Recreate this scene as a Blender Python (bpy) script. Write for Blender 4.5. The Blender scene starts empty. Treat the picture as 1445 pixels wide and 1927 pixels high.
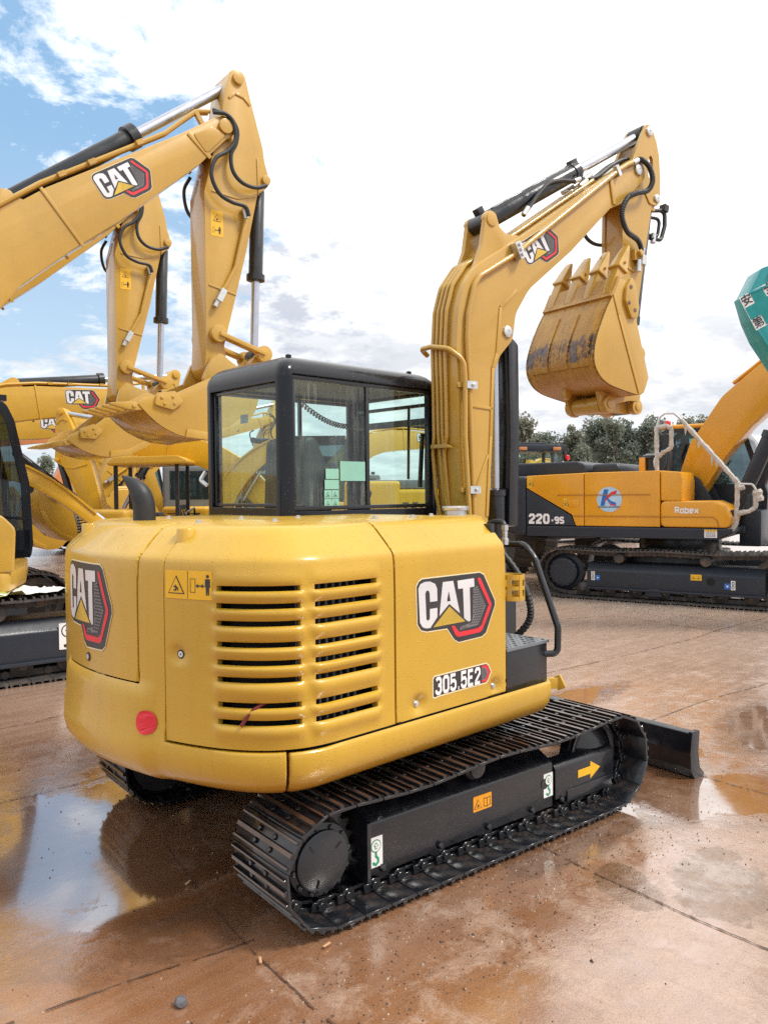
import bpy, bmesh, math, random
from mathutils import Vector, Matrix, noise
random.seed(7)
R = math.radians
V = Vector
for d in (bpy.data.objects, bpy.data.meshes, bpy.data.materials):
    for o in list(d): d.remove(o)
COL = bpy.context.scene.collection

# ------------------------------------------------------------------ mesh builder
EACH = {'side_plate', 'boom_bracket', 'hose_fitting', 'side_cutter', 'arm_bracket', 'pin', 'side_link', 'bolt', 'pipe_bracket', 'hydraulic_hose', 'hydraulic_pipe', 'roof_rib', 'front_guard_bar', 'bucket_ear', 'boom_flange', 'blade_arm', 'wiper', 'boom_foot', 'panel_groove', 'grab_rail', 'torn_wrap', 'lift_arm', 'louvre', 'window', 'port_block', 'power_link', 'roller'}
class MB:
    def __init__(s):
        s.v = []; s.f = []; s.m = []; s.ch = []
    def add(s, vs, fs, mi=0):
        b = len(s.v); s.ch.append((b, len(s.f)))
        s.v += [V(p) for p in vs]
        for f in fs:
            s.f.append([b + i for i in f]); s.m.append(mi)
        return s
    def box(s, x0, x1, y0, y1, z0, z1, mi=0, M=None):
        vs = [V((x, y, z)) for z in (z0, z1) for y in (y0, y1) for x in (x0, x1)]
        if M: vs = [M @ p for p in vs]
        return s.add(vs, [(0, 2, 3, 1), (4, 5, 7, 6), (0, 1, 5, 4), (2, 6, 7, 3), (0, 4, 6, 2), (1, 3, 7, 5)], mi)
    def bar(s, p0, p1, w, h, up=(0, 0, 1), mi=0):
        p0, p1 = V(p0), V(p1); d = (p1 - p0).normalized()
        a = d.cross(V(up)); a = a.normalized() if a.length > 1e-4 else V((1, 0, 0)); b = a.cross(d)
        vs = [p + a * (w / 2 * i) + b * (h / 2 * j) for p in (p0, p1) for i, j in ((-1, -1), (1, -1), (1, 1), (-1, 1))]
        return s.add(vs, [(0, 1, 2, 3), (7, 6, 5, 4), (0, 4, 5, 1), (1, 5, 6, 2), (2, 6, 7, 3), (3, 7, 4, 0)], mi)
    def prism(s, poly, fr, n0, n1, mi=0, caps=True):
        """poly in (a,b); fr=(O,U,W,N)"""
        O, U, W, N = fr; n = len(poly)
        vs = [O + U * a + W * b + N * n0 for a, b in poly] + [O + U * a + W * b + N * n1 for a, b in poly]
        fs = [(i, (i + 1) % n, n + (i + 1) % n, n + i) for i in range(n)]
        if caps: fs += [tuple(range(n))[::-1], tuple(range(n, 2 * n))]
        return s.add(vs, fs, mi)
    def flat(s, poly, fr, n, mi=0):
        O, U, W, N = fr
        return s.add([O + U * a + W * b + N * n for a, b in poly], [tuple(range(len(poly)))], mi)
    def cyl(s, p0, p1, r0, r1=None, n=20, mi=0, caps=True):
        p0, p1 = V(p0), V(p1); r1 = r0 if r1 is None else r1
        d = (p1 - p0).normalized(); a = d.orthogonal().normalized(); b = d.cross(a)
        vs = []
        for p, r in ((p0, r0), (p1, r1)):
            vs += [p + a * (r * math.cos(2 * math.pi * k / n)) + b * (r * math.sin(2 * math.pi * k / n)) for k in range(n)]
        fs = [(i, (i + 1) % n, n + (i + 1) % n, n + i) for i in range(n)]
        if caps: fs += [tuple(range(n))[::-1], tuple(range(n, 2 * n))]
        return s.add(vs, fs, mi)
    def lathe(s, prof, O, axis, n=28, mi=0, caps=True):
        """prof list of (radius, height along axis)"""
        O = V(O); d = V(axis).normalized(); a = d.orthogonal().normalized(); b = d.cross(a)
        vs = []; fs = []
        for r, h in prof:
            vs += [O + d * h + a * (r * math.cos(2 * math.pi * k / n)) + b * (r * math.sin(2 * math.pi * k / n)) for k in range(n)]
        for j in range(len(prof) - 1):
            for i in range(n):
                fs.append((j * n + i, j * n + (i + 1) % n, (j + 1) * n + (i + 1) % n, (j + 1) * n + i))
        if caps: fs.append(tuple(range(n))[::-1]); k = (len(prof) - 1) * n; fs.append(tuple(range(k, k + n)))
        return s.add(vs, fs, mi)
    def tube(s, path, r, n=10, mi=0, caps=True):
        P = [V(p) for p in path]; m = len(P); rr = r if callable(r) else (lambda k: r)
        t = [(P[min(i + 1, m - 1)] - P[max(i - 1, 0)]).normalized() for i in range(m)]
        a = t[0].orthogonal().normalized(); vs = []; fs = []
        for i in range(m):
            a = (a - t[i] * a.dot(t[i])).normalized(); b = t[i].cross(a)
            vs += [P[i] + (a * math.cos(2 * math.pi * k / n) + b * math.sin(2 * math.pi * k / n)) * rr(i) for k in range(n)]
        for j in range(m - 1):
            for i in range(n):
                fs.append((j * n + i, j * n + (i + 1) % n, (j + 1) * n + (i + 1) % n, (j + 1) * n + i))
        if caps: fs += [tuple(range(n))[::-1], tuple(range((m - 1) * n, m * n))]
        return s.add(vs, fs, mi)
    def pieces(s):
        """separate builders for pieces that do not touch each other"""
        n = len(s.ch); ends = s.ch[1:] + [(len(s.v), len(s.f))]; bb = []
        for (v0, f0), (v1, f1) in zip(s.ch, ends):
            P = s.v[v0:v1] or [V((0, 0, 0))]
            bb.append([(min(p[k] for p in P) - .004, max(p[k] for p in P) + .004) for k in range(3)])
        g = list(range(n))
        def find(i):
            while g[i] != i: i = g[i]
            return i
        for i in range(n):
            for j in range(i):
                if all(bb[i][k][0] <= bb[j][k][1] and bb[j][k][0] <= bb[i][k][1] for k in range(3)): g[find(i)] = find(j)
        out = {}
        for i in range(n):
            (v0, f0), (v1, f1) = s.ch[i], ends[i]
            if v1 == v0: continue
            mb = out.setdefault(find(i), MB()); o = len(mb.v) - v0
            mb.v += s.v[v0:v1]; mb.f += [[k + o for k in f] for f in s.f[f0:f1]]; mb.m += s.m[f0:f1]
        return list(out.values())
    def build(s, name, mat, parent=None, **k):
        if name in EACH:
            r = [q._build(name, mat, parent, **k) for q in s.pieces()]; return r[0]
        return s._build(name, mat, parent, **k)
    def _build(s, name, mat, parent=None, bevel=0, seg=2, ang=30, smooth=True, sharp=38, M=None, weld=False):
        me = bpy.data.meshes.new(name); bm = bmesh.new()
        bv = [bm.verts.new(M @ p if M else p) for p in s.v]
        for f, mi in zip(s.f, s.m):
            try:
                fc = bm.faces.new([bv[i] for i in f]); fc.material_index = mi; fc.smooth = smooth
            except ValueError: pass
        if weld: bmesh.ops.remove_doubles(bm, verts=bm.verts[:], dist=1e-5)
        bmesh.ops.recalc_face_normals(bm, faces=bm.faces[:])
        if bevel:
            es = [e for e in bm.edges if len(e.link_faces) == 2 and e.calc_face_angle(0) > R(ang)]
            if es:
                bmesh.ops.bevel(bm, geom=es, offset=bevel, offset_type='OFFSET', segments=seg, profile=.6, affect='EDGES', clamp_overlap=True)
        for f in bm.faces: f.smooth = smooth
        bm.to_mesh(me); bm.free()
        if smooth: me.set_sharp_from_angle(angle=R(sharp))
        for x in (mat if isinstance(mat, (list, tuple)) else [mat]): me.materials.append(x)
        return link(name, me, parent)

def link(name, me, parent=None):
    o = bpy.data.objects.new(name, me); COL.objects.link(o)
    if parent: o.parent = parent
    return o
def tag(o, label=None, cat=None, group=None, kind=None):
    if label: o['label'] = label
    if cat: o['category'] = cat
    if group: o['group'] = group
    if kind: o['kind'] = kind
    return o
def thing(name, label, cat, loc=(0, 0, 0), rz=0, group=None):
    o = bpy.data.objects.new(name, None); COL.objects.link(o); o.empty_display_size = .3
    o.location = loc; o.rotation_euler = (0, 0, rz)
    return tag(o, label, cat, group)
def copy_tree(o, parent=None):
    c = o.copy(); COL.objects.link(c)
    if parent: c.parent = parent
    for ch in list(o.children): copy_tree(ch, c)
    return c
def fillet(pts, rad, seg=6):
    """polyline with rounded corners; works in 2D or 3D"""
    P = [V(p) for p in pts]; out = [P[0]]
    for i in range(1, len(P) - 1):
        a, b, c = P[i - 1], P[i], P[i + 1]; r = rad[i] if isinstance(rad, (list, tuple)) else rad
        u, w = (a - b), (c - b); lu, lw = u.length, w.length
        if lu < 1e-6 or lw < 1e-6: continue
        u /= lu; w /= lw; th = u.angle(w)
        if th > math.pi - .03 or r <= 0: out.append(b); continue
        t = min(r / math.tan(th / 2), lu * .48, lw * .48)
        p, q = b + u * t, b + w * t
        for k in range(seg + 1):
            f = k / seg; out.append(p * (1 - f) ** 2 + b * 2 * f * (1 - f) + q * f * f)
    out.append(P[-1]); return out
def rpoly(pts, rad, seg=5):
    """closed polygon with rounded corners (2D)"""
    n = len(pts); out = []
    for i in range(n):
        a, b, c = V(pts[i - 1]), V(pts[i]), V(pts[(i + 1) % n]); r = rad[i] if isinstance(rad, (list, tuple)) else rad
        u, w = a - b, c - b; lu, lw = u.length, w.length; u = u / lu; w = w / lw
        th = u.angle(w)
        if r <= 0 or th > math.pi - .05: out.append(b); continue
        t = min(r / math.tan(th / 2), lu * .48, lw * .48); p, q = b + u * t, b + w * t
        for k in range(seg + 1):
            f = k / seg; out.append(p * (1 - f) ** 2 + b * 2 * f * (1 - f) + q * f * f)
    return [tuple(p) for p in out]
def spline(pts, n=8):
    P = [V(p) for p in pts]; Q = [P[0] * 2 - P[1]] + P + [P[-1] * 2 - P[-2]]; out = []
    for i in range(1, len(Q) - 2):
        a, b, c, d = Q[i - 1:i + 3]
        for k in range(n):
            t = k / n
            out.append(.5 * ((2 * b) + (c - a) * t + (2 * a - 5 * b + 4 * c - d) * t * t + (3 * b - a - 3 * c + d) * t ** 3))
    out.append(P[-1]); return out
def circ(cx, cz, r, n=20, a0=0, a1=360):
    return [(cx + r * math.cos(R(a0 + (a1 - a0) * k / n)), cz + r * math.sin(R(a0 + (a1 - a0) * k / n))) for k in range(n if a1 - a0 == 360 else n + 1)]
def sm(t): t = max(0, min(1, t)); return t * t * (3 - 2 * t)
XZ = (V((0, 0, 0)), V((1, 0, 0)), V((0, 0, 1)), V((0, 1, 0)))     # side plane of a machine: a=x, b=z, n=y

# ------------------------------------------------------------------ materials
class NT:
    def __init__(s, name):
        s.mat = bpy.data.materials.new(name); s.mat.use_nodes = True; s.t = s.mat.node_tree
        s.t.nodes.clear(); s.out = s.n('ShaderNodeOutputMaterial')
    def n(s, typ, **kw):
        nd = s.t.nodes.new(typ)
        for k, v in kw.items():
            if k.startswith('i_'):
                key = k[2:]; key = int(key) if key.isdigit() else key.replace('_', ' ')
                nd.inputs[key].default_value = v
            else: setattr(nd, k, v)
        return nd
    def l(s, a, b): s.t.links.new(a, b); return b
    def coord(s, scale=(1, 1, 1), which='Object', rot=0):
        tc = s.n('ShaderNodeTexCoord'); mp = s.n('ShaderNodeMapping'); mp.inputs['Scale'].default_value = scale
        mp.inputs['Rotation'].default_value = (0, 0, rot)
        s.l(tc.outputs[which], mp.inputs['Vector']); return mp.outputs['Vector']
    def noise(s, vec, scale, detail=4, rough=.55, dist=0):
        nd = s.n('ShaderNodeTexNoise'); nd.inputs['Scale'].default_value = scale; nd.inputs['Detail'].default_value = detail
        nd.inputs['Roughness'].default_value = rough; nd.inputs['Distortion'].default_value = dist
        s.l(vec, nd.inputs['Vector']); return nd.outputs['Fac']
    def ramp(s, fac, stops):
        nd = s.n('ShaderNodeValToRGB'); cr = nd.color_ramp
        while len(cr.elements) < len(stops): cr.elements.new(.5)
        for e, (p, c) in zip(cr.elements, stops):
            e.position = p; e.color = (c, c, c, 1) if isinstance(c, (int, float)) else (*c, 1)
        s.l(fac, nd.inputs['Fac']); return nd.outputs['Color']
    def mix(s, fac, a, b, mode='MIX'):
        nd = s.n('ShaderNodeMix', data_type='RGBA', blend_type=mode)
        for v, k in ((fac, 0), (a, 6), (b, 7)):
            if hasattr(v, 'is_linked') or hasattr(v, 'node'): s.l(v, nd.inputs[k])
            elif isinstance(v, (int, float)): nd.inputs[k].default_value = v if k == 0 else (v, v, v, 1)
            else: nd.inputs[k].default_value = (*v, 1)
        return nd.outputs[2]
    def math(s, op, a, b=0, clamp=False):
        nd = s.n('ShaderNodeMath', operation=op, use_clamp=clamp)
        for v, k in ((a, 0), (b, 1)):
            if hasattr(v, 'node'): s.l(v, nd.inputs[k])
            else: nd.inputs[k].default_value = v
        return nd.outputs[0]
    def bsdf(s, **kw):
        nd = s.n('ShaderNodeBsdfPrincipled')
        for k, v in kw.items():
            key = k.replace('_', ' ')
            if hasattr(v, 'node'): s.l(v, nd.inputs[key])
            else: nd.inputs[key].default_value = (*v, 1) if isinstance(v, tuple) and len(v) == 3 else v
        s.l(nd.outputs[0], s.out.inputs[0]); return nd
    def bump(s, h, strength, dist=.01, prev=None):
        nd = s.n('ShaderNodeBump'); nd.inputs['Strength'].default_value = strength; nd.inputs['Distance'].default_value = dist
        s.l(h, nd.inputs['Height'])
        if prev: s.l(prev, nd.inputs['Normal'])
        return nd.outputs[0]

def paint(name, col, dark=.82, rough=.32, wet=True, coat=.35, dirt=(.30, .21, .12), dirt_amt=.22, streak=True, spec=.5):
    """weathered machine paint: slow tone drift, rain streaks, dust and (wet) standing water drops"""
    m = NT(name); ob = m.coord()
    big = m.noise(ob, 1.6, 3); st = m.noise(m.coord((14, 14, 1.1)), 2.2, 5, .6); fine = m.noise(ob, 60, 3)
    c = m.mix(m.ramp(big, [(.3, 0), (.75, 1)]), tuple(x * dark for x in col), col)
    if streak: c = m.mix(m.math('MULTIPLY', m.ramp(st, [(.5, 0), (.8, 1)]), dirt_amt * 1.3), c, tuple(x * .72 for x in col))
    c = m.mix(m.math('MULTIPLY', m.ramp(m.noise(ob, 5, 6, .7), [(.55, 0), (.85, 1)]), dirt_amt), c, dirt)
    rg = m.math('ADD', m.math('MULTIPLY', st, .22), rough - .11)
    bp = m.bump(m.noise(ob, 3.2, 2, .5), .10, .02); bp = m.bump(fine, .03, .002, bp)
    if wet:
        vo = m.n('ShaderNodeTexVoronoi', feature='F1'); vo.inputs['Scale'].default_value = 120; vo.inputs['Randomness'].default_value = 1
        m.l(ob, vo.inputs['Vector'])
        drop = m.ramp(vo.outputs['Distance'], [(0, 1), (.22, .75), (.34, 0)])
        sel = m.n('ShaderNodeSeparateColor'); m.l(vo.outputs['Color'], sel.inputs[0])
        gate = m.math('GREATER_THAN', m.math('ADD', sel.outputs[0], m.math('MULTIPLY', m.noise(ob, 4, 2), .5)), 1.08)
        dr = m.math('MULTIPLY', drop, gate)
        bp = m.bump(dr, .6, .004, bp)
        rg = m.math('SUBTRACT', rg, m.math('MULTIPLY', dr, .25), True)
        c = m.mix(m.math('MULTIPLY', dr, .22), c, tuple(min(1, x * 1.5 + .05) for x in col))  # drops lightened in the base colour too, a painted glint
    m.bsdf(Base_Color=c, Roughness=rg, Normal=bp, Coat_Weight=coat, Coat_Roughness=.07, Specular_IOR_Level=spec)
    return m.mat
def plain(name, col, rough=.5, metal=0, coat=0, var=.15, scale=8, bump=0, bscale=40, spec=.5):
    m = NT(name); ob = m.coord(); nz = m.noise(ob, scale, 5, .6)
    c = m.mix(m.ramp(nz, [(.3, 0), (.7, 1)]), tuple(x * (1 - var) for x in col), tuple(min(1, x * (1 + var)) for x in col))
    kw = dict(Base_Color=c, Roughness=m.math('ADD', m.math('MULTIPLY', nz, .2), rough - .1, True), Metallic=metal, Coat_Weight=coat, Specular_IOR_Level=spec)
    if bump: kw['Normal'] = m.bump(m.noise(ob, bscale, 4), bump, .004)
    m.bsdf(**kw); return m.mat
def blacksteel(name, col=(.007, .008, .012), rough=.28, dirt=.25, dcol=(.09, .055, .035), wet=True, bmp=.35):
    """black painted steel with mud film, wet glints"""
    m = NT(name); ob = m.coord(); a = m.noise(ob, 6, 6, .65); b = m.noise(ob, 35, 4, .6)
    c = m.mix(m.math('MULTIPLY', m.ramp(a, [(.5, 0), (.8, 1)]), dirt), col, dcol)
    rg = m.math('ADD', m.math('MULTIPLY', m.ramp(a, [(.35, 0), (.75, 1)]), .35), rough - .12)
    bp = m.bump(b, bmp if wet else .15, .004)
    m.bsdf(Base_Color=c, Roughness=rg, Normal=bp, Coat_Weight=.3 if wet else .1, Coat_Roughness=.1); return m.mat
def glassmat(name, tint=(.70, .86, .82), dirt=.35, refl=.9, veil=.0):
    """thin tinted pane with rain streaks"""
    m = NT(name); tr = m.n('ShaderNodeBsdfTransparent'); tr.inputs[0].default_value = (*tint, 1)
    gl = m.n('ShaderNodeBsdfGlossy'); gl.inputs['Roughness'].default_value = .03
    fr = m.n('ShaderNodeFresnel'); ge = m.n('ShaderNodeNewGeometry'); m.l(m.math('SUBTRACT', 1.5, m.math('MULTIPLY', ge.outputs['Backfacing'], .8333)), fr.inputs[0])
    lw = m.math('ADD', m.math('MULTIPLY', fr.outputs[0], refl), veil, True)
    mx = m.n('ShaderNodeMixShader'); m.l(lw, mx.inputs[0]); m.l(tr.outputs[0], mx.inputs[1]); m.l(gl.outputs[0], mx.inputs[2])
    st = m.noise(m.coord((22, 22, 1.4)), 2.4, 6, .65); bl = m.noise(m.coord(), 2.2, 3)
    d = m.math('MULTIPLY', m.math('MULTIPLY', m.ramp(st, [(.50, 0), (.78, 1)]), m.ramp(bl, [(.35, .1), (.65, 1)])), dirt)
    df = m.n('ShaderNodeBsdfDiffuse'); df.inputs[0].default_value = (.62, .66, .62, 1)
    m2 = m.n('ShaderNodeMixShader'); m.l(d, m2.inputs[0]); m.l(mx.outputs[0], m2.inputs[1]); m.l(df.outputs[0], m2.inputs[2])
    m.l(m2.outputs[0], m.out.inputs[0]); return m.mat

YEL = (.60, .362, .034)
M = {}
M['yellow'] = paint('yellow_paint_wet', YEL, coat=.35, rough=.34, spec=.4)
M['yellow_dry'] = paint('yellow_paint_dry', (.57, .338, .050), wet=False, coat=.5, rough=.36, dirt_amt=.22)
M['yellow_far'] = paint('yellow_paint_far', (.60, .345, .035), wet=False, coat=.1, rough=.42, dirt_amt=.25)
M['yellow_bright'] = paint('bright_yellow_paint', (.72, .40, .015), wet=False, coat=.2, rough=.36)
M['orange'] = paint('orange_paint', (.80, .365, .012), wet=False, coat=.3, rough=.3, dirt_amt=.1)
M['salmon'] = paint('faded_orange_paint', (.62, .24, .09), wet=False, coat=.1, rough=.45)
M['teal'] = paint('teal_paint', (.012, .32, .34), wet=False, coat=.2, rough=.38, dirt_amt=.08)
M['navy'] = paint('dark_navy_paint', (.022, .028, .040), wet=False, coat=.08, rough=.46, spec=.4, dirt=(.12, .10, .09), dirt_amt=.12)
M['grey_paint'] = paint('grey_paint', (.16, .18, .20), wet=False, coat=.2, rough=.4, dirt_amt=.15)
M['black'] = blacksteel('black_steel', dirt=.3, dcol=(.06, .042, .032), bmp=.55)
M['black_dry'] = blacksteel('black_steel_dry', (.016, .018, .022), .35, .3, wet=False)
M['cabblack'] = paint('cab_black_paint', (.0035, .005, .010), wet=True, coat=.25, rough=.22, dirt=(.02, .02, .025), dirt_amt=.05, spec=.3)
M['track'] = blacksteel('track_steel', (.008, .009, .012), .28, .6, (.075, .043, .026))
M['track_far'] = blacksteel('track_steel_dusty', (.05, .045, .043), .55, .9, (.20, .15, .11), wet=False)
M['rust'] = blacksteel('rusty_grouser', (.105, .054, .031), .26, .75, (.035, .028, .024))
M['chrome'] = plain('chrome_rod', (.50, .51, .57), .30, 1, var=.08)
M['zinc'] = plain('zinc_fitting', (.62, .62, .62), .34, .85, var=.12, scale=30)
M['rubber'] = plain('rubber_hose', (.018, .018, .02), .5, var=.3, scale=30)
M['tyre'] = plain('tyre_rubber', (.035, .03, .027), .75, var=.35, scale=12, bump=.4)
M['seat'] = plain('seat_vinyl', (.02, .022, .024), .5, var=.25, bump=.2)
M['inside'] = plain('engine_bay_dark', (.006, .006, .006), .8, var=.3)
M['headliner'] = plain('grey_headliner', (.20, .22, .22), .7)
M['dark_red'] = plain('dark_red_hose', (.13, .012, .012), .5)
M['glass'] = glassmat('cab_glass', (.84, 1.0, .95), .34, 1, .025)
M['glass_dark'] = glassmat('dark_cab_glass', (.32, .40, .42), .12)
M['glass_clear'] = glassmat('clear_cab_glass', (.84, .95, .92), .15)
M['silver'] = plain('silver_letter', (.70, .70, .72), .4, .25, var=.1, scale=3)
M['white'] = plain('white_print', (.80, .80, .80), .5, var=.04)
M['cream'] = plain('cream_outline', (.80, .70, .45), .5, var=.05)
M['ink'] = plain('dark_print', (.030, .028, .030), .4, var=.2)
M['gold'] = plain('gold_triangle', (.62, .42, .06), .4, .2, var=.22, scale=5)
M['red'] = plain('red_print', (.70, .028, .045), .4, var=.1)
M['mesh_grey'] = plain('mesh_grey_print', (.16, .155, .16), .4, var=.2)
M['sign_yellow'] = plain('sign_yellow', (.80, .46, .02), .45, var=.05)
M['sign_orange'] = plain('sign_orange', (.82, .34, .015), .45, var=.05)
M['green'] = plain('green_print', (.02, .28, .13), .45, var=.05)
M['blue'] = plain('blue_print', (.02, .15, .50), .45, var=.1)
M['sky_blue'] = plain('pale_blue_print', (.42, .62, .80), .45, var=.15, scale=4)
M['mint'] = plain('mint_sticker', (.24, .50, .42), .5, var=.05)
M['red_lens'] = plain('red_lens', (.75, .01, .02), .2, var=.05, coat=.5)
M['wrap'] = plain('foam_wrap', (.52, .48, .43), .8, var=.25, scale=14, bump=.8, bscale=25)
M['cloth_white'] = plain('white_cloth', (.75, .75, .73), .9, var=.08, bump=.3)
M['cloth_blue'] = plain('blue_cloth', (.05, .10, .55), .8, var=.2)
M['cloth_olive'] = plain('olive_cloth', (.35, .36, .10), .9, var=.2)
M['stone'] = plain('grey_stone', (.09, .09, .10), .6, var=.3, bump=.6)
M['wood'] = plain('pale_wood_chip', (.55, .32, .17), .7, var=.2)
M['bark'] = plain('tree_bark', (.06, .045, .035), .9, var=.3, bump=.5)
def leafmat(name, a, b):
    m = NT(name); ob = m.coord(); nz = m.noise(ob, 1.1, 4); oi = m.n('ShaderNodeObjectInfo')
    c = m.mix(m.ramp(nz, [(.3, 0), (.7, 1)]), a, b)
    b = m.bsdf(Base_Color=c, Roughness=.6); tl = m.n('ShaderNodeBsdfTranslucent'); m.l(c, tl.inputs[0]); mx = m.n('ShaderNodeMixShader'); mx.inputs[0].default_value = .42
    m.l(b.outputs[0], mx.inputs[1]); m.l(tl.outputs[0], mx.inputs[2]); m.l(mx.outputs[0], m.out.inputs[0]); return m.mat
M['leaf_dark'] = leafmat('leaf_dark', (.135, .160, .135), (.20, .235, .18))  # distance haze is mixed into all three leaf colours, paler and greyer
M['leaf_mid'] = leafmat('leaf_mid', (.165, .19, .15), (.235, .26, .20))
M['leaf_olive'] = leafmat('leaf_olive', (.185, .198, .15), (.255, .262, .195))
def bucketmat():
    """yellow paint scraped to dark steel with rust streaks, worst round the belly of the bucket"""
    m = NT('worn_bucket_paint'); ob = m.coord((1, 1, 1), 'UV'); oo = m.coord()
    sx = m.n('ShaderNodeSeparateXYZ'); m.l(ob, sx.inputs[0])
    nz = m.noise(m.coord((5, 7, 1), 'UV'), 1.0, 8, .7, .6); stv = m.noise(m.coord((40, 3.5, 1), 'UV'), 1.0, 6, .7, .3); fine = m.noise(oo, 34, 7, .75); scr = m.noise(m.coord((95, 5, 1), 'UV', R(7)), 1.0, 5, .75)
    base = m.mix(m.ramp(nz, [(.35, 0), (.7, 1)]), (.44, .235, .050), (.60, .36, .075))
    base = m.mix(m.math('MULTIPLY', m.ramp(stv, [(.45, 0), (.66, 1)]), .6), base, (.33, .165, .05))
    base = m.mix(m.math('MULTIPLY', m.ramp(fine, [(.56, 0), (.66, 1)]), .7), base, (.15, .085, .045))
    base = m.mix(m.math('MULTIPLY', m.ramp(scr, [(.58, 0), (.66, 1)]), .7), base, (.09, .06, .045))
    band = m.ramp(sx.outputs[1], [(.42, 0), (.50, .9), (.58, .97), (.68, .6), (.80, .3), (1, .5)])
    mixn = m.math('ADD', m.math('MULTIPLY', nz, .65), m.math('MULTIPLY', stv, .35))
    w = m.ramp(m.math('MULTIPLY', band, m.math('ADD', mixn, m.math('MULTIPLY', m.math('SUBTRACT', fine, .5), .5))), [(.40, 0), (.475, 1)])
    steel = m.mix(m.ramp(fine, [(.4, 0), (.6, 1)]), (.035, .032, .042), m.mix(m.ramp(nz, [(.45, 0), (.6, 1)]), (.12, .065, .045), (.17, .16, .18)))
    c = m.mix(w, base, steel)
    m.bsdf(Base_Color=c, Roughness=m.ramp(w, [(0, .42), (1, .30)]), Metallic=m.math('MULTIPLY', w, .6), Normal=m.bump(m.math('ADD', fine, m.math('MULTIPLY', w, -.4)), .35, .005)); return m.mat
M['bucket'] = bucketmat()
# ------------------------------------------------------------------ camera
sc = bpy.context.scene
sc.view_settings.view_transform = 'Standard'; sc.view_settings.look = 'None'; sc.view_settings.exposure = 0
sc.cycles.max_bounces = 8; sc.cycles.transparent_max_bounces = 24; sc.cycles.caustics_reflective = False; sc.cycles.caustics_refractive = False
sc.cycles.sample_clamp_indirect = 6; sc.cycles.use_denoising = False
cam = bpy.data.cameras.new('camera'); co = bpy.data.objects.new('camera', cam); COL.objects.link(co); sc.camera = co
cam.sensor_fit = 'VERTICAL'; cam.sensor_height = 36; cam.lens = 36 * 1490 / 1927; cam.clip_end = 2000; cam.clip_start = .05
yaw, pit, rol = R(46.3), R(1.42), R(-.55)
fw = V((math.cos(yaw) * math.cos(pit), math.sin(yaw) * math.cos(pit), -math.sin(pit)))
r0 = V((math.sin(yaw), -math.cos(yaw), 0)); u0 = r0.cross(fw)
rt = r0 * math.cos(rol) + u0 * math.sin(rol); up = u0 * math.cos(rol) - r0 * math.sin(rol)
mw = Matrix((rt, up, -fw)).transposed().to_4x4(); mw.translation = V((-2.9065, -3.1579, 1.67)); co.matrix_world = mw

# ------------------------------------------------------------------ daylight: hazy sun through cloud
SUN_EL, SUN_AZ = R(52), R(-62)          # azimuth measured from +X, counter-clockwise
sd = V((math.cos(SUN_EL) * math.cos(SUN_AZ), math.cos(SUN_EL) * math.sin(SUN_AZ), math.sin(SUN_EL)))
sl = bpy.data.lights.new('sun', 'SUN'); so = bpy.data.objects.new('sun', sl); COL.objects.link(so)
sl.energy = 3.1; sl.angle = R(12); sl.color = (1, .95, .87); so.rotation_euler = sd.to_track_quat('Z', 'Y').to_euler()
w = bpy.data.worlds.new('World'); sc.world = w; w.use_nodes = True; nt = w.node_tree; nt.nodes.clear()
W = NT.__new__(NT); W.t = nt; W.mat = None; W.out = nt.nodes.new('ShaderNodeOutputWorld')
sky = W.n('ShaderNodeTexSky', sky_type='NISHITA', sun_disc=False, sun_elevation=SUN_EL, sun_rotation=math.pi / 2 - SUN_AZ, air_density=1.0, dust_density=.6, ozone_density=1.2)
tc = W.n('ShaderNodeTexCoord'); sp = W.n('ShaderNodeSeparateXYZ'); W.l(tc.outputs['Generated'], sp.inputs[0])
zc = W.math('ADD', W.math('MAXIMUM', sp.outputs[2], 0), .22)
cb = W.n('ShaderNodeCombineXYZ'); W.l(W.math('DIVIDE', sp.outputs[0], zc), cb.inputs[0]); W.l(W.math('DIVIDE', sp.outputs[1], zc), cb.inputs[1])
pl = cb.outputs[0]
def dotd(x, y, z):
    n = W.n('ShaderNodeVectorMath', operation='DOT_PRODUCT'); d = V((x, y, z)).normalized(); n.inputs[1].default_value = d
    W.l(tc.outputs['Generated'], n.inputs[0]); return n.outputs['Value']
c1 = W.noise(pl, 4.2, 9, .66, .2); c2 = W.noise(pl, 1.3, 3, .5)
blue = W.ramp(dotd(.19, .90, .40), [(.885, 0), (.985, 1)])                 # thinner cloud to the north: blue shows between the puffs
lowblue = W.ramp(dotd(.30, .92, .14), [(.93, 0), (.99, 1)])
cov = W.math('ADD', W.math('ADD', W.math('MULTIPLY', c1, 1.05), W.math('MULTIPLY', c2, .35)), W.math('MULTIPLY', blue, -.225))
back = W.ramp(dotd(-.74, -.60, .32), [(.0, 0), (.62, 1)])                   # the sky behind the camera is clearer
cov = W.math('ADD', W.math('ADD', cov, .09), W.math('ADD', W.math('MULTIPLY', lowblue, -.15), W.math('MULTIPLY', back, -.17)))
mask = W.ramp(cov, [(.50, 0), (.58, .55), (.68, 1)])
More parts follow.
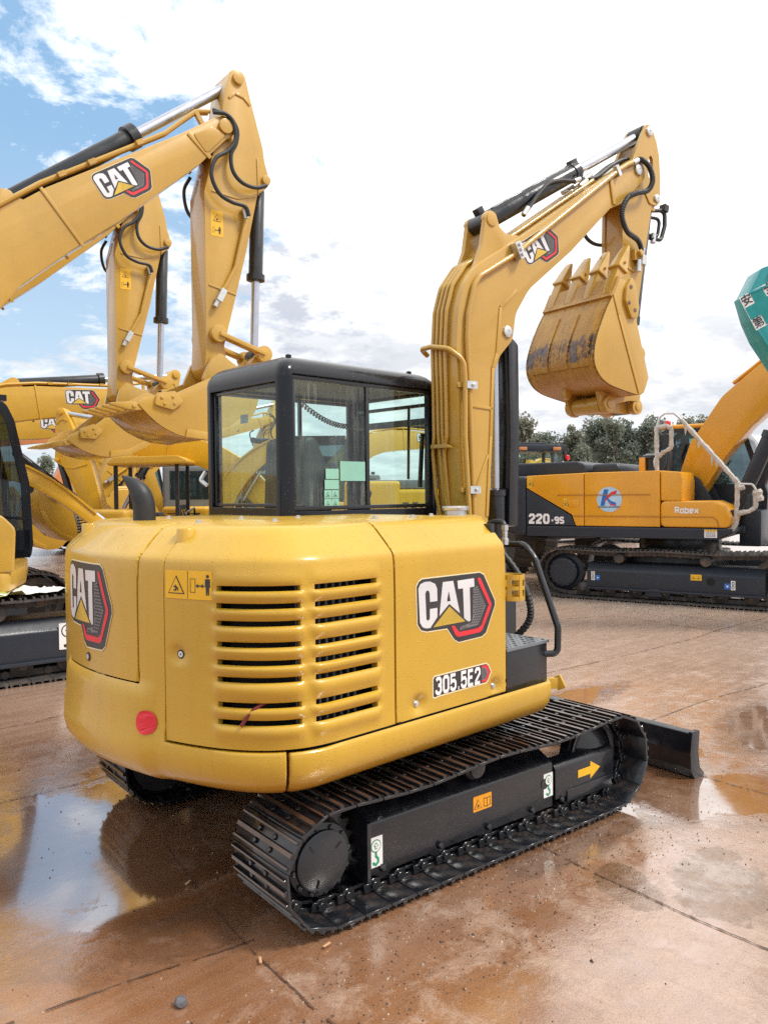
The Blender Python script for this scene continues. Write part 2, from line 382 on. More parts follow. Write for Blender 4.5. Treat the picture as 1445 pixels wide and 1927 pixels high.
# cloud brightness: blown out overhead and towards the sun, grey flat bases low down
low = W.ramp(sp.outputs[2], [(.0, 1), (.40, 0)])
gr = W.noise(pl, 3.0, 7, .62); low2 = W.ramp(sp.outputs[2], [(.0, 1), (.17, .9), (.27, 0)])
dark = W.math('MULTIPLY', W.math('MULTIPLY', W.ramp(gr, [(.38, 0), (.58, 1)]), low2), .95)
patch = W.math('MULTIPLY', W.ramp(dotd(.575, .79, .215), [(.982, 0), (.997, 1)]), W.ramp(W.noise(pl, 5.5, 7, .65), [(.46, 0), (.60, .95)]))
cl = W.mix(dark, W.mix(low, (15.0, 14.9, 14.7), (10.4, 10.5, 10.6)), (7.0, 7.3, 7.9)); cl = W.mix(W.math('MULTIPLY', patch, .9), cl, (5.6, 6.1, 7.1))
haze = W.mix(.66, sky.outputs[0], W.mix(low, (4.0, 6.9, 10.3), (8.6, 10.0, 11.0)))
skyc = W.mix(mask, haze, cl)
bg = W.n('ShaderNodeBackground'); bg.inputs['Strength'].default_value = .106
W.l(skyc, bg.inputs['Color']); W.l(bg.outputs[0], W.out.inputs[0])

# ------------------------------------------------------------------ ground: wet rust-brown steel plates, gravel strip, joints
def groundmat():
    m = NT('wet_muddy_plates'); ob = m.coord()
    n1 = m.noise(ob, .55, 6, .62, .4); n2 = m.noise(ob, 2.1, 8, .68, .35); n3 = m.noise(ob, 19, 7, .72); n4 = m.noise(ob, 120, 4, .65); n5 = m.noise(ob, 6.5, 7, .7, .4)
    drag = m.noise(m.coord((.55, 6, 1), 'Object', R(-20)), 1.8, 7, .68); drag2 = m.noise(m.coord((7, .5, 1), 'Object', R(24)), 1.3, 7, .68)
    sx = m.n('ShaderNodeSeparateXYZ'); m.l(ob, sx.inputs[0])
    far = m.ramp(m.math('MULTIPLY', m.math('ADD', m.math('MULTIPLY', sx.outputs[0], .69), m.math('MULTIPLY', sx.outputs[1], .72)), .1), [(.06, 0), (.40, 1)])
    def pool(cx, cy, rx, ry, rot):
        mp = m.n('ShaderNodeMapping', vector_type='TEXTURE'); tcn = m.n('ShaderNodeTexCoord'); m.l(tcn.outputs['Object'], mp.inputs[0])
        mp.inputs['Location'].default_value = (cx, cy, 0); mp.inputs['Rotation'].default_value = (0, 0, R(rot)); mp.inputs['Scale'].default_value = (rx, ry, 1)
        ln = m.n('ShaderNodeVectorMath', operation='LENGTH'); s2 = m.n('ShaderNodeVectorMath', operation='MULTIPLY'); s2.inputs[1].default_value = (1, 1, 0)
        m.l(mp.outputs[0], s2.inputs[0]); m.l(s2.outputs[0], ln.inputs[0]); return m.math('SUBTRACT', 1.25, ln.outputs['Value'])
    def pools(L):
        P = None
        for a in L: q = pool(*a); P = q if P is None else m.math('MAXIMUM', P, q)
        return P
    n25 = m.math('ADD', m.math('MULTIPLY', m.math('SUBTRACT', n2, .5), 1.5), m.math('MULTIPLY', m.math('SUBTRACT', n5, .5), .8))
    # standing water: mirror-like, sharp shoreline
    P = m.math('ADD', pools(((-1.36, .60, 1.15, .55, 62), (1.42, -1.38, .80, .42, -40), (2.9, -1.0, .8, .3, 10), (2.5, .4, .8, .22, -5), (-2.6, 2.4, 1.4, .5, 40), (.55, -1.02, .8, .18, 5), (-1.3, -.15, .5, .5, 0), (1.9, -.75, .5, .25, 40))), n25)
    pud = m.ramp(m.math('ADD', P, m.math('MULTIPLY', m.math('SUBTRACT', n3, .5), .18)), [(.22, 0), (.52, 1)])
    rim = m.ramp(P, [(.10, 0), (.33, 1), (.45, 0)])
    # wet film nearly everywhere close by, pale sheen painted into its colour in patches
    pale_sheen = m.ramp(m.math('ADD', m.math('ADD', m.math('MULTIPLY', n2, .50), m.math('MULTIPLY', n5, .42)), m.math('MULTIPLY', pools(((1.2, -2.4, 1.5, .8, -50), (3.2, -1.6, 1.6, .7, 10), (-.6, -2.0, .5, .5, 0))), .05)), [(.44, 0), (.53, 1)])
    film = m.math('MULTIPLY', m.math('SUBTRACT', 1, m.math('MULTIPLY', pale_sheen, .42)), m.ramp(far, [(0, 1), (1, .65)]))
    wet = (.225, .088, .032); mud = (.335, .158, .074); dry = (.58, .425, .335); rust = (.24, .105, .036); pale = (.46, .325, .245)
    c = m.mix(m.ramp(n1, [(.36, 0), (.60, 1)]), wet, mud)
    c = m.mix(m.math('MULTIPLY', pale_sheen, .68), c, pale)
    c = m.mix(m.math('MULTIPLY', m.ramp(m.noise(ob, 1.05, 8, .72, .6), [(.54, 0), (.60, .9)]), m.ramp(n3, [(.35, .25), (.6, 1)])), c, rust)
    stain = m.ramp(m.math('ADD', pools(((.42, -1.72, .42, .26, 20), (.12, -1.45, .25, .16, 60), (2.3, -2.3, .5, .3, 0))), n25), [(.44, 0), (.50, 1)])
    c = m.mix(m.math('MULTIPLY', stain, m.ramp(n3, [(.3, .55), (.6, 1)])), c, (.185, .088, .034))
    c = m.mix(m.ramp(drag2, [(.56, 0), (.72, .45)]), c, (.17, .085, .05))
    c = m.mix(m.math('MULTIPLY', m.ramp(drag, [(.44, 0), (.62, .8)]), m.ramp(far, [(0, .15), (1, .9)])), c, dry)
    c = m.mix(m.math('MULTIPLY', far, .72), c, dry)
    c = m.mix(m.ramp(n3, [(.54, 0), (.74, .6)]), c, (.13, .075, .048))
    c = m.mix(m.ramp(m.noise(ob, 44, 6, .78), [(.62, 0), (.68, .8)]), c, (.05, .032, .024))
    c = m.mix(m.ramp(m.noise(ob, 70, 5, .75), [(.66, 0), (.72, .75)]), c, (.62, .50, .40))
    c = m.mix(m.ramp(n4, [(.34, .5), (.48, 0)]), c, (.13, .075, .05))
    c = m.mix(m.ramp(m.noise(ob, 210, 3, .7), [(.56, 0), (.70, .5)]), c, (.60, .46, .36))
    c = m.mix(m.math('MULTIPLY', rim, .5), c, (.12, .062, .035))
    c = m.mix(m.math('MULTIPLY', pud, .55), c, (.15, .070, .034))
    rg = m.math('SUBTRACT', m.ramp(n3, [(.3, .34), (.7, .60)]), m.math('MULTIPLY', film, .30), True)
    rg = m.math('MAXIMUM', m.mix(pud, rg, .02), .02)
    h = m.math('ADD', m.math('MULTIPLY', n3, .55), m.math('MULTIPLY', n4, .22)); h = m.math('ADD', h, m.math('MULTIPLY', n5, .8))
    inv = m.math('MULTIPLY', m.math('SUBTRACT', 1, m.math('MULTIPLY', pud, .985)), m.math('SUBTRACT', 1, m.math('MULTIPLY', film, .62)))
    bp = m.bump(m.math('MULTIPLY', h, inv), .6, .014)
    bp = m.bump(m.noise(ob, 16, 3, .5), .06, .004, bp)
    cn = m.bump(m.math('MULTIPLY', h, inv), .13, .014); cn = m.bump(m.noise(ob, 12, 3, .5), .06, .004, cn)
    m.bsdf(Base_Color=c, Roughness=rg, Normal=bp, Specular_IOR_Level=m.mix(film, .5, .95), Coat_Weight=m.math('ADD', m.math('MULTIPLY', film, .8), .2, True), Coat_IOR=m.math('ADD', m.math('ADD', 1.5, m.math('MULTIPLY', film, 1.0)), m.math('MULTIPLY', pud, 1.4)), Coat_Roughness=m.mix(pud, m.ramp(n5, [(.38, .08), (.62, .28)]), m.ramp(n1, [(.4, .035), (.6, .12)])), Coat_Normal=cn); return m.mat
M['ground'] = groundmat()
g = MB(); n = 24
g.add([(-400, -400, 0), (400, -400, 0), (400, 400, 0), (-400, 400, 0)], [(0, 1, 2, 3)])
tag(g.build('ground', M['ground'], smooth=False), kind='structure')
mj = plain('joint_dark', (.10, .055, .036), .45, var=.4, scale=25); me_ = plain('joint_edge_mud', (.25, .14, .085), .5, var=.4, scale=20)
J = [[(-2.6, 2.86), (-1.013, 2.829), (-.777, 2.814), (-.5, 2.87), (.6, 3.0)], [(-3, 1.42), (-1.481, 1.376), (-1.23, 1.362), (-.908, 1.356), (-.3, 1.36)],
     [(-1.10, .25), (-1.2, -.2), (-1.261, -.523), (-1.298, -.776), (-1.328, -1.067), (-1.343, -1.263), (-1.36, -2.4)], [(-2.4, -.5), (-1.75, -.60), (-1.37, -.68), (-1.25, -.70)],
     [(.2, -.7), (.151, -1.022), (.105, -1.291), (.08, -1.556), (.049, -1.836), (.02, -2.6)], [(1.75, -.36), (2.595, -.378), (3.308, -.42), (4.132, -.541), (6, -.7)],
     [(1.60, -.9), (1.583, -1.093), (1.562, -1.311), (1.561, -1.498), (1.55, -2.6)], [(2.2, 1.1), (3.304, 1.022), (4.098, .937), (5.629, .842), (6.54, .875), (8, .8)],
     [(5.4, 4.2), (5.51, 2.909), (6.471, 2.323), (6.398, 1.474), (6.237, .244), (6.1, -1.5)], [(4.5, 3.8), (6.098, 3.791), (6.992, 3.782), (7.6, 3.7)], [(1.62, .3), (1.62, 1.2), (1.7, 2.6)]]
random.seed(3)
def strip(pts, wd, z, jit, seed):
    rnd = random.Random(seed); P = spline([V((x, y, z)) for x, y in pts], 22); vs = []; fs = []
    for i, p in enumerate(P):
        t = (P[min(i + 1, len(P) - 1)] - P[max(i - 1, 0)]).normalized(); nn = V((-t.y, t.x, 0))
        j = V((rnd.uniform(-jit, jit), rnd.uniform(-jit, jit), 0)); ww = wd * rnd.uniform(.35, 1.25)
        vs += [p + j - nn * ww / 2, p + j + nn * ww / 2]
    fs = [(2 * i, 2 * i + 1, 2 * i + 3, 2 * i + 2) for i in range(len(P) - 1)]
    return vs, fs
a = MB()
for i, L in enumerate(J):
    vs, fs = strip(L, .0085, .004, .002, i); rnd = random.Random(i + 9); k = 0; keep = []
    while k < len(fs):
        n_ = rnd.randint(4, 13); keep += fs[k:k + n_]; k += n_ + (rnd.randint(1, 3) if rnd.random() < .6 else 0)
    a.add(vs, keep)
tag(a.build('plate_joint', mj, smooth=False), kind='structure')
# gravel strip beyond the plates (uncountable: one object)
gv = MB(); rnd = random.Random(11)
def stone(mb, x, y, z, s, rnd):
    k = [V((1, 0, 0)), V((-1, 0, 0)), V((0, 1, 0)), V((0, -1, 0)), V((0, 0, 1)), V((0, 0, -.4))]
    vs = [V((x, y, z)) + p * s * rnd.uniform(.6, 1.2) for p in k]
    mb.add(vs, [(0, 2, 4), (2, 1, 4), (1, 3, 4), (3, 0, 4), (2, 0, 5), (1, 2, 5), (3, 1, 5), (0, 3, 5)])
for i in range(11000):
    t = rnd.random(); d = rnd.gauss(0, .5)
    x, y = (-.5 + 7.2 * t, 7.2 - 3.2 * t) if rnd.random() < .5 else (7.0 + rnd.uniform(0, 1.6), 4.9 - rnd.uniform(0, 3.2))
    stone(gv, x + d * .6, y + d * .8, .002, rnd.uniform(.005, .015), rnd)
tag(gv.build('gravel', plain('gravel_stone', (.24, .20, .165), .85, var=.45, scale=3), smooth=False), 'loose grey-brown gravel strewn along the yard behind the plates', 'gravel', kind='stuff')
cm = MB(); rnd = random.Random(21)
for i in range(2600):
    x, y = rnd.uniform(-2.6, 3.4), rnd.uniform(-3.0, 2.6)
    if rnd.random() < .45: x, y = rnd.gauss(-.2, .9), -1.02 - abs(rnd.gauss(0, .22)) - .09 * rnd.gauss(0, 1)
    k = len(cm.f); stone(cm, x, y, .001, rnd.uniform(.0016, .0052) * (1.7 if rnd.random() < .06 else 1), rnd)
    if rnd.random() < .4: cm.m[k:] = [1] * (len(cm.m) - k)
tag(cm.build('mud_crumbs', [plain('mud_crumb', (.07, .04, .026), .6, var=.4), plain('pale_grit', (.42, .31, .23), .7, var=.3)], smooth=False), 'scattered mud crumbs and pale grit on the wet plates round the front excavator', 'mud crumbs', kind='stuff')
# small litter near the machine
sb = MB(); rnd = random.Random(5)
sv = [V((-1.639, -.849, .012)) + V((rnd.uniform(-1, 1), rnd.uniform(-1, 1), rnd.uniform(-.5, .9))).normalized() * .022 for _ in range(26)]
bm = bmesh.new(); [bm.verts.new(p) for p in sv]; bmesh.ops.convex_hull(bm, input=bm.verts[:]); me = bpy.data.meshes.new('stone')
bmesh.ops.delete(bm, geom=[v for v in bm.verts if not v.link_faces], context='VERTS'); bm.to_mesh(me); bm.free(); me.materials.append(M['stone'])
tag(link('stone', me), 'small dark grey stone lying alone on the wet ground in front', 'stone')
for (x, y, r, lb, mt) in ((-1.087, -.928, 10, 'pale pinkish wood chip by the rear end of the near track', 'wood'), (-1.316, -.835, 60, 'pale yellow chip lying in the plate joint behind the track', 'wood'), (-1.21, -.15, 30, 'thin brown leaf in the dark wet patch behind the digger', 'wood')):
    mb = MB(); mb.box(-.018, .018, -.005, .005, 0, .004, M=Matrix.Translation((x, y, .009)) @ Matrix.Rotation(R(r), 4, 'Z'))
    tag(mb.build('wood_chip' if 'chip' in lb else 'leaf_scrap', M[mt], bevel=.001), lb, 'litter')
# ------------------------------------------------------------------ decals
EM = dict(
 outer=[(-.587,1.283),(-.574,1.301),(-.556,1.309),(-.188,1.308),(-.162,1.296),(-.087,1.177),(-.086,1.157),(-.149,1.043),(-.175,1.030),(-.331,1.026),(-.360,1.042),(-.403,1.094),(-.532,1.097),(-.563,1.106),(-.582,1.130)],
 C=[(-.581,1.276),(-.569,1.293),(-.543,1.300),(-.511,1.299),(-.480,1.287),(-.468,1.266),(-.467,1.214),(-.512,1.214),(-.514,1.251),(-.521,1.263),(-.534,1.262),(-.540,1.251),(-.535,1.145),(-.526,1.137),(-.514,1.144),(-.513,1.185),(-.467,1.185),(-.468,1.147),(-.511,1.106),(-.536,1.107),(-.558,1.115),(-.573,1.135)],
 A=[(-.433,1.290),(-.367,1.290),(-.324,1.146),(-.393,1.194),(-.455,1.149)], Ah=[(-.396,1.248),(-.385,1.206),(-.407,1.206)],
 T=[(-.339,1.288),(-.229,1.290),(-.226,1.253),(-.258,1.252),(-.254,1.106),(-.270,1.104),(-.297,1.122),(-.303,1.252),(-.335,1.252)],
 tri=[(-.392,1.183),(-.289,1.107),(-.493,1.106)],
 red1=[(-.206,1.289),(-.186,1.289),(-.108,1.166),(-.128,1.164),(-.197,1.268)], red2=[(-.108,1.166),(-.111,1.149),(-.173,1.056),(-.191,1.047),(-.205,1.066),(-.180,1.078),(-.128,1.164)],
 red3=[(-.191,1.047),(-.336,1.045),(-.355,1.057),(-.380,1.098),(-.362,1.098),(-.330,1.066),(-.205,1.066)],
 net=[(-.235,1.246),(-.206,1.254),(-.150,1.161),(-.203,1.082),(-.325,1.073),(-.325,1.086),(-.246,1.098),(-.238,1.13)])
EMM = lambda: [M['cream'], M['ink'], M['silver'], M['gold'], M['red'], M['mesh_grey']]
def inset(poly, d):
    cx = sum(p[0] for p in poly) / len(poly); cy = sum(p[1] for p in poly) / len(poly); out = []
    n = len(poly); area = sum(poly[i][0] * poly[(i + 1) % n][1] - poly[(i + 1) % n][0] * poly[i][1] for i in range(n)); sg = 1 if area > 0 else -1
    for i in range(n):
        a, b, c = V(poly[i - 1]), V(poly[i]), V(poly[(i + 1) % n])
        n1 = V((-(b - a).y, (b - a).x)).normalized(); n2 = V((-(c - b).y, (c - b).x)).normalized(); m = (n1 + n2)
        m = m / max(.5, m.length_squared / 2) if m.length > 1e-5 else n1
        out.append(tuple(b + m * d * sg))
    return out
def inpoly(x, y, P):
    r = False; j = len(P) - 1
    for i in range(len(P)):
        if (P[i][1] > y) != (P[j][1] > y) and x < (P[j][0] - P[i][0]) * (y - P[i][1]) / (P[j][1] - P[i][1]) + P[i][0]: r = not r
        j = i
    return r
def decal(name, layers, mats, parent, fmap, label=None, sub=0):
    """layers: list of (polygon, material index, layer level); fmap(a, b, level) -> point"""
    bm = bmesh.new()
    for poly, mi, lv in layers:
        vs = [bm.verts.new((a, b, lv)) for a, b in poly]
        try: f = bm.faces.new(vs); f.material_index = mi
        except ValueError: continue
    if sub:
        bmesh.ops.triangulate(bm, faces=bm.faces[:])
        for _ in range(sub): bmesh.ops.subdivide_edges(bm, edges=[e for e in bm.edges if e.calc_length() > .04], cuts=1, use_grid_fill=True)
    for v in bm.verts: v.co = fmap(v.co.x, v.co.y, v.co.z)
    me = bpy.data.meshes.new(name); bm.to_mesh(me); bm.free()
    for m in mats: me.materials.append(m)
    o = link(name, me, parent)
    if label: o['label'] = label
    return o
def emblem_layers(cut_a=None):
    c = lambda P: [(a + .3365, b - 1.1675) for a, b in P]
    ou = c(EM['outer']); L = [(inset(ou, -.008), 0, 0), (inset(ou, -.003), 1, 1)]
    L += [(c(EM['C']), 2, 2), (c(EM['A']), 2, 2), (c(EM['Ah']), 1, 3), (c(EM['T']), 2, 2), (c(EM['tri']), 3, 2)]
    L += [(c(EM[k]), 4, 2) for k in ('red1', 'red2', 'red3')]
    nt = c(EM['net']); L.append((nt, 5, 2)); st = .0125
    for j in range(-8, 10):
        for i in range(-12, 22):
            x, y = i * st + (j % 2) * st / 2 + .1, j * st * .87
            if inpoly(x, y, inset(nt, .004)): L.append((circ(x, y, .0040, 6, 30, 390), 1, 3))
    return L
def planemap(fr, sx=1, sz=1, rot=0, step=.0009, off=(0, 0)):
    O, U, W, N = fr; c, s = math.cos(rot), math.sin(rot)
    return lambda a, b, l: O + U * (c * a * sx - s * b * sz + off[0]) + W * (s * a * sx + c * b * sz + off[1]) + N * (step * (l + 1))
ST = {'3': [[(0, .9), (.15, 1), (.45, 1), (.6, .85), (.6, .65), (.45, .53), (.25, .53)], [(.45, .53), (.6, .4), (.6, .15), (.45, 0), (.15, 0), (0, .12), (0, .25)]],
 '0': [[(.3, 0), (.12, .0), (0, .15), (0, .85), (.12, 1), (.48, 1), (.6, .85), (.6, .15), (.48, 0), (.3, 0)]], '5': [[(.6, 1), (.03, 1), (0, .5), (.15, .6), (.45, .6), (.6, .45), (.6, .15), (.45, 0), (.15, 0), (0, .13), (0, .25)]],
 '.': [[(.0, 0), (.12, 0)]], 'E': [[(.6, 1), (0, 1), (0, 0), (.6, 0)], [(0, .52), (.5, .52)]], '2': [[(0, .72), (0, .85), (.12, 1), (.48, 1), (.6, .85), (.6, .65), (.0, .12), (0, 0), (.62, 0)]],
 '9': [[(.6, .5), (.12, .5), (0, .62), (0, .88), (.12, 1), (.48, 1), (.6, .88), (.6, .12), (.48, 0), (.05, 0)]], '-': [[(.05, .45), (.4, .45)]], 'S': [[(.6, .85), (.48, 1), (.12, 1), (0, .88), (0, .64), (.12, .52), (.48, .48), (.6, .36), (.6, .12), (.48, 0), (.12, 0), (0, .14)]],
 'Z': [[(0, 1), (.5, 1), (.6, .9), (.6, .62), (.5, .52), (.1, .48), (0, .38), (0, 0), (.62, 0)]], 'K': [[(0, 0), (0, 1)], [(.62, 1), (.08, .5), (.64, 0)]], 'O': [[(.3, 0), (.1, 0), (0, .15), (0, .85), (.12, 1), (.5, 1), (.62, .85), (.62, .15), (.5, 0), (.3, 0)]],
 'M': [[(0, 0), (0, 1), (.4, .35), (.8, 1), (.8, 0)]], 'A': [[(-.02, 0), (.32, 1), (.66, 0)], [(.12, .32), (.52, .32)]], 'R': [[(0, 0), (0, 1), (.5, 1), (.6, .88), (.6, .6), (.5, .5), (.05, .5)], [(.3, .5), (.6, 0)]],
 'o': [[(.3, 0), (.1, 0), (0, .1), (0, .6), (.1, .7), (.45, .7), (.55, .6), (.55, .1), (.45, 0), (.3, 0)]], 'b': [[(0, 1), (0, 0), (.45, 0), (.55, .1), (.55, .6), (.45, .7), (.05, .7)]], 'e': [[(0, .36), (.55, .36), (.55, .6), (.45, .7), (.1, .7), (0, .6), (0, .1), (.1, 0), (.52, 0)]], 'x': [[(0, 0), (.6, .7)], [(0, .7), (.6, 0)]]}
def stroke(pts, w):
    P = [V(p) for p in pts]; n = len(P); L = []; Rr = []
    for i in range(n):
        a = (P[i] - P[i - 1]).normalized() if i else (P[1] - P[0]).normalized(); b = (P[i + 1] - P[i]).normalized() if i < n - 1 else a
        n1 = V((-a.y, a.x)); n2 = V((-b.y, b.x)); m = n1 + n2; m = m / max(.6, m.length_squared / 2) if m.length > .2 else n1
        e = V((0, 0)); L.append(P[i] + m * w / 2); Rr.append(P[i] - m * w / 2)
    return [[tuple(L[i]), tuple(L[i + 1]), tuple(Rr[i + 1]), tuple(Rr[i])] for i in range(n - 1)]
def text_polys(txt, h, w=.2, asp=.75, gap=.28, slant=0):
    x = 0; out = []
    for ch in txt:
        if ch == ' ': x += .5; continue
        wd = max(p[0] for s in ST[ch] for p in s)
        for s in ST[ch]:
            out += [[((x + a * 1.0) * h * asp + b * h * slant, b * h) for a, b in q] for q in stroke(s, w)]
        x += wd + gap
    return out, x * h * asp
def text_layers(txt, h, mi, lv, x0=0, y0=0, **k):
    ps, wd = text_polys(txt, h, **k); return [([(a + x0, b + y0) for a, b in p], mi, lv + .02 * i) for i, p in enumerate(ps)], wd
def warn_layers(w, h, two=True):
    """yellow plate: triangle with crush symbol, then keep-clear figure"""
    L = [(rpoly([(0, 0), (w, 0), (w, h), (0, h)], h * .06), 0, 0)]
    p = w / 2 if two else w; t = h * .36; cx, cy = p / 2, h * .46
    tri = [(cx - t * 1.05, cy - t * .8), (cx + t * 1.05, cy - t * .8), (cx, cy + t)]
    L += [(tri, 1, 1), (inset(tri, h * .035), 0, 2)]; ti = inset(tri, h * .06); L += [([(a, b) for a, b in ti], 0, 2.2)]
    for q in ([(cx - t * .3, cy - t * .5), (cx + t * .3, cy - t * .2)], [(cx - t * .05, cy + t * .1), (cx - t * .02, cy - t * .55)], [(cx - t * .3, cy - t * .1), (cx + t * .05, cy - t * .1), (cx + t * .3, cy - t * .5)]):
        L += [(x, 1, 3) for x in stroke(q, h * .045)]
    if two:
        L += [(x, 1, 1) for x in stroke([(p, 0.02 * h), (p, h * .98)], h * .02)]
        b = p * 1.12
        for q in ([(b, h * .25), (b + p * .2, h * .25), (b + p * .2, h * .72), (b, h * .72), (b, h * .25)],): L += [(x, 1, 1) for x in stroke(q, h * .02)]
        L += [(x, 1, 1) for x in stroke([(b + p * .28, h * .48), (b + p * .52, h * .48)], h * .05)]
        L += [([(b + p * .22, h * .48), (b + p * .32, h * .56), (b + p * .32, h * .40)], 1, 1), ([(b + p * .58, h * .48), (b + p * .48, h * .56), (b + p * .48, h * .40)], 1, 1)]
        mx = b + p * .71
        L += [(circ(mx, h * .82, h * .06, 10), 1, 1), ([(mx - h * .10, h * .73), (mx + h * .10, h * .73), (mx + h * .11, h * .44), (mx + h * .07, h * .44), (mx + h * .065, h * .16), (mx + h * .015, h * .16), (mx, h * .42), (mx - h * .015, h * .16), (mx - h * .065, h * .16), (mx - h * .07, h * .44), (mx - h * .11, h * .44)], 1, 1)]
    return L
def hook_layers(w, h):
    L = [(rpoly([(0, 0), (w, 0), (w, h), (0, h)], w * .06), 0, 0), (circ(w / 2, h * .70, w * .38, 20), 1, 1), (circ(w / 2, h * .70, w * .32, 20), 0, 2)]
    a = [(w * .41, h * .60), (w * .59, h * .60), (w * .59, h * .70), (w * .70, h * .70), (w * .5, h * .82), (w * .30, h * .70), (w * .41, h * .70)]
    L += [(a, 1, 3), (inset(a, w * .045), 0, 4)]
    L += [(x, 1, 1) for x in stroke([(w * .5, h * .53), (w * .5, h * .36), (w * .66, h * .26), (w * .66, h * .15), (w * .5, h * .08), (w * .33, h * .13), (w * .31, h * .19)], w * .15)]
    return L

# ------------------------------------------------------------------ panels on a plan curve
class Plan:
    def __init__(s, pts, u0):
        s.P = [V((x, y, 0)) for x, y in pts]; s.U = [u0]
        for a, b in zip(s.P, s.P[1:]): s.U.append(s.U[-1] + (b - a).length)
    def at(s, u):
        U = s.U; i = 0; lo, hi = 0, len(U) - 2
        while lo < hi:
            mi = (lo + hi + 1) // 2
            if U[mi] <= u: lo = mi
            else: hi = mi - 1
        i = lo; t = (u - U[i]) / (U[i + 1] - U[i]); p = s.P[i] * (1 - t) + s.P[i + 1] * t
        def nrm(k):
            a, b = s.P[max(k - 1, 0)], s.P[min(k + 1, len(s.P) - 1)]; d = (b - a).normalized(); return V((-d.y, d.x, 0))
        return p, (nrm(i) * (1 - t) + nrm(i + 1) * t).normalized()
def interp(tab, x):
    for (a, fa), (b, fb) in zip(tab, tab[1:]):
        if x <= b: return fa + (fb - fa) * max(0, (x - a)) / (b - a)
    return tab[-1][1]
def lines(a, b, step, extra=()):
    ks = sorted(set([a, b] + [e for e in extra if a < e < b])); out = []
    for p, q in zip(ks, ks[1:]):
        n = max(1, round((q - p) / step)); out += [p + (q - p) * k / n for k in range(n)]
    return out + [b]
def panel(name, mat, parent, plan, us, zs, prof, hole=None, disp=None, depth=.03, edge=.005, out=1, sharp=40, off=None):
    """grid panel swept along a plan curve; hole(u,z) drops cells; open edges roll inwards"""
    bm = bmesh.new(); G = []
    for u in us:
        p, n = plan.at(u); n = n * out; row = []
        for z in zs:
            d = interp(prof, z) + (disp(u, z) if disp else 0)
            row.append(bm.verts.new((off(p, d) if off else p + n * d) + V((0, 0, z))))
        G.append(row)
    for i in range(len(us) - 1):
        for j in range(len(zs) - 1):
            if hole and hole((us[i] + us[i + 1]) / 2, (zs[j] + zs[j + 1]) / 2): continue
            bm.faces.new((G[i][j], G[i + 1][j], G[i + 1][j + 1], G[i][j + 1]))
    bmesh.ops.delete(bm, geom=[v for v in bm.verts if not v.link_faces], context='VERTS')
    if off: bmesh.ops.remove_doubles(bm, verts=bm.verts[:], dist=1e-5)
    bmesh.ops.recalc_face_normals(bm, faces=bm.faces[:])
    # face outwards: compare with plan normal at a middle face
    f = bm.faces[len(bm.faces) // 2] if bm.faces.ensure_lookup_table() is None else None
    um = us[len(us) // 2]; p, n = plan.at(um); best = min(bm.faces, key=lambda q: (q.calc_center_median().xy - p.xy).length)
    if best.normal.dot(n * out) < 0: bmesh.ops.reverse_faces(bm, faces=bm.faces[:])
    bm.normal_update()
    nr = {v: v.normal.copy() for v in bm.verts}
    be = [e for e in bm.edges if e.is_boundary]; bvs = {v for e in be for v in e.verts}
    co0 = {v: v.co.copy() for v in bvs}
    r = bmesh.ops.extrude_edge_only(bm, edges=be); nv = [g for g in r['geom'] if isinstance(g, bmesh.types.BMVert)]
    new = {}
    for v in nv:
        src = min(v.link_edges, key=lambda e: 0 if e.other_vert(v) in bvs else 1).other_vert(v); new[src] = v
    for a, b in new.items(): b.co = co0[a] - nr.get(a, V((0, 0, 1))) * depth
    sel = [e for e in bm.edges if e.verts[0] in bvs and e.verts[1] in bvs and e in set(be)]
    try: bmesh.ops.bevel(bm, geom=sel, offset=edge, offset_type='OFFSET', segments=2, profile=.5, affect='EDGES', clamp_overlap=True)
    except Exception as ex: print('bevel', name, ex)
    for f in bm.faces: f.smooth = True
    me = bpy.data.meshes.new(name); bm.to_mesh(me); bm.free(); me.set_sharp_from_angle(angle=R(sharp))
    for x in (mat if isinstance(mat, (list, tuple)) else [mat]): me.materials.append(x)
    return link(name, me, parent)

# ------------------------------------------------------------------ the excavator in front
EX = thing('excavator', 'wet yellow compact excavator in front, with a 305.5E2 badge on its side door', 'excavator')
HW = .92
def bez(a, b, c, d, n):
    a, b, c, d = map(V, (a, b, c, d)); return [tuple(a * (1 - t) ** 3 + b * 3 * t * (1 - t) ** 2 + c * 3 * t * t * (1 - t) + d * t ** 3) for t in [k / n for k in range(1, n + 1)]]
RT = 1.53; th = R(17); Bx, By = -RT * math.cos(th), -RT * math.sin(th)
half = [(.62, -HW)] + [(.62 - .05 * k, -HW) for k in range(1, 34)] + bez((-1.03, -HW), (-1.30, -HW), (Bx + .24 * math.sin(th), By - .24 * math.cos(th)), (Bx, By), 28)
arc = [(-RT * math.cos(th - 2 * th * k / 30), -RT * math.sin(th - 2 * th * k / 30)) for k in range(1, 30)]
plan = Plan(half + arc + [(x, -y) for x, y in half[::-1]], -.62)
def u_of(test, a=-.6, b=4.6):
    n = 4000
    for k in range(n):
        u = a + (b - a) * k / n
        if test(plan.at(u)[0]): return u
UB = u_of(lambda p: p.x <= Bx + 1e-3)
UE = u_of(lambda p: p.y >= -By - 1e-3)
uy = lambda y: u_of(lambda p: p.x < -1.2 and p.y >= y)
ux = lambda x: u_of(lambda p: p.x <= x)
UPROF = [(.70, 0), (.755, .002), (.80, 0), (1.27, 0), (1.38, -.002), (1.412, -.005), (1.428, -.010), (1.440, -.019), (1.452, -.031), (1.532, -.118), (1.543, -.135), (1.550, -.160), (1.553, -.215)]
LPROF = [(.548, -.20), (.553, -.13), (.567, -.075), (.595, -.028), (.635, .002), (.69, .016), (.73, .014), (.742, .008)]
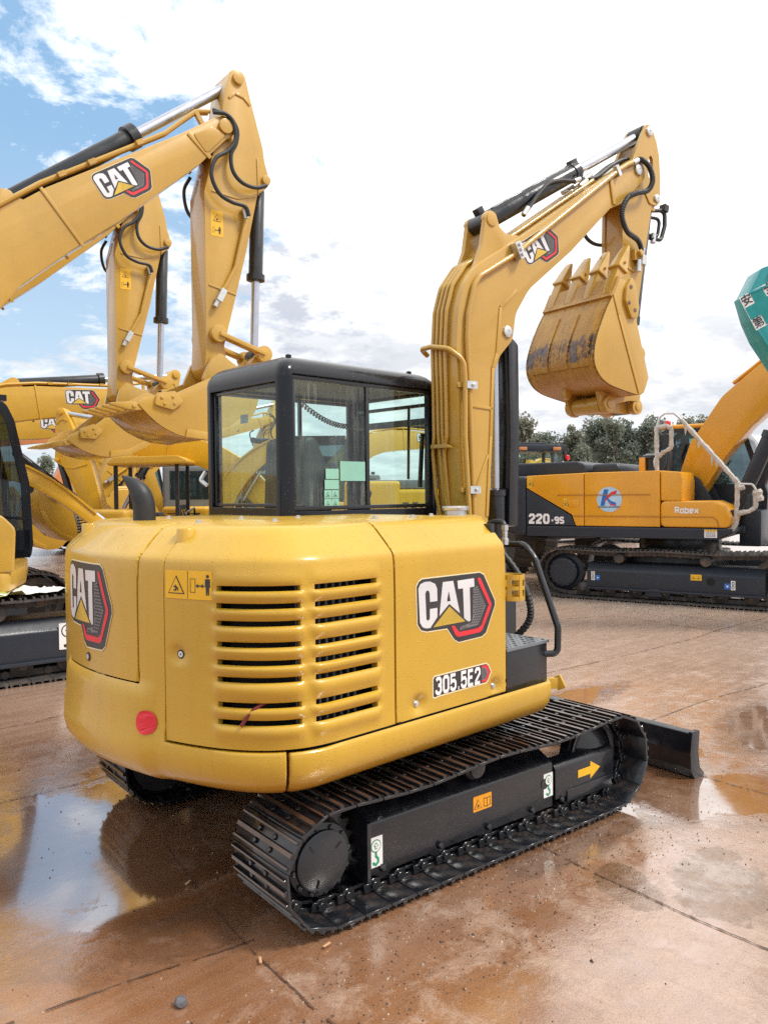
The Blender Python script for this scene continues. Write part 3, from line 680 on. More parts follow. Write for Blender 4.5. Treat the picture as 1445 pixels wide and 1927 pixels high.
ZU = lambda a=.749, step=.03, ex=(): lines(a, 1.553, step, [1.27, 1.38, 1.412, 1.42, 1.428, 1.434, 1.440, 1.446, 1.452, 1.48, 1.51, 1.532, 1.538, 1.543, 1.547, 1.550] + list(ex))
ZL = [.548, .553, .560, .567, .580, .595, .615, .635, .66, .69, .715, .73, .742]
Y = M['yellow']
# side door with bolt dimples
dimp = [((.077), .785), ((.580), .800)]
def ddoor(u, z):
    s = 0
    for (a, b) in dimp:
        r = math.hypot(u - a, (z - b)) / .042; s -= .022 * sm(1.25 - r) if r < 1.25 else 0
    return s
USD0, USD1 = .004, .708
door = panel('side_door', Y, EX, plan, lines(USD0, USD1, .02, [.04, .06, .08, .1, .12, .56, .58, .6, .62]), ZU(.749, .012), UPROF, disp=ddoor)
for a, b in dimp:
    mb = MB(); p, n = plan.at(a); q = V((p.x, p.y + .022, b)); mb.lathe([(.014, 0), (.014, .005), (.009, .005), (.009, .013), (.004, .014)], q, (0, -1, 0), 8)
    mb.build('bolt', M['zinc'], door)
# louvred engine hood
USLOT = [(.837, 1.125), (1.190, 0)]
zsl = [1.330, 1.267, 1.204, 1.128, 1.063, 1.001, .910, .847]
uL0, uL1 = 1.167, 1.479; uR0, uR1 = .811, 1.111; SH = .0092
UH0, UH1 = .719, UB - .004
def dlouv(u, z):
    s = 0
    for a, b in ((uL0, uL1), (uR0, uR1)):
        e = .028
        if a - e - .03 < u < b + e + .03:
            fu = sm((u - (a - e)) / .035 + .0) * sm(((b + e) - u) / .035)
            for i, zc in enumerate(zsl):
                lo = zsl[i + 1] + SH if i < 7 else zc - .075; hi = zc - SH
                if lo <= z <= hi:
                    t = (hi - z) / (hi - lo); s += fu * .0155 * math.sin(math.pi * min(1, t) ** .62)
            if z > zsl[0] + SH: s += fu * .012 * sm(1 - (z - zsl[0] - SH) / .05)
    r = math.hypot(u - (UH1 - .065), z - 1.075) / .038
    if r < 1.3: s -= .016 * sm(1.3 - r)
    return s
def hlouv(u, z):
    for a, b in ((uL0, uL1), (uR0, uR1)):
        if a < u < b:
            for zc in zsl:
                if abs(z - zc) < SH: return True
    return False
zx = [zc + k * SH for zc in zsl for k in (-1, 1)] + [zc - SH - d for zc in zsl for d in (.006, .014, .024, .034, .044)]
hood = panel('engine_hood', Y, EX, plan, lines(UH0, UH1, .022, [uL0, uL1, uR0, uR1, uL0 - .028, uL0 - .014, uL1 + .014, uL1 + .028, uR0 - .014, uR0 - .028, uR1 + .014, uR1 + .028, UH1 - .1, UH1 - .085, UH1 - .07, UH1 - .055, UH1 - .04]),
             ZU(.749, .022, zx + [1.03, 1.045, 1.06, 1.075, 1.09, 1.105]), UPROF, hole=hlouv, disp=dlouv, depth=.035)
p, n = plan.at(UH1 - .065); q = p - n * .016 + V((0, 0, 1.075))
MB().lathe([(.017, -.004), (.017, .003), (.012, .004)], q, n, 16, 1).lathe([(.0115, .0), (.0115, .0045), (.004, .0046), (.003, .002)], q, n, 14, 0).build('lock', [M['zinc'], M['rubber']], hood)
# engine bay seen through the slots
bay = MB(); bay.prism([(x, y) for x, y in [(-.05, -.80), (-1.0, -.80), (-1.28, -.62), (-1.36, -.3), (-1.36, .3), (-1.2, .6), (-.05, .6)]], (V((0, 0, .76)), V((1, 0, 0)), V((0, 1, 0)), V((0, 0, 1))), 0, .74)
bay.build('engine_bay', M['inside'], EX)
ra = MB(); rnd = random.Random(2)
for k in range(9):
    x = -.86 - k * .035; ra.cyl((x, -.84, .80), (x, -.84, 1.38), .006, n=6)
ra.tube(spline([(-1.12, -.85, .90), (-1.2, -.83, .93), (-1.3, -.80, .90), (-1.34, -.77, .84)]), .007, 8, 1)
ra.build('radiator', [M['grey_paint'], M['dark_red']], EX)
# counterweight: whole tail plus the low band that runs under the hood
zlip = .945
def dcw(u, z):
    e = 0
    if UB < u < UE: e = .022 * sm((zlip + .02 - z) / .06) * sm((u - UB - .04) / .06) * sm((UE - .04 - u) / .06)
    return e * (1 if z > .75 else 1)
uD0, uD1 = uy(-.315), uy(.335)
UW0 = 1.226
CPROF = LPROF[:-1] + [(.742, .012), (.80, .004), (.90, 0)] + [p for p in UPROF if p[0] > 1]
def hcw(u, z):
    if (u < UB or u > UE) and z > .742: return True
    return uD0 < u < uD1 and z > zlip
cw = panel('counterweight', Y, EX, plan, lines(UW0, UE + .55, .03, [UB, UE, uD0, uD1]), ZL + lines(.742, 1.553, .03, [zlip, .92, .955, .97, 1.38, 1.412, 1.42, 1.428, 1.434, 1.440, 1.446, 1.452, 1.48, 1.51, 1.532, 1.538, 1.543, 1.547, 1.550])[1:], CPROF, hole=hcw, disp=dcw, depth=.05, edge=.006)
g = .005
rdoor = panel('rear_door', Y, EX, plan, lines(uD0 + g, uD1 - g, .03, [uD0 + g + .012, uD1 - g - .012]), lines(zlip + .005, 1.553, .03, [1.38, 1.412, 1.42, 1.428, 1.434, 1.440, 1.446, 1.452, 1.48, 1.51, 1.532, 1.538, 1.543, 1.547, 1.550]), [(a, d + .004) for a, d in CPROF], depth=.04, edge=.010)
p, n = plan.at(uy(.06)); MB().lathe([(.018, -.002), (.018, .004), (.012, .005)], p + n * .004 + V((0, 0, 1.0)), n, 14, 1).lathe([(.0115, .0), (.0115, .006), (.003, .0062)], p + n * .004 + V((0, 0, 1.0)), n, 14, 0).build('lock', [M['zinc'], M['rubber']], rdoor)
rim_z = 0
# side sill with rounded front end
spp = LPROF
def sprof_disp(u, z): return -.05 * sm((-.33 - u) / .06) if u < -.33 else 0
sill = panel('side_sill', Y, EX, plan, lines(-.385, UW0 - .012, .05, [-.37, -.36, -.35, -.34, -.33]), ZL, LPROF, disp=sprof_disp, depth=.05, edge=.012)
lsill = panel('side_sill', Y, EX, plan, lines(UE + .56, 4.75, .08), ZL, LPROF, depth=.05, edge=.012)
lcov = panel('left_cover', Y, EX, plan, lines(UE + .004, UE + .62, .03), ZU(), UPROF, depth=.03)
# lifting bosses on the top corners
for u in (UB - .02, UE + .02):
    p, n = plan.at(u); q = p - n * .105
    MB().lathe([(.0, 1.40), (.038, 1.40), (.036, 1.535), (.032, 1.540), (.018, 1.540), (.016, 1.52), (0, 1.52)][1:-1], (q.x, q.y, 0), (0, 0, 1), 20).build('lifting_boss', Y, EX)
# top deck: two plates with a seam
ring = [plan.at(u)[0] - plan.at(u)[1] * .214 for u in lines(0.0, UE + .62, .05)]
def clip(poly, x, keep):
    out = []
    for i in range(len(poly)):
        a, b = poly[i - 1], poly[i]; ia, ib = keep(a.x, x), keep(b.x, x)
        if ia != ib: t = (x - a.x) / (b.x - a.x); out.append(a.lerp(b, t))
        if ib: out.append(b)
    return out
DF = (V((0, 0, 0)), V((1, 0, 0)), V((0, 1, 0)), V((0, 0, 1)))
full = ring + [V((-.02, .69, 0)), V((0, .6, 0))]
for kp, xs in ((lambda a, x: a <= x, -.717), (lambda a, x: a >= x, -.709)):
    mb = MB(); mb.prism([(q.x, q.y) for q in clip(full, xs, kp)], DF, 1.535, 1.5535); mb.build('top_cover', Y, EX, bevel=.004)
fd = MB()
for (x, y) in ((-.52, -.60), (-.30, -.62), (-.95, -.45), (-1.0, .35), (-1.18, .22), (-.85, -.05), (-.1, -.55), (-1.22, -.30), (-.62, -.18)):
    fd.lathe([(.018, 1.553), (.018, 1.557), (.010, 1.557), (.010, 1.566), (.004, 1.567)], (x, y, 0), (0, 0, 1), 8)
fd.build('bolt', M['zinc'], EX)
fc = MB(); fc.lathe([(.055, 1.553), (.055, 1.575), (.068, 1.578), (.07, 1.592), (.062, 1.598), (.01, 1.60)], (.10, -.53, 0), (0, 0, 1), 24); fc.build('fuel_cap', M['zinc'], EX)
MB().box(0.0, .22, -.62, -.40, .76, 1.553).build('tank_cover', Y, EX, bevel=.03)
# bulkhead behind the step and swing frame below
bh = MB(); bh.box(-.03, -.005, -.86, .2, .70, 1.52); bh.build('bulkhead', M['black_dry'], EX)
rf = MB(); rf.prism([(.70, -.20), (.70, .15), (.62, .88), (-1.0, .88), (-1.35, .5), (-1.42, 0), (-1.35, -.5), (-1.0, -.88), (.36, -.88), (.40, -.75)], DF, .61, .735); rf.build('revolving_frame', M['black_dry'], EX, bevel=.01)
lg = MB(); lg.lathe([(.46, .46), (.46, .50), (.52, .51), (.52, .57), (.47, .58), (.47, .615)], (0, 0, 0), (0, 0, 1), 40); lg.build('slewing_ring', M['black_dry'], EX)
# red dot, warning sign and emblems
def pmap(uc, zc, sx=1, sz=1, step=.0011):
    def f(a, b, l):
        p, n = plan.at(uc - a * sx); z = zc + b * sz
        pr = UPROF if uc < UB else CPROF
        d = interp(pr, z) + (dcw(uc - a * sx, z) if uc >= UB else 0) + (.004 if uD0 < uc < uD1 else 0)
        return p + n * (d + step * (l + 1) + .001) + V((0, 0, z))
    return f
def pfix(f): return f
decal('red_sticker', [(circ(0, 0, .045, 28), 0, 0)], [M['red']], cw, (lambda a, b, l, f=pmap(uy(-.372), .808, step=.0045): f(a, b, l)), 'round red sticker low on the tail corner', sub=2)
decal('warning_sticker', warn_layers(.215, .105), [M['sign_yellow'], M['ink']], hood, lambda a, b, l, f=pmap(UB - .012, 1.285): f(a, b, l), sub=3)
decal('brand_emblem', emblem_layers(), EMM(), door, planemap((V((-.3365, -HW, 1.1675)), V((1, 0, 0)), V((0, 0, 1)), V((0, -1, 0)))), 'large black, red and silver emblem on the side door')
decal('brand_emblem', emblem_layers(), EMM(), rdoor, pmap(uy(.075), 1.215, .90, 1.20, .0012), 'emblem on the tail door', sub=3)
Lb, wd = text_layers('305.5E2', .062, 1, 2, .0, 0, w=.24, asp=.78, gap=.36)
o1 = [(-.022, -.012), (-.022, .066), (-.01, .078), (.30, .080), (.335, .080), (.352, .068), (.372, .034), (.348, -.004), (.332, -.014), (.02, -.016), (-.01, -.020)]
o2 = [(.300, .070), (.338, .070), (.362, .034), (.336, -.004), (.300, -.004)]
nt = [(.300, .060), (.328, .060), (.345, .034), (.326, .006), (.300, .006)]
Lm = [(o1, 0, 0), (inset(o1, .006), 2, .5), (o2, 3, 1), (nt, 4, 1.4)] + [(circ(.306 + i * .009 + (j % 2) * .0045, .014 + j * .008, .003, 6), 2, 1.8) for j in range(6) for i in range(4) if .306 + i * .009 + (j % 2) * .0045 < .338 - abs(j - 2.5) * .005] + Lb
decal('model_badge', Lm, [M['cream'], M['white'], M['ink'], M['red'], M['mesh_grey']], door, planemap((V((-.478, -HW, .825)), V((.995, 0, .0)), V((0, 0, 1)), V((0, -1, 0)))))
# exhaust: curved rubber-black pipe with slash cut
ex = MB(); rv = V((.72, -.69, 0)); bp0 = V((-1.2, .21, 0)); ep = spline([bp0 + rv * o + V((0, 0, z)) for o, z in ((0, 1.545), (.001, 1.60), (-.008, 1.655), (-.032, 1.70), (-.066, 1.733), (-.100, 1.757))], 7)
nr = len(ep); ex.tube(ep, lambda k: .051 * (1 - .10 * k / nr) if k < nr * .45 else .0487 * (1 - ((k / (nr - 1) - .45) / .55) ** 1.3 * .95), 22); ex.build('exhaust_pipe', M['rubber'], EX, bevel=0)
# step box with chequer plate, grab rail, hose, cup holder, hook
sbx = MB(); sbx.box(.022, .345, -.905, -.60, .725, .925); sb_ = sbx.build('step_box', M['black'], EX, bevel=.006)
tp = MB(); tp.box(.016, .352, -.912, -.59, .926, .940, M=None)
for i in range(9):
    for j in range(9):
        x, y = .04 + i * .036, -.89 + j * .034; a = R(45 if (i + j) % 2 else -45)
        tp.add([V((x + .013 * math.cos(a), y + .013 * math.sin(a), .9405)), V((x - .004 * math.sin(a), y + .004 * math.cos(a), .944)), V((x - .013 * math.cos(a), y - .013 * math.sin(a), .9405)), V((x + .004 * math.sin(a), y - .004 * math.cos(a), .944))], [(0, 1, 2, 3)])
tp.build('chequer_plate', M['grey_paint'], sb_)
rl = fillet([(.16, -.40, 1.385), (.38, -.60, 1.396), (.38, -.745, 1.40), (.38, -.81, 1.33), (.38, -.945, 1.0), (.38, -.942, .87), (.33, -.895, .87)], [0, .06, .07, .07, .08, .05, 0], 8)
MB().tube(rl, .017, 12).build('grab_rail', M['black'], EX)
hp = spline([(.42, -.30, 1.50), (.46, -.44, 1.42), (.5, -.60, 1.25), (.5, -.685, 1.10), (.5, -.68, .98), (.44, -.58, .86), (.36, -.46, .78)], 14)
MB().tube(hp, lambda k: .0165 if k % 2 else .0205, 10).build('ribbed_hose', M['rubber'], EX)
ft = MB(); ft.tube(spline([(.30, -.50, 1.40), (.30, -.58, 1.50), (.30, -.66, 1.515), (.30, -.685, 1.495)], 6), .014, 8, 1); ft.lathe([(.02, 0), (.02, .03), (.014, .032), (.014, .07), (.018, .072), (.018, .10)], (.30, -.685, 1.40), (0, 0, 1), 10); ft.build('hydraulic_fitting', [M['zinc'], M['rubber']], EX)
cu = MB(); O = V((.06, -.915, 0))
for z0, z1 in ((1.165, 1.185), (1.215, 1.232), (1.262, 1.285)): cu.lathe([(.050, z0), (.054, z0), (.054, z1), (.050, z1), (.050, z0)], O + V((0, 0, 0)), (0, 0, 1), 24, caps=False)
for k in range(6):
    a = R(60 * k + 20); cu.bar(O + V((.052 * math.cos(a), .052 * math.sin(a), 1.17)), O + V((.052 * math.cos(a), .052 * math.sin(a), 1.28)), .018, .005, (math.cos(a), math.sin(a), 0))
cu.bar((-.01, -.86, 1.22), (.03, -.88, 1.22), .03, .06); cu.build('cup_holder', Y, EX)
hk = MB(); hk.bar((.36, -.84, .71), (.46, -.90, .705), .03, .055); hk.bar((.445, -.885, .70), (.455, -.925, .72), .02, .07); hk.build('tie_down_hook', Y, EX, bevel=.006)

# ------------------------------------------------------------------ cab
CX0, CX1, CY0, CY1, CZT = -.492, .690, .10, .862, 2.392
def rrect(x0, x1, y0, y1, r, n=8):
    out = []
    for cx, cy, a0 in ((x1 - r, y0 + r, -90), (x1 - r, y1 - r, 0), (x0 + r, y1 - r, 90), (x0 + r, y0 + r, 180)):
        out += [(cx + r * math.cos(R(a0 + 90 * k / n)), cy + r * math.sin(R(a0 + 90 * k / n))) for k in range(n + 1)]
    return out
rr = rrect(CX0, CX1, CY0, CY1, .056); rr = [((CX0 + CX1) / 2, CY0)] + rr + [((CX0 + CX1) / 2, CY0)]
cplan = Plan(rr, 0); cw_ = cplan.U[-1]
def cu_of(test):
    for k in range(6000):
        u = cw_ * k / 6000
        if test(*cplan.at(u)): return u
CPR = [(.75, 0), (2.285, 0), (2.312, -.005), (2.340, -.020), (2.362, -.042), (2.378, -.070), (2.388, -.105), (CZT, -.16)]
# window openings in plan parameter: right side, front, left side, rear
def rng(side):
    if side == 'right_b': return cu_of(lambda p, n: p.y < CY0 + .001 and p.x >= -9), None
zb, zt = 1.575, 2.285
def hcab(u, z):
    p, n = cplan.at(u)
    if n.y > .9 or n.y < -.9:
        s = abs(p.y - CY0) < .01
        if s: return -.430 < p.x < .630 and zb < z < zt
        return -.42 < p.x < .60 and .95 < z < zt - .02
    if abs(p.x - CX0) < .01: return .168 < p.y < .790 and zb + .02 < z < 2.245
    if abs(p.x - CX1) < .01: return .175 < p.y < .785 and .95 < z < zt
    return False
ks = [u for u in cplan.U]
def uat(fx): return cu_of(fx)
brk = []
for (tst) in (lambda p, n: p.y < CY0 + .001 and p.x > .630, lambda p, n: abs(p.x - CX1) < .002 and p.y > .175, lambda p, n: abs(p.x - CX1) < .002 and p.y > .785, lambda p, n: abs(p.y - CY1) < .002 and p.x < .60, lambda p, n: abs(p.y - CY1) < .002 and p.x < -.42, lambda p, n: abs(p.x - CX0) < .002 and p.y < .790, lambda p, n: abs(p.x - CX0) < .002 and p.y < .168):
    brk.append(cu_of(tst))
brk.append(cw_ - ((CX0 + CX1) / 2 - (-.430)))
ulin = sorted(set([round(x, 5) for x in ks + brk])); ulin = [u for i, u in enumerate(ulin) if i == 0 or u - ulin[i - 1] > 1e-4]
cab = panel('cab', M['cabblack'], EX, cplan, ulin, sorted([.75, .95, 1.40, zb, zb + .02, 2.245, zt - .02, zt, 2.30, 2.312, 2.326, 2.340, 2.352, 2.362, 2.371, 2.378, 2.384, 2.388, CZT]), CPR, hole=hcab, depth=.045, edge=.008, sharp=50, out=-1, off=lambda p, d: V(((p.x - .099) * (1 + d / .591) + .099, (p.y - .481) * (1 + d / .381) + .481, 0)))
rf_ = MB(); rf_.prism(rrect(CX0 + .15, CX1 - .15, CY0 + .15, CY1 - .15, .03), DF, 2.33, CZT + .0005); rf_.build('roof', M['cabblack'], cab)
hl = MB(); hl.prism(rrect(CX0 + .05, CX1 - .05, CY0 + .05, CY1 - .05, .05), DF, 2.28, 2.325); hl.build('headliner', M['headliner'], cab)
rib = MB()
for k in range(2): rib.bar((CX0 + .18, CY0 + .2 + .36 * k, CZT + .002), (CX1 - .2, CY0 + .2 + .36 * k, CZT + .002), .03, .012)
rib.lathe([(.016, 2.36), (.016, 2.395), (.008, 2.40)], (-.38, .20, 0), (0, 0, 1), 8); rib.lathe([(.016, 2.36), (.016, 2.395), (.008, 2.40)], (.52, .20, 0), (0, 0, 1), 8)
rib.build('roof_rib', M['cabblack'], cab)
# window frames and panes
def wframe(name, axis, at_, a0, a1, b0, b1, w, d, mull=None, glass='glass', inner=.012):
    mb = MB()
    def bx(p0, p1, q0, q1):
        if axis == 'y': mb.box(p0, p1, at_ - d, at_ + d, q0, q1)
        else: mb.box(at_ - d, at_ + d, p0, p1, q0, q1)
    bx(a0, a1, b1 - w, b1); bx(a0, a1, b0, b0 + w); bx(a0, a0 + w, b0 + w, b1 - w); bx(a1 - w, a1, b0 + w, b1 - w)
    if mull: bx(mull - w * .55, mull + w * .55, b0 + w, b1 - w)
    q = [(a0 + w / 2, b0 + w / 2), (a1 - w / 2, b0 + w / 2), (a1 - w / 2, b1 - w / 2), (a0 + w / 2, b1 - w / 2)]
    mb.add([(x, at_, z) if axis == 'y' else (at_, x, z) for x, z in q], [(0, 1, 2, 3)], 1)
    return mb.build(name, [M['black'], M[glass]], cab, bevel=.003)
wr = wframe('side_window', 'y', CY0 + .028, -.424, .626, zb + .004, zt - .004, .022, .010, mull=.105)
wb = wframe('rear_window', 'x', CX0 + .028, .173, .785, zb + .024, 2.241, .018, .010)
wf = wframe('windscreen', 'x', CX1 - .028, .18, .78, .955, zt - .004, .02, .010, glass='glass_clear')
wl = wframe('door_window', 'y', CY1 - .028, -.415, .595, .955, zt - .024, .02, .010, mull=.18, glass='glass_clear')
wb2 = MB(); wb2.bar((CX1 - .06, .15, 2.10), (CX1 - .06, .81, 2.10), .03, .04); wb2.bar((CX1 - .06, .15, 2.20), (CX1 - .06, .81, 2.20), .02, .02); wb2.build('front_guard_bar', M['black'], cab)
# stickers on panes, seat, controls, coiled cord
def plate(name, axis, at_, a0, a1, b0, b1, mat, par, lab=None):
    mb = MB()
    mb.add([(a0, at_, b0), (a1, at_, b0), (a1, at_, b1), (a0, at_, b1)] if axis == 'y' else [(at_, a0, b0), (at_, a1, b0), (at_, a1, b1), (at_, a0, b1)], [(0, 1, 2, 3)])
    o = mb.build(name, mat, par, smooth=False)
    if lab: o['label'] = lab
    return o
ysk = CY0 + .022
plate('sticker', 'y', ysk, -.098, .085, 1.735, 1.842, M['mint'], cab, 'large blank mint sticker'); plate('sticker', 'y', ysk, -.200, -.108, 1.745, 1.800, M['mint'], cab); plate('sticker', 'y', ysk, -.208, -.108, 1.690, 1.740, M['mint'], cab)
for z0 in (1.640, 1.592):
    Lw = warn_layers(.05, .045, False); decal('warning_sticker', [(P, mi, l) for P, mi, l in Lw] + [([(a + .052, b) for a, b in P], mi, l) for P, mi, l in Lw], [M['green'] if 0 else M['mint'], M['ink']], cab, planemap((V((-.212, ysk, z0)), V((1, 0, 0)), V((0, 0, 1)), V((0, -1, 0)))))
plate('sticker', 'x', CX0 + .034, .463, .537, 2.054, 2.102, M['grey_paint'], cab)
st_ = MB(); st_.prism(rpoly([(-.40, 1.20), (-.18, 1.20), (-.24, 1.55), (-.30, 1.86), (-.36, 1.98), (-.44, 1.97), (-.46, 1.6)], [.04, .06, .1, .06, .05, .05, .1]), (V((.13, 0, 0)), V((1, 0, 0)), V((0, 0, 1)), V((0, 1, 0))), .16, .52); st_.prism(rpoly([(-.30, 1.12), (.16, 1.10), (.20, 1.20), (.12, 1.24), (-.30, 1.22)], .04), XZ, .16, .56)
st_.build('seat', M['seat'], cab, bevel=.03, seg=3)
MB().box(-.30, .15, .2, .54, .78, 1.10).build('seat_base', M['black_dry'], cab, bevel=.02)
for yy in (.20, .77):
    jo = MB(); jo.tube(spline([(.17, yy, 1.35), (.18, yy, 1.50), (.165, yy, 1.58)], 5), .014, 8); jo.tube(spline([(.165, yy, 1.57), (.16, yy, 1.64), (.175, yy, 1.69)], 5), lambda k: [.022, .026, .028, .026, .026, .026, .028, .03, .03, .024, .012][min(k, 10)], 10); jo.box(.0, .24, yy - .05, yy + .05, 1.22, 1.36); jo.build('joystick', M['seat'], cab)
cd = MB(); pts = []
for k in range(300):
    t = k / 299; x = -.02 + .58 * t; zz = 2.235 - .13 * t - .07 * math.sin(math.pi * t); a = k * 2 * math.pi / 11
    pts.append((x, .62 + .014 * math.cos(a), zz + .014 * math.sin(a)))
cd.tube(pts, .0042, 5); cd.build('coiled_cord', M['rubber'], cab)
MB().tube(fillet([(.20, .3, 2.275), (.20, .3, 2.205), (.255, .3, 2.205), (.255, .3, 2.275)], .02), .006, 6).build('coat_hook', M['rubber'], cab)
wp = MB(); wp.bar((.635, .2, 2.03), (.64, .23, 1.70), .02, .02); wp.bar((.62, .30, 2.2), (.62, .31, 1.75), .012, .012); wp.build('wiper', M['rubber'], cab)
dp = MB(); dp.box(CX0 + .06, CX1 - .06, CY0 + .06, CY1 - .06, .76, .80); dp.build('cab_floor', M['seat'], cab)
ch = MB(); ch.box(-.385, -.365, CY0 + .034, CY0 + .05, 1.70, 1.80); ch.build('window_latch', M['rubber'], cab, bevel=.004)
hdl = MB(); hdl.tube(fillet([(CX0 + .02, CY1 + .01, 1.72), (CX0 - .0, CY1 + .05, 1.75), (CX0 + .03, CY1 + .04, 1.80)], .02), .012, 8); hdl.build('door_catch', M['zinc'], cab)
# ------------------------------------------------------------------ boom, arm, bucket (own swing plane)
BT = R(-9); BO = V((.75, -.03, 0)); bd = V((math.cos(BT), math.sin(BT), 0)); bl = V((-math.sin(BT), math.cos(BT), 0))
BF = (BO, bd, V((0, 0, 1)), bl)
def bp(s, z, l=0): return BO + bd * s + bl * l + V((0, 0, z))
HB = .115
top_edge = [(-.04, .95), (-.095, 1.52), (-.136, 1.996), (-.145, 2.50), (-.130, 2.724), (-.085, 2.88), (.008, 3.005), (.40, 3.251), (1.267, 3.836), (1.440, 3.945)]
tip = [(1.50 + .085 * math.cos(R(a)), 3.888 + .085 * math.sin(R(a))) for a in range(110, -60, -20)]
low = [(1.343, 3.629), (1.209, 3.565), (.829, 3.22), (.445, 2.92), (.330, 2.755), (.315, 2.66), (.300, 2.59), (.200, 2.49), (.152, 2.385), (.135, 2.00), (.092, 1.513), (.11, .95)]
boutline = fillet([V(p) for p in top_edge], [0, .1, .2, .5, .35, .35, .3, .1, .2, 0], 5) + [V(p) for p in tip] + fillet([V(p) for p in low], [0, .05, .3, .3, .15, .05, .06, .10, .06, .1, .1, 0], 4)
yb = M['yellow_dry']
mb = MB(); mb.prism([tuple(p) for p in boutline], BF, -HB, HB); boom = mb.build('boom', yb, EX, bevel=.008)
fl = MB()
# weld flanges along the side plate edges, seam plates
def ribs(pts, lat, w, t, mb, fr=BF):
    O, U, W, N = fr
    for a, b in zip(pts, pts[1:]):
        a, b = V(a), V(b); d = (b - a).normalized(); n = V((-d.y, d.x)) * w / 2
        poly = [tuple(p) for p in (a + n, b + n, b - n, a - n)]; mb.prism(poly, fr, lat, lat + t)
for sgn in (-1, 1):
    L0 = HB * sgn
    ribs([(1.205, 3.79), (1.245, 3.60)], L0, .035, .010 * sgn, fl); ribs([(.335, 2.90), (.20, 2.78), (.17, 2.50), (.135, 2.41), (.115, 2.0), (.08, 1.52)], L0, .022, .006 * sgn, fl)
    ribs([(-.03, 2.175), (.13, 2.165)], L0, .018, .006 * sgn, fl); ribs([(.095, 1.89), (.0, 1.70)], L0, .016, .005 * sgn, fl)
    ear = fillet([V(p) for p in [(-.02, 2.96), (.03, 3.035), (.074, 3.14), (.100, 3.29)]], .1) + [V((.149 + .055 * math.cos(R(a)), 3.300 + .055 * math.sin(R(a)))) for a in range(170, 20, -25)] + fillet([V(p) for p in [(.215, 3.27), (.270, 3.235), (.42, 3.25), (.30, 3.10)]], .06)
    fl.prism([tuple(p) for p in ear], BF, .062 * sgn, .098 * sgn)
    fl.prism(circ(.149, 3.300, .040, 18), BF, .098 * sgn, .106 * sgn)
fl.build('boom_bracket', yb, boom, bevel=.004)
pn = MB()
for (s, z, r, l) in ((1.50, 3.888, .036, HB + .012), (.256, 2.638, .034, HB + .012)):
    for sg in (-1, 1): pn.lathe([(r, -.02), (r, 0), (r * .8, .004), (r * .25, .004), (r * .2, .001)], bp(s, z, l * sg), bl * sg, 20)
pn.build('pin', M['zinc'], boom)
# steel pipes: four up the back, two up the right side, a loop over the top
pp = MB()
bk = lambda s, z, o: (s, z)
for i, lt in enumerate((.082, .045, .006, -.034)):
    o = .020; P = [(-.055 - o, 1.35), (-.095 - o, 1.62), (-.115 - o, 1.80), (-.136 - o, 2.02), (-.145 - o, 2.50), (-.130 - o, 2.735), (-.085 - o * .9, 2.89), (.0, 3.025), (.15, 3.115), (.40, 3.275), (.78 + .1 * i, 3.53 + .067 * i), (.95 + .06 * i, 3.645 + .04 * i)]
    Q = [bp(s, z, lt) for s, z in P]
    if i == 0: Q[1] = bp(-.13, 1.66, .105); Q[2] = bp(-.15, 1.90, .105); Q[3] = bp(-.158, 2.0, .083)
    if i == 3: Q[1] = bp(-.12, 1.62, .022); Q[2] = bp(-.135, 1.86, .022); Q[3] = bp(-.157, 2.0, -.034)
    pp.tube(fillet(Q, .10, 5), .0125, 10)
so = -HB - .018
pp.tube(fillet([bp(s, z, so) for s, z in [(-.03, 1.40), (-.054, 1.997), (-.077, 2.567), (-.070, 2.70), (-.02, 2.88), (.02, 2.935), (.348, 3.135), (.42, 3.195), (1.20, 3.775), (1.261, 3.822), (1.36, 3.885), (1.43, 3.92)]], [0, .1, .2, .15, .1, .08, .08, .08, .1, .08, .08, 0], 5), .0165, 12)
loop = [bp(-.075, 1.40, so - .012), bp(-.11, 1.99, so - .012), bp(-.107, 2.30, so - .012), bp(-.115, 2.43, so - .010), bp(-.185, 2.50, -.09), bp(-.20, 2.53, .05), bp(-.20, 2.53, .15), bp(-.14, 2.50, .165)]
pp.tube(fillet(loop, [0, .1, .1, .09, .06, .05, .04, 0], 7), .0155, 12)
pp.build('hydraulic_pipe', yb, boom)
clp = MB()
for z in (2.215, 1.98 + .02): clp.prism([(-.100, -.012), (.095, -.012), (.095, .012), (-.05, .012)], (bp(-.141, z - .06 if z < 2.1 else z, 0), bl, V((0, 0, 1)), -bd), .018, .038) if z < 2.1 else None
clp.bar(bp(.30, 3.225, -.05), bp(.30, 3.225, .095), .012, .03, (0, 0, 1))
for s, z in ((-.085, 2.29), (-.068, 1.68)): clp.bar(bp(s - .06, z, so + .012), bp(s + .03, z, so + .012), .02, .03, (0, 0, 1))
clp.build('pipe_bracket', yb, boom, bevel=.003)
zk = MB()
for s, z in ((-.072, 2.29), (-.052, 1.68)):
    zk.bar(bp(s - .035, z, so - .024), bp(s + .045, z, so - .024), .012, .044, (0, 0, 1)); zk.lathe([(.012, 0), (.012, .01), (.006, .012)], bp(s + .012, z, so - .03), -bl, 6)
zk.bar(bp(.295, 3.175, so - .012), bp(.345, 3.085, so - .012), .045, .05, bl); zk.bar(bp(1.235, 3.85, so - .005), bp(1.275, 3.79, so - .005), .03, .03, bl)
for k in range(3): zk.cyl(bp(.310 + .012 * k, 3.16 - .028 * k, so - .03), bp(.310 + .012 * k, 3.16 - .028 * k, so - .05), .011, n=8)
for s, z, l in ((.96, 3.68, .08), (1.02, 3.72, .045), (1.08, 3.77, .0), (1.00, 3.70, -.03)): zk.cyl(bp(s, z, l), bp(s + .07, z + .048, l), .017, n=10)
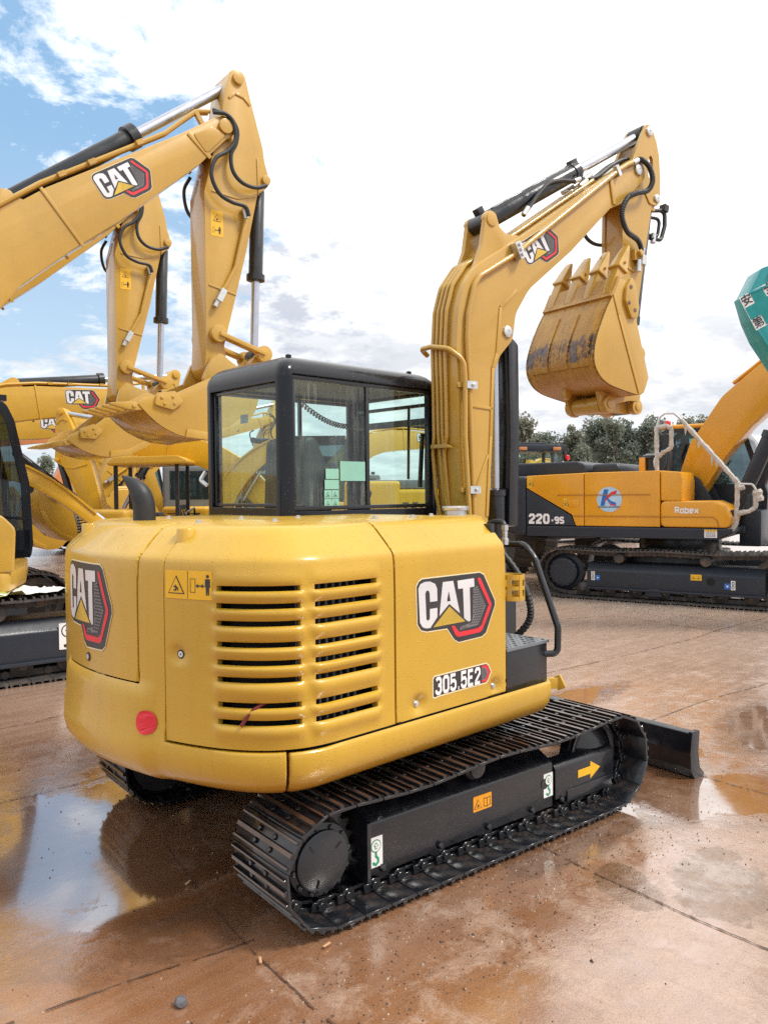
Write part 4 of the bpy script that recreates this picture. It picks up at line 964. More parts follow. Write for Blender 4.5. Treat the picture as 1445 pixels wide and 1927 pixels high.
for s, z in ((1.536, 3.30), (1.50, 3.215)): zk.cyl(bp(s, z + .05, -.125), bp(s - .01, z - .03, -.125), .018, n=10)
zk.bar(bp(1.535, 3.30, -.125), bp(1.525, 3.235, -.125), .05, .05, bl)
zk.cyl(bp(1.42, 3.912, so), bp(1.47, 3.94, so), .020, n=10)
for a, b in (((.477, 3.441), (.437, 3.388)), ((.95, 3.719), (.90, 3.695))): zk.cyl(bp(*a, -.075), bp(*b, -.075), .017, n=10)
zk.cyl(bp(.32, 3.40, .06), bp(.33, 3.33, .06), .014, n=8)
zk.build('hose_fitting', M['zinc'], boom)
hs = MB()
hs.tube(spline([bp(s, z, l) for s, z, l in [(1.44, 3.925, so), (1.51, 3.955, so), (1.585, 3.92, so - .01), (1.61, 3.83, so - .02), (1.56, 3.75, so - .02), (1.44, 3.705, so - .02), (1.34, 3.65, so - .02), (1.292, 3.54, so - .01), (1.35, 3.435, -.14), (1.47, 3.395, -.135), (1.525, 3.345, -.125), (1.535, 3.31, -.125)]], 16), lambda k: .0165 if k % 2 else .0195, 8)
for dl in (0, .035): hs.tube(spline([bp(s, z, l + dl) for s, z, l in [(1.60, 3.90, -.02), (1.56, 3.985, -.02), (1.475, 3.985, -.02), (1.34, 3.915, -.02), (1.20, 3.81, -.01), (1.10, 3.775, 0)]], 8), .015, 8)
hs.tube(spline([bp(s, z, .13) for s, z in [(1.20, 3.50), (1.26, 3.44), (1.34, 3.415), (1.44, 3.425), (1.52, 3.46)]], 8), .013, 8)
hs.build('hydraulic_hose', M['rubber'], boom)
hs2 = MB()
hs2.tube(spline([bp(s, z, -.075) for s, z in [(.97, 3.755), (.95, 3.715), (.86, 3.69), (.767, 3.672), (.66, 3.63), (.57, 3.545), (.50, 3.46), (.437, 3.388)]], 8), .0135, 8)
# arm cylinder
def cylinder(name, a, b, frac, r, rr, par, body=M['black'], cap=1.12, lugs=True, fr=None, n=22):
    a, b = V(a), V(b); d = (b - a); L = d.length; d.normalize(); e = a + d * L * frac
    c = MB(); c.lathe([(r * .55, -.0), (r, .04 * r / .05), (r, .93 * L * frac), (r * cap, .93 * L * frac + .003), (r * cap, L * frac - .01), (r * .85, L * frac), (rr * 1.05, L * frac)], a, d, n)
    if lugs and fr is not None: c.cyl(a - fr * r * 1.1, a + fr * r * 1.1, r * .95, n=16)
    o = c.build(name, body, par); q = MB(); q.cyl(e - d * .02, b, rr, n=16)
    if lugs and fr is not None: q.cyl(b - fr * r * 1.0, b + fr * r * 1.0, rr * 1.7, n=16, mi=1)
    q.build('rod', [M['chrome'], body], o); return o
ac = cylinder('arm_cylinder', bp(.149, 3.300), bp(1.653, 4.197), .57, .056, .034, EX, fr=bl)
hs2.build('hydraulic_hose', M['rubber'], ac)
cp = MB(); cp.bar(bp(.13, 3.37, .02), bp(.17, 3.40, .02), .04, .05, bl); cp.bar(bp(.925, 3.825, -.01), bp(.985, 3.860, -.01), .05, .04, bl); cp.tube(spline([bp(s, z, -.02) for s, z in [(.22, 3.40), (.4, 3.508), (.7, 3.687), (.92, 3.818)]], 6), .009, 8); cp.build('port_block', M['black'], ac, bevel=.004)
# boom cylinder rod with guard plate in front of the boom
bc = cylinder('boom_cylinder', bp(.262, 1.0), bp(.256, 2.638), .42, .062, .030, EX, fr=bl)
gp = MB(); gp.prism([(.300, 1.45), (.318, 2.02), (.305, 2.60), (.345, 2.62), (.395, 2.58), (.400, 2.02), (.385, 1.45)], BF, -.075, .075); gp.build('rod_guard', M['black'], bc, bevel=.02)
# swing casting (mostly hidden by the hood)
sw = MB(); sw.prism([(-.12, .62), (.12, .62), (.30, .78), (.30, 1.05), (.12, 1.12), (-.10, 1.08)], BF, -.14, .14); sw.cyl(bp(-.02, .45), bp(-.02, .95), .13, n=24); sw.build('swing_bracket', M['black_dry'], EX, bevel=.015)
decal('brand_emblem', emblem_layers(), EMM(), boom, planemap((bp(.552, 3.195, -HB), bd, V((0, 0, 1)), -bl), .68, .68, R(33), .0011), 'emblem on the boom half hidden by a pipe')
# arm
HA = .090
ao = [(1.605, 4.205)] + [(1.653 + .05 * math.cos(R(a)), 4.197 + .05 * math.sin(R(a))) for a in (120, 80, 40)] + [(1.739, 4.150), (1.770, 4.055), (1.782, 3.90), (1.778, 3.73), (1.740, 3.695), (1.685, 3.68), (1.60, 3.30), (1.525, 2.93), (1.490, 2.46)] + [(1.430 + .062 * math.cos(R(a)), 2.345 + .062 * math.sin(R(a))) for a in range(0, -181, -30)] + [(1.368, 2.60), (1.366, 3.43), (1.372, 3.64), (1.415, 3.86)]
slot = [(1.645, 3.90), (1.655, 3.875), (1.675, 3.870), (1.694, 3.885), (1.700, 3.95), (1.698, 4.015), (1.684, 4.035), (1.664, 4.030), (1.648, 4.0)]
def halves(poly, hole, xc):
    """cut a plate along x = xc so that it can go round a hole"""
    out = []
    for keep in (lambda p: p[0] <= xc, lambda p: p[0] >= xc):
        q = []
        for i in range(len(poly)):
            a_, b_ = poly[i - 1], poly[i]
            if keep(a_) != keep(b_): t = (xc - a_[0]) / (b_[0] - a_[0]); q.append((xc, a_[1] + (b_[1] - a_[1]) * t))
            if keep(b_): q.append(b_)
        k = next(i for i in range(len(q)) if abs(q[i - 1][0] - xc) < 1e-9 and abs(q[i][0] - xc) < 1e-9)
        hs = [p for p in hole if keep(p)]; hs.sort(key=lambda p: p[1])
        if q[k - 1][1] > q[k][1]: hs = hs[::-1]
        out.append(q[:k] + hs + q[k:])
    return out
slot = [(1.672, 3.868), (1.655, 3.876), (1.645, 3.90), (1.645, 3.95), (1.650, 4.0), (1.660, 4.025), (1.672, 4.036), (1.686, 4.032), (1.698, 4.012), (1.700, 3.95), (1.695, 3.885), (1.685, 3.872)]
am = MB()
for sg in (-1, 1):
    for hp in halves(ao, slot, 1.672): am.prism(hp, BF, HA * sg, (HA - .026) * sg)
inn = [(1.735, 3.66), (1.68, 3.66), (1.592, 3.30), (1.518, 2.93), (1.482, 2.47), (1.43, 2.36), (1.378, 2.60), (1.376, 3.43), (1.382, 3.64), (1.40, 3.74), (1.60, 3.82), (1.70, 3.78)]
am.prism(inn, BF, -HA + .01, HA - .01)
arm = am.build('arm', yb, EX)
fa = MB(); ribs([(1.375, 3.30), (1.40, 3.22), (1.48, 3.19), (1.545, 3.21)], -HA, .016, -.006, fa); fa.bar(bp(1.49, 3.33, -HA - .01), bp(1.54, 3.27, -HA - .01), .03, .09, bl); fa.bar(bp(1.46, 3.30, -.105), bp(1.55, 3.30, -.105), .03, .07, (0, 0, 1))
ribs([(1.60, 3.78), (1.66, 3.70), (1.72, 3.70)], -HA, .02, -.008, fa); fa.build('arm_bracket', yb, arm, bevel=.003)
pa = MB()
for s, z, r in ((1.653, 4.197, .030), (1.737, 3.745, .028), (1.430, 2.345, .03)):
    for sg in (-1, 1): pa.lathe([(r, -.01), (r, .012), (r * .8, .016), (r * .25, .016), (r * .2, .012)], bp(s, z, HA * sg), bl * sg, 18)
pa.build('pin', M['zinc'], arm)
bkc = cylinder('bucket_cylinder', bp(1.737, 3.745), bp(1.462, 2.245), .60, .050, .027, EX, fr=bl)
bh2 = MB(); bh2.tube(fillet([bp(1.80, 3.70, 0), bp(1.93, 3.72, -.02), bp(1.915, 3.60, -.03), bp(1.87, 3.49, -.03), bp(1.76, 3.49, -.02)], .04, 6), .015, 8); bh2.tube(fillet([bp(1.80, 3.66, .03), bp(1.90, 3.66, .0), bp(1.87, 3.52, 0), bp(1.74, 3.52, 0)], .04, 6), .012, 8); bh2.cyl(bp(1.80, 3.53, -.02), bp(1.79, 3.46, -.02), .02, n=10, mi=1); bh2.bar(bp(1.90, 3.735, -.02), bp(1.945, 3.725, -.02), .05, .05, bl); bh2.build('hydraulic_hose', [M['rubber'], M['zinc']], bkc)
# links
lk = MB()
for sg in (-1, 1):
    lk.bar(bp(1.505, 2.62, .118 * sg), bp(1.455, 2.245, .118 * sg), .022, .075, bd); lk.cyl(bp(1.505, 2.62, .10 * sg), bp(1.505, 2.62, .135 * sg), .048, n=18); lk.cyl(bp(1.455, 2.245, .10 * sg), bp(1.455, 2.245, .145 * sg), .052, n=20)
    lk.cyl(bp(1.455, 2.245, .145 * sg), bp(1.455, 2.245, .152 * sg), .026, n=16)
lk.build('side_link', yb, EX, bevel=.004)
pl2 = MB(); hl_ = [(1.09, 2.215), (1.20, 2.195), (1.40, 2.195), (1.455, 2.20), (1.455, 2.29), (1.36, 2.285), (1.33, 2.30), (1.24, 2.305), (1.13, 2.30)]
for sg in (-1, 1): pl2.prism([(1.20, 2.20), (1.46, 2.20), (1.46, 2.285), (1.20, 2.275)], BF, .045 * sg, .085 * sg)
pl2.cyl(bp(1.13, 2.245, -.115), bp(1.13, 2.245, .115), .058, n=24); pl2.box(0, 0, 0, 0, 0, 0)
pl2.prism([(1.12, 2.19), (1.24, 2.195), (1.24, 2.285), (1.12, 2.30)], BF, -.085, .085); pl2.build('power_link', yb, EX, bevel=.006)
# bucket
BW = .30
floor = [(1.075, 3.045), (1.025, 2.948), (.950, 2.835), (.886, 2.715), (.842, 2.610), (.826, 2.526), (.839, 2.455), (.885, 2.395), (.945, 2.360), (1.03, 2.335), (1.254, 2.300), (1.318, 2.318)]
fs_ = [floor[0]] + [tuple(p) for p in spline([V(p) for p in floor[1:]], 6)]
side = fs_ + [(1.366, 2.42), (1.300, 2.62), (1.232, 2.815), (1.135, 3.030)]
bk_ = bmesh.new(); uvl = bk_.loops.layers.uv.new('UVMap'); NL = 13
acc = [0]
for a, b in zip(fs_, fs_[1:]): acc.append(acc[-1] + (V(b) - V(a)).length)
def brow(off):
    rows = []
    for i, p in enumerate(fs_):
        a = V(fs_[max(i - 1, 0)]); b = V(fs_[min(i + 1, len(fs_) - 1)]); d = (b - a).normalized(); n = V((d.y, -d.x))
        q = V(p) + n * off; rows.append([bk_.verts.new(bp(q.x, q.y, -BW + 2 * BW * k / NL)) for k in range(NL + 1)])
    return rows
ro = brow(0); ri = brow(-.022)
def addq(q, vv):
    try: f = bk_.faces.new(q)
    except ValueError: return
    f.smooth = True
    for l, (u_, v_) in zip(f.loops, vv): l[uvl].uv = (u_, v_)
for i in range(len(fs_) - 1):
    v0, v1 = 1 - acc[i] / acc[-1], 1 - acc[i + 1] / acc[-1]
    for k in range(NL):
        u0, u1 = k / NL, (k + 1) / NL
        addq((ro[i][k], ro[i][k + 1], ro[i + 1][k + 1], ro[i + 1][k]), ((u0, v0), (u1, v0), (u1, v1), (u0, v1)))
        addq((ri[i][k], ri[i + 1][k], ri[i + 1][k + 1], ri[i][k + 1]), ((u0, v0), (u0, v1), (u1, v1), (u1, v0)))
for k in range(NL):
    for i, v in ((0, 1), (len(fs_) - 1, 0)): addq((ro[i][k], ro[i][k + 1], ri[i][k + 1], ri[i][k]), ((0, v),) * 4)
# raised wear straps on the floor
def strap(l0, l1, i0, i1, t=.009):
    for i in range(i0, i1):
        P = []
        for j in (i, i + 1):
            a = V(fs_[max(j - 1, 0)]); b = V(fs_[min(j + 1, len(fs_) - 1)]); d = (b - a).normalized(); n = V((d.y, -d.x))
            for l in (l0, l1):
                for o in (-.002, t): q = V(fs_[j]) + n * o; P.append(bk_.verts.new(bp(q.x, q.y, l)))
        v0, v1 = 1 - acc[i] / acc[-1], 1 - acc[i + 1] / acc[-1]; ua, ub = (l0 + BW) / (2 * BW), (l1 + BW) / (2 * BW)
        for q, vv in (((1, 3, 7, 5), ((ua, v0), (ub, v0), (ub, v1), (ua, v1))), ((0, 1, 5, 4), ((ua, v0), (ua, v0), (ua, v1), (ua, v1))), ((2, 6, 7, 3), ((ub, v0), (ub, v1), (ub, v1), (ub, v0))), ((0, 2, 3, 1), ((ua, v0),) * 4), ((4, 5, 7, 6), ((ua, v1),) * 4)): addq([P[k] for k in q], vv)
strap(-BW + .001, BW - .001, 0, 3, .016)
for a, b in ((-.255, -.105), (-.075, .065), (.095, .245)): strap(a, b, 7, 30)
bmesh.ops.recalc_face_normals(bk_, faces=bk_.faces[:])
me = bpy.data.meshes.new('bucket'); bk_.to_mesh(me); bk_.free(); me.set_sharp_from_angle(angle=R(35)); me.materials.append(M['bucket']); bucket = link('bucket', me, EX)
sp_ = MB()
for sg in (-1, 1):
    sp_.prism(side, BF, (BW + .001) * sg, (BW - .022) * sg)
    ribs([(1.012, 2.93), (1.06, 2.80), (1.265, 2.31)], (BW + .001) * sg, .020, .007 * sg, sp_)
sp_.build('side_plate', yb, bucket, bevel=.004)
sc_ = MB()
for sg in (-1, 1):
    sc_.prism(rpoly([(1.105, 2.90), (1.115, 2.985), (1.165, 3.06), (1.205, 3.01), (1.240, 2.87), (1.225, 2.80), (1.165, 2.79)], .018), BF, (BW + .002) * sg, (BW + .024) * sg)
    for q in ((1.155, 2.99), (1.135, 2.885), (1.195, 2.845)): sc_.prism(circ(*q, .015, 12), BF, (BW + .0245) * sg, (BW + .027) * sg, 1)
sc_.build('side_cutter', [yb, M['rust']], bucket, bevel=.004)
dt = V((1.195 - 1.085, 3.285 - 3.07)).normalized(); nt_ = V((dt.y, -dt.x))
for lt in (-.245, -.082, .082, .245):
    tm = MB()
    def sect(k, w, h, o=0): c = V((1.088, 3.045)) + dt * k + nt_ * o; return [bp(*(c + nt_ * h * j), lt + w * i) for i, j in ((-1, -1), (1, -1), (1, 1), (-1, 1))]
    def loftq(rs):
        vs = [p for r in rs for p in r]; fs = [(0, 1, 2, 3)[::-1]]
        for k in range(len(rs) - 1): fs += [(4 * k + i, 4 * k + (i + 1) % 4, 4 * k + 4 + (i + 1) % 4, 4 * k + 4 + i) for i in range(4)]
        m_ = 4 * (len(rs) - 1); fs.append((m_, m_ + 1, m_ + 2, m_ + 3)); tm.add(vs, fs)
    loftq([sect(-.13, .030, .010, -.022), sect(-.02, .036, .030, -.004), sect(.075, .034, .036)])
    loftq([sect(.068, .047, .048), sect(.082, .047, .048), sect(.10, .040, .042), sect(.19, .034, .024), sect(.262, .026, .008)])
    tm.cyl(bp(*(V((1.088, 3.045)) + dt * .125), lt - .05), bp(*(V((1.088, 3.045)) + dt * .125), lt + .05), .010, n=8)
    tm.build('tooth', M['bucket'] if 0 else yb, bucket, bevel=.004)
er = MB()
for sg in (-1, 1): er.prism(rpoly([(1.03, 2.345), (1.06, 2.25), (1.10, 2.18), (1.16, 2.18), (1.21, 2.25), (1.36, 2.28), (1.46, 2.28), (1.48, 2.36), (1.33, 2.345), (1.25, 2.33)], .03), BF, .125 * sg, .150 * sg); er.cyl(bp(1.13, 2.245, .118 * sg), bp(1.13, 2.245, .175 * sg), .055, n=22); er.cyl(bp(1.13, 2.245, .175 * sg), bp(1.13, 2.245, .182 * sg), .032, n=18)
er.prism(rpoly([(.955, 2.375), (.96, 2.30), (.985, 2.285), (1.01, 2.30), (1.03, 2.36)], .015), BF, .06, .09); er.cyl(bp(.985, 2.312, .085), bp(.985, 2.312, .093), .016, n=12)
er.build('bucket_ear', yb, bucket, bevel=.005)
decal('warning_sticker', warn_layers(.075, .085, False), [M['sign_yellow'], M['ink']], arm, planemap((bp(1.385, 3.02, -HA), bd, V((0, 0, 1)), -bl)))

# ------------------------------------------------------------------ undercarriage, slightly turned under the house
TM = Matrix.Rotation(R(-5.2), 4, 'Z')
def track_path(xr, zr, rr, xf, zf, rf):
    """closed side path: bottom, front arc, top run with sag, rear arc (pitch line)"""
    P = []; n = 40
    P += [(xr + (xf - xr) * k / n, 0.0) for k in range(n)]
    P += [(xf + rf * math.sin(R(a)), zf - rf * math.cos(R(a))) for a in range(0, 181, 6)]
    zt0, zt1 = zf + rf, zr + rr
    P += [(xf + (xr - xf) * k / n, zt0 + (zt1 - zt0) * k / n - .022 * math.sin(math.pi * 2 * k / n) ** 2) for k in range(1, n)]
    P += [(xr - rr * math.sin(R(a)), zr + rr * math.cos(R(a))) for a in range(0, 181, 6)]
    return P
def resample(P, N):
    P = [V((a, 0, b)) for a, b in P]; P.append(P[0]); L = [0]
    for a, b in zip(P, P[1:]): L.append(L[-1] + (b - a).length)
    out = []; j = 0
    for k in range(N):
        d = L[-1] * k / N
        while L[j + 1] < d: j += 1
        out.append(P[j].lerp(P[j + 1], (d - L[j]) / max(1e-9, L[j + 1] - L[j])))
    return out, L[-1]
PZ = .030      # inner face of the shoes above the ground
path = [(a, b + PZ) for a, b in track_path(-.925, .222, .222, .865, .235, .235)]
NSH = 38
def shoe_mesh():
    mb = MB(); w = .20; p = .0655
    mb.prism([(-p, .002), (-p + .003, -.007), (p - .003, -.007), (p, .002), (p - .004, .006), (-p + .004, .006)], (V((0, 0, 0)), V((1, 0, 0)), V((0, 0, -1)), V((0, 1, 0))), -w, w)
    for x, h, t in ((-.046, .0155, .0055), (.002, .0185, .0115), (.047, .0155, .0055)):
        mb.add([V((x + dx, y, z)) for y in (-w, w) for dx, z in ((-t, -.006), (-t * .7, -h), (t * .7, -h), (t, -.006))], [(0, 1, 5, 4), (2, 3, 7, 6), (0, 4, 7, 3), (0, 3, 2, 1), (4, 5, 6, 7)], 0)
        mb.add([V((x + dx, y, -h - .0004)) for y in (-w, w) for dx in (-t * .7, t * .7)], [(0, 1, 3, 2)], 1)
    for x in (-.024, .024):
        for y in (-.055, .055): mb.lathe([(.012, 0), (.012, .009), (.008, .010)], (x, y, -.006), (0, 0, -1), 6, 0); mb.lathe([(.010, 0), (.010, .006)], (x, y - .10 * (1 if y < 0 else -1) * 0, .004), (0, 0, 1), 6)
    for x in (-.02, .022): mb.lathe([(.008, 0), (.007, .003)], (x, -.155, .004), (0, 0, 1), 6); mb.lathe([(.008, 0), (.007, .003)], (x, .155, .004), (0, 0, 1), 6)
    return mb
pts, plen = resample(path, NSH)
proto_shoe = None
def crawler(yc, label=None):
    global proto_shoe
    ch = MB(); fr = []
    for k in range(NSH):
        a, b = pts[k], pts[(k + 1) % NSH]; t = (b - a).normalized(); n = V((0, 1, 0)).cross(t) * -1; n = V((-t.z, 0, t.x)); c = (a + b) / 2
        Mx = Matrix(((t.x, 0, n.x, c.x), (0, 1, 0, yc), (t.z, 0, n.z, c.z), (0, 0, 0, 1))); fr.append(Mx)
        for sy in (-1, 1):
            y = .056 * sy
            for q in ((-.062, -.020, .014, .052, y - .010, y + .010), (.020, .062, .010, .046, y + .012 * sy - .010, y + .012 * sy + .010), (-.03, .03, .006, .022, y - .008, y + .012 * sy + .008 if sy > 0 else y + .008)):
                ch.box(q[0], q[1], q[4], q[5], q[2], q[3], M=Mx)
            ch.box(-.03, .03, y - .006, y + .006, .036, .050, M=Mx)
            ch.cyl(Mx @ V((-.062, y - .02, .034)), Mx @ V((-.062, y + .02 * 1, .034)), .026, n=14); ch.cyl(Mx @ V((-.062, y - .034, .034)), Mx @ V((-.062, y + .034, .034)), .017, n=12)
        ch.cyl(Mx @ V((-.062, -.05, .034)), Mx @ V((-.062, .05, .034)), .016, n=10)
    trk = ch.build('track', M['track'], EX, bevel=.002, seg=1, M=TM)
    for k in range(NSH):
        if proto_shoe is None: o = proto_shoe = shoe_mesh().build('track_shoe', [M['track'], M['rust']], trk, bevel=.0015, seg=1)
        else: o = proto_shoe.copy(); COL.objects.link(o); o.parent = trk
        o.matrix_local = TM @ fr[k]
    sg = -1 if yc < 0 else 1; yo = yc - sg * 0; out = lambda v: yc + sg * v      # out(+) = away from the machine
    def F(mb, name, mat, **k): return mb.build(name, M[mat], EX, M=TM, **k)
    # sprocket, final drive with bolted cover
    sp = MB(); N = 42; pr_ = []
    for k in range(N): r = .205 if (k % 2) else .178; pr_ += [(-.925 + r * math.cos(2 * math.pi * (k + d) / N), .252 + r * math.sin(2 * math.pi * (k + d) / N)) for d in (-.2, .2)]
    sp.prism(pr_, XZ, out(-.018), out(.018)); spo = F(sp, 'sprocket', 'black')
    fdm = MB(); ax = V((0, sg, 0)); o_ = V((-.925, out(0), .252))
    fdm.lathe([(.165, -.16), (.165, .0), (.150, .03), (.140, .085), (.118, .092), (.118, .108), (.112, .112)], o_, ax, 40)
    for k in range(12):
        a = R(30 * k + 8); fdm.lathe([(.011, 0), (.011, .010), (.007, .012)], o_ + V((.126 * math.cos(a), sg * .088, .126 * math.sin(a))), ax, 6)
    for a in (35, 130, 250): c = o_ + V((.07 * math.cos(R(a)), sg * .112, .07 * math.sin(R(a)))); fdm.bar(c, c + V((.03 * math.cos(R(a)), 0, .03 * math.sin(R(a)))), .004, .012, (0, 1, 0))
    F(fdm, 'final_drive', 'black_dry')
    idl = MB(); oi = V((.865, out(0), .265)); idl.lathe([(.05, -.06), (.09, -.05), (.15, -.022), (.19, -.04), (.205, -.04), (.205, -.02), (.215, -.018), (.215, .018), (.205, .02), (.205, .04), (.19, .04), (.15, .022), (.09, .05), (.05, .06)], oi, ax, 40)
    F(idl, 'idler_wheel', 'black')
    for x in (-.60, -.30, 0, .30, .60):
        ro_ = MB(); ro_.lathe([(.05, -.075), (.075, -.07), (.075, -.035), (.055, -.03), (.055, .03), (.075, .035), (.075, .068), (.05, .072), (.03, .075)], (x, out(0), .155), ax, 24); F(ro_, 'roller', 'black')
    cr = MB(); cr.lathe([(.045, -.06), (.058, -.05), (.058, .06), (.045, .075), (.045, .085), (.02, .09)], (-.06, out(.0), .412), ax, 24); F(cr, 'carrier_roller', 'black_dry')
    # frame beam
    fm = MB(); yo_ = out(.082); yi = out(-.16)
    prof = [(out(.082), .105), (out(.082), .318), (out(.068), .334), (out(-.03), .385), (yi, .385), (yi, .105)]
    fm.prism(prof, (V((0, 0, 0)), V((0, 1, 0)), V((0, 0, 1)), V((1, 0, 0))), -.700, .46); fm.prism([(out(.12), .100), (out(.12), .345), (yi, .40), (yi, .100)], (V((0, 0, 0)), V((0, 1, 0)), V((0, 0, 1)), V((1, 0, 0))), -.722, -.701)
    fro = F(fm, 'track_frame', 'black', bevel=.006)
    yk = MB(); yk.prism([(out(.088), .130), (out(.088), .285), (out(.074), .305), (out(.02), .325), (out(.02), .130)], (V((0, 0, 0)), V((0, 1, 0)), V((0, 0, 1)), V((1, 0, 0))), .475, .955)
    yk.prism([(out(.095), .10), (out(.095), .165), (out(.0), .165), (out(.0), .10)], (V((0, 0, 0)), V((0, 1, 0)), V((0, 0, 1)), V((1, 0, 0))), .56, .93); yk.build('idler_yoke', M['black'], fro, bevel=.008, M=TM)
    bo = MB()
    for x in (-.62, -.30, 0.0, .30, .52): bo.lathe([(.016, 0), (.016, .012), (.010, .018)], (x, out(.082), .128), ax, 6)
    bo.lathe([(.026, 0), (.026, .001)], (.40, out(.083), .23), ax, 14); bo.build('bolt', M['black'], fro, M=TM)
    return fro
fro = crawler(-.79)
tfr = (V((0, 0, 0)), V((1, 0, 0)), V((0, 0, 1)), V((0, -1, 0)))
def tmap(x, y, z):
    f = planemap((V((x, y, z)), V((1, 0, 0)), V((0, 0, 1)), V((0, -1, 0)))); return lambda a, b, l: TM @ f(a, b, l)
ys = -.8722
decal('hook_sticker', hook_layers(.070, .125), [M['white'], M['green']], fro, tmap(-.686, ys, .138), 'white lifting-hook sticker at the rear of the near track frame')
decal('hook_sticker', hook_layers(.068, .118), [M['white'], M['green']], fro, tmap(.392, ys, .160), 'white lifting-hook sticker beside the arrow')
wl_ = [(rpoly([(0, 0), (.118, 0), (.118, .070), (0, .070)], .005), 0, 0)] + [(p, m_, l) for p, m_, l in warn_layers(.058, .068, False)[1:]] + [(x, 1, 1) for q in ([(.067, .015), (.067, .052), (.088, .047), (.108, .052), (.108, .015), (.088, .010), (.067, .015)], [(.088, .010), (.088, .047)]) for x in stroke(q, .003)]
decal('warning_sticker', wl_, [M['sign_orange'], M['ink']], fro, tmap(-.092, ys, .215))
decal('arrow_sticker', [([(0, -.020), (.10, -.020), (.10, -.046), (.182, 0), (.10, .046), (.10, .020), (0, .020)], 0, 0)], [M['sign_yellow']], fro, tmap(.652, -.8785, .222), 'yellow arrow pointing forward')
crawler(.79)
cf = MB(); cf.box(-.42, .42, -.66, .66, .20, .40); cf.lathe([(.44, .38), (.44, .47)], (0, 0, 0), (0, 0, 1), 36)
for sy in (-1, 1): cf.bar((-.3, .5 * sy, .30), (.45, .60 * sy, .28), .2, .2)
cf.build('center_frame', M['black_dry'], EX, bevel=.015, M=TM)
bl_ = MB(); bprof = [(1.585, .262), (1.640, .268), (1.648, .255), (1.622, .15), (1.640, .05), (1.690, .0), (1.60, .004), (1.575, .06), (1.565, .15)]
bl_.prism(rpoly(bprof, .008), XZ, -.945, .945)
for sy in (-1, 1): bl_.prism(rpoly([(1.575, .275), (1.655, .275), (1.640, .15), (1.655, .06), (1.715, 0), (1.60, 0), (1.56, .06), (1.555, .16)], .012), XZ, .945 * sy, .970 * sy)
blade = bl_.build('dozer_blade', M['black'], EX, bevel=.004, M=TM)
ba = MB()
for sy in (-1, 1): ba.bar((.45, .28 * sy, .26), (1.58, .34 * sy, .17), .09, .13)
ba.bar((1.15, -.32, .21), (1.15, .32, .21), .1, .08); ba.build('blade_arm', M['black'], blade, bevel=.01, M=TM)
# ------------------------------------------------------------------ other machines in the yard
def rot2(p, a, o=(0, 0)): c, s = math.cos(a), math.sin(a); x, y = p[0] - o[0], p[1] - o[1]; return (o[0] + c * x - s * y, o[1] + s * x + c * y)
def crawler_bg(root, yc, x0, x1, h, w, mat='track_far', fmat='navy', n=46, detail=True, near=-1):
    """belt as one part, frame, sprocket, rollers as parts"""
    r = h / 2 - .035; P = [(a, b + .035) for a, b in track_path(x0 + r, r, r, x1 - r, r, r)]; q, L = resample(P, n); mb = MB()
    for k in range(n):
        a, b = q[k], q[(k + 1) % n]; t = (b - a).normalized(); nn = V((-t.z, 0, t.x)); c = (a + b) / 2; p = L / n * .485
        Mx = Matrix(((t.x, 0, nn.x, c.x), (0, 1, 0, yc), (t.z, 0, nn.z, c.z), (0, 0, 0, 1)))
        mb.box(-p, p, -w / 2, w / 2, -.012, .008, M=Mx)
        for x in (-p * .8, 0, p * .8): mb.box(x - .01, x + .01, -w / 2, w / 2, -.034, -.012, M=Mx)
        if detail:
            for sy in (-1, 1):
                mb.box(-p * .9, p * .9, sy * .085 - .016, sy * .085 + .016, .02, .075, M=Mx); mb.cyl(Mx @ V((-p, sy * .085 - .03, .05)), Mx @ V((-p, sy * .085 + .03, .05)), .036, n=8)
    mb.build('track', M[mat], root, smooth=False)
    s = near; o = lambda v: yc + s * v; ax = V((0, s, 0))
    fm = MB(); pr = [(o(w * .36), .19), (o(w * .36), h * .56), (o(w * .20), h * .70), (o(-w * .3), h * .72), (o(-w * .3), .19)]
    fm.prism(pr, (V((0, 0, 0)), V((0, 1, 0)), V((0, 0, 1)), V((1, 0, 0))), x0 + h * .95, x1 - h * .62)
    fm.box(x0 + h * .93, x1 - h * .62, o(w * .36) - .03, o(w * .36) + .03, .165, .20); f = fm.build('track_frame', M[fmat], root, bevel=.012)
    sp = MB(); sp.lathe([(r * .80, -.06), (r * .80, .03), (r * .62, .05), (r * .62, w * .30), (r * .57, w * .33), (r * .50, w * .335)], (x0 + r, yc, r + .035), ax, 30)
    for k in range(16): a = R(22.5 * k); sp.lathe([(.018, 0), (.014, .014)], V((x0 + r + r * .585 * math.cos(a), o(w * .315), r + .035 + r * .585 * math.sin(a))), ax, 6)
    sp.build('final_drive', M[fmat], root)
    idl = MB(); idl.lathe([(r * .3, -.1), (r * .84, -.1), (r * .84, .1), (r * .62, .1), (r * .5, .04), (r * .3, .06), (r * .12, .12)], (x1 - r, yc, r + .035), ax, 30); idl.build('idler_wheel', M['track_far'], root)
    if detail:
        k = max(4, int((x1 - x0) / .48))
        for i in range(k):
            x = x0 + h * .85 + (x1 - x0 - h * 1.7) * i / (k - 1); m = MB(); m.lathe([(.06, -.16), (.10, -.15), (.10, .13), (.06, .15), (.03, .18)], (x, yc, .155), ax, 16); m.build('roller', M['track_far'], root)
        for fx in (.33, .66): m = MB(); m.lathe([(.05, -.1), (.08, -.1), (.08, .12), (.05, .14)], (x0 + (x1 - x0) * fx, o(.05), h - .155), ax, 16); m.build('carrier_roller', M['track_far'], root)
    return f
BOOM1 = dict(F=(-.75, 1.85), tip=(2.51, 5.97), pin=(2.40, 3.19))
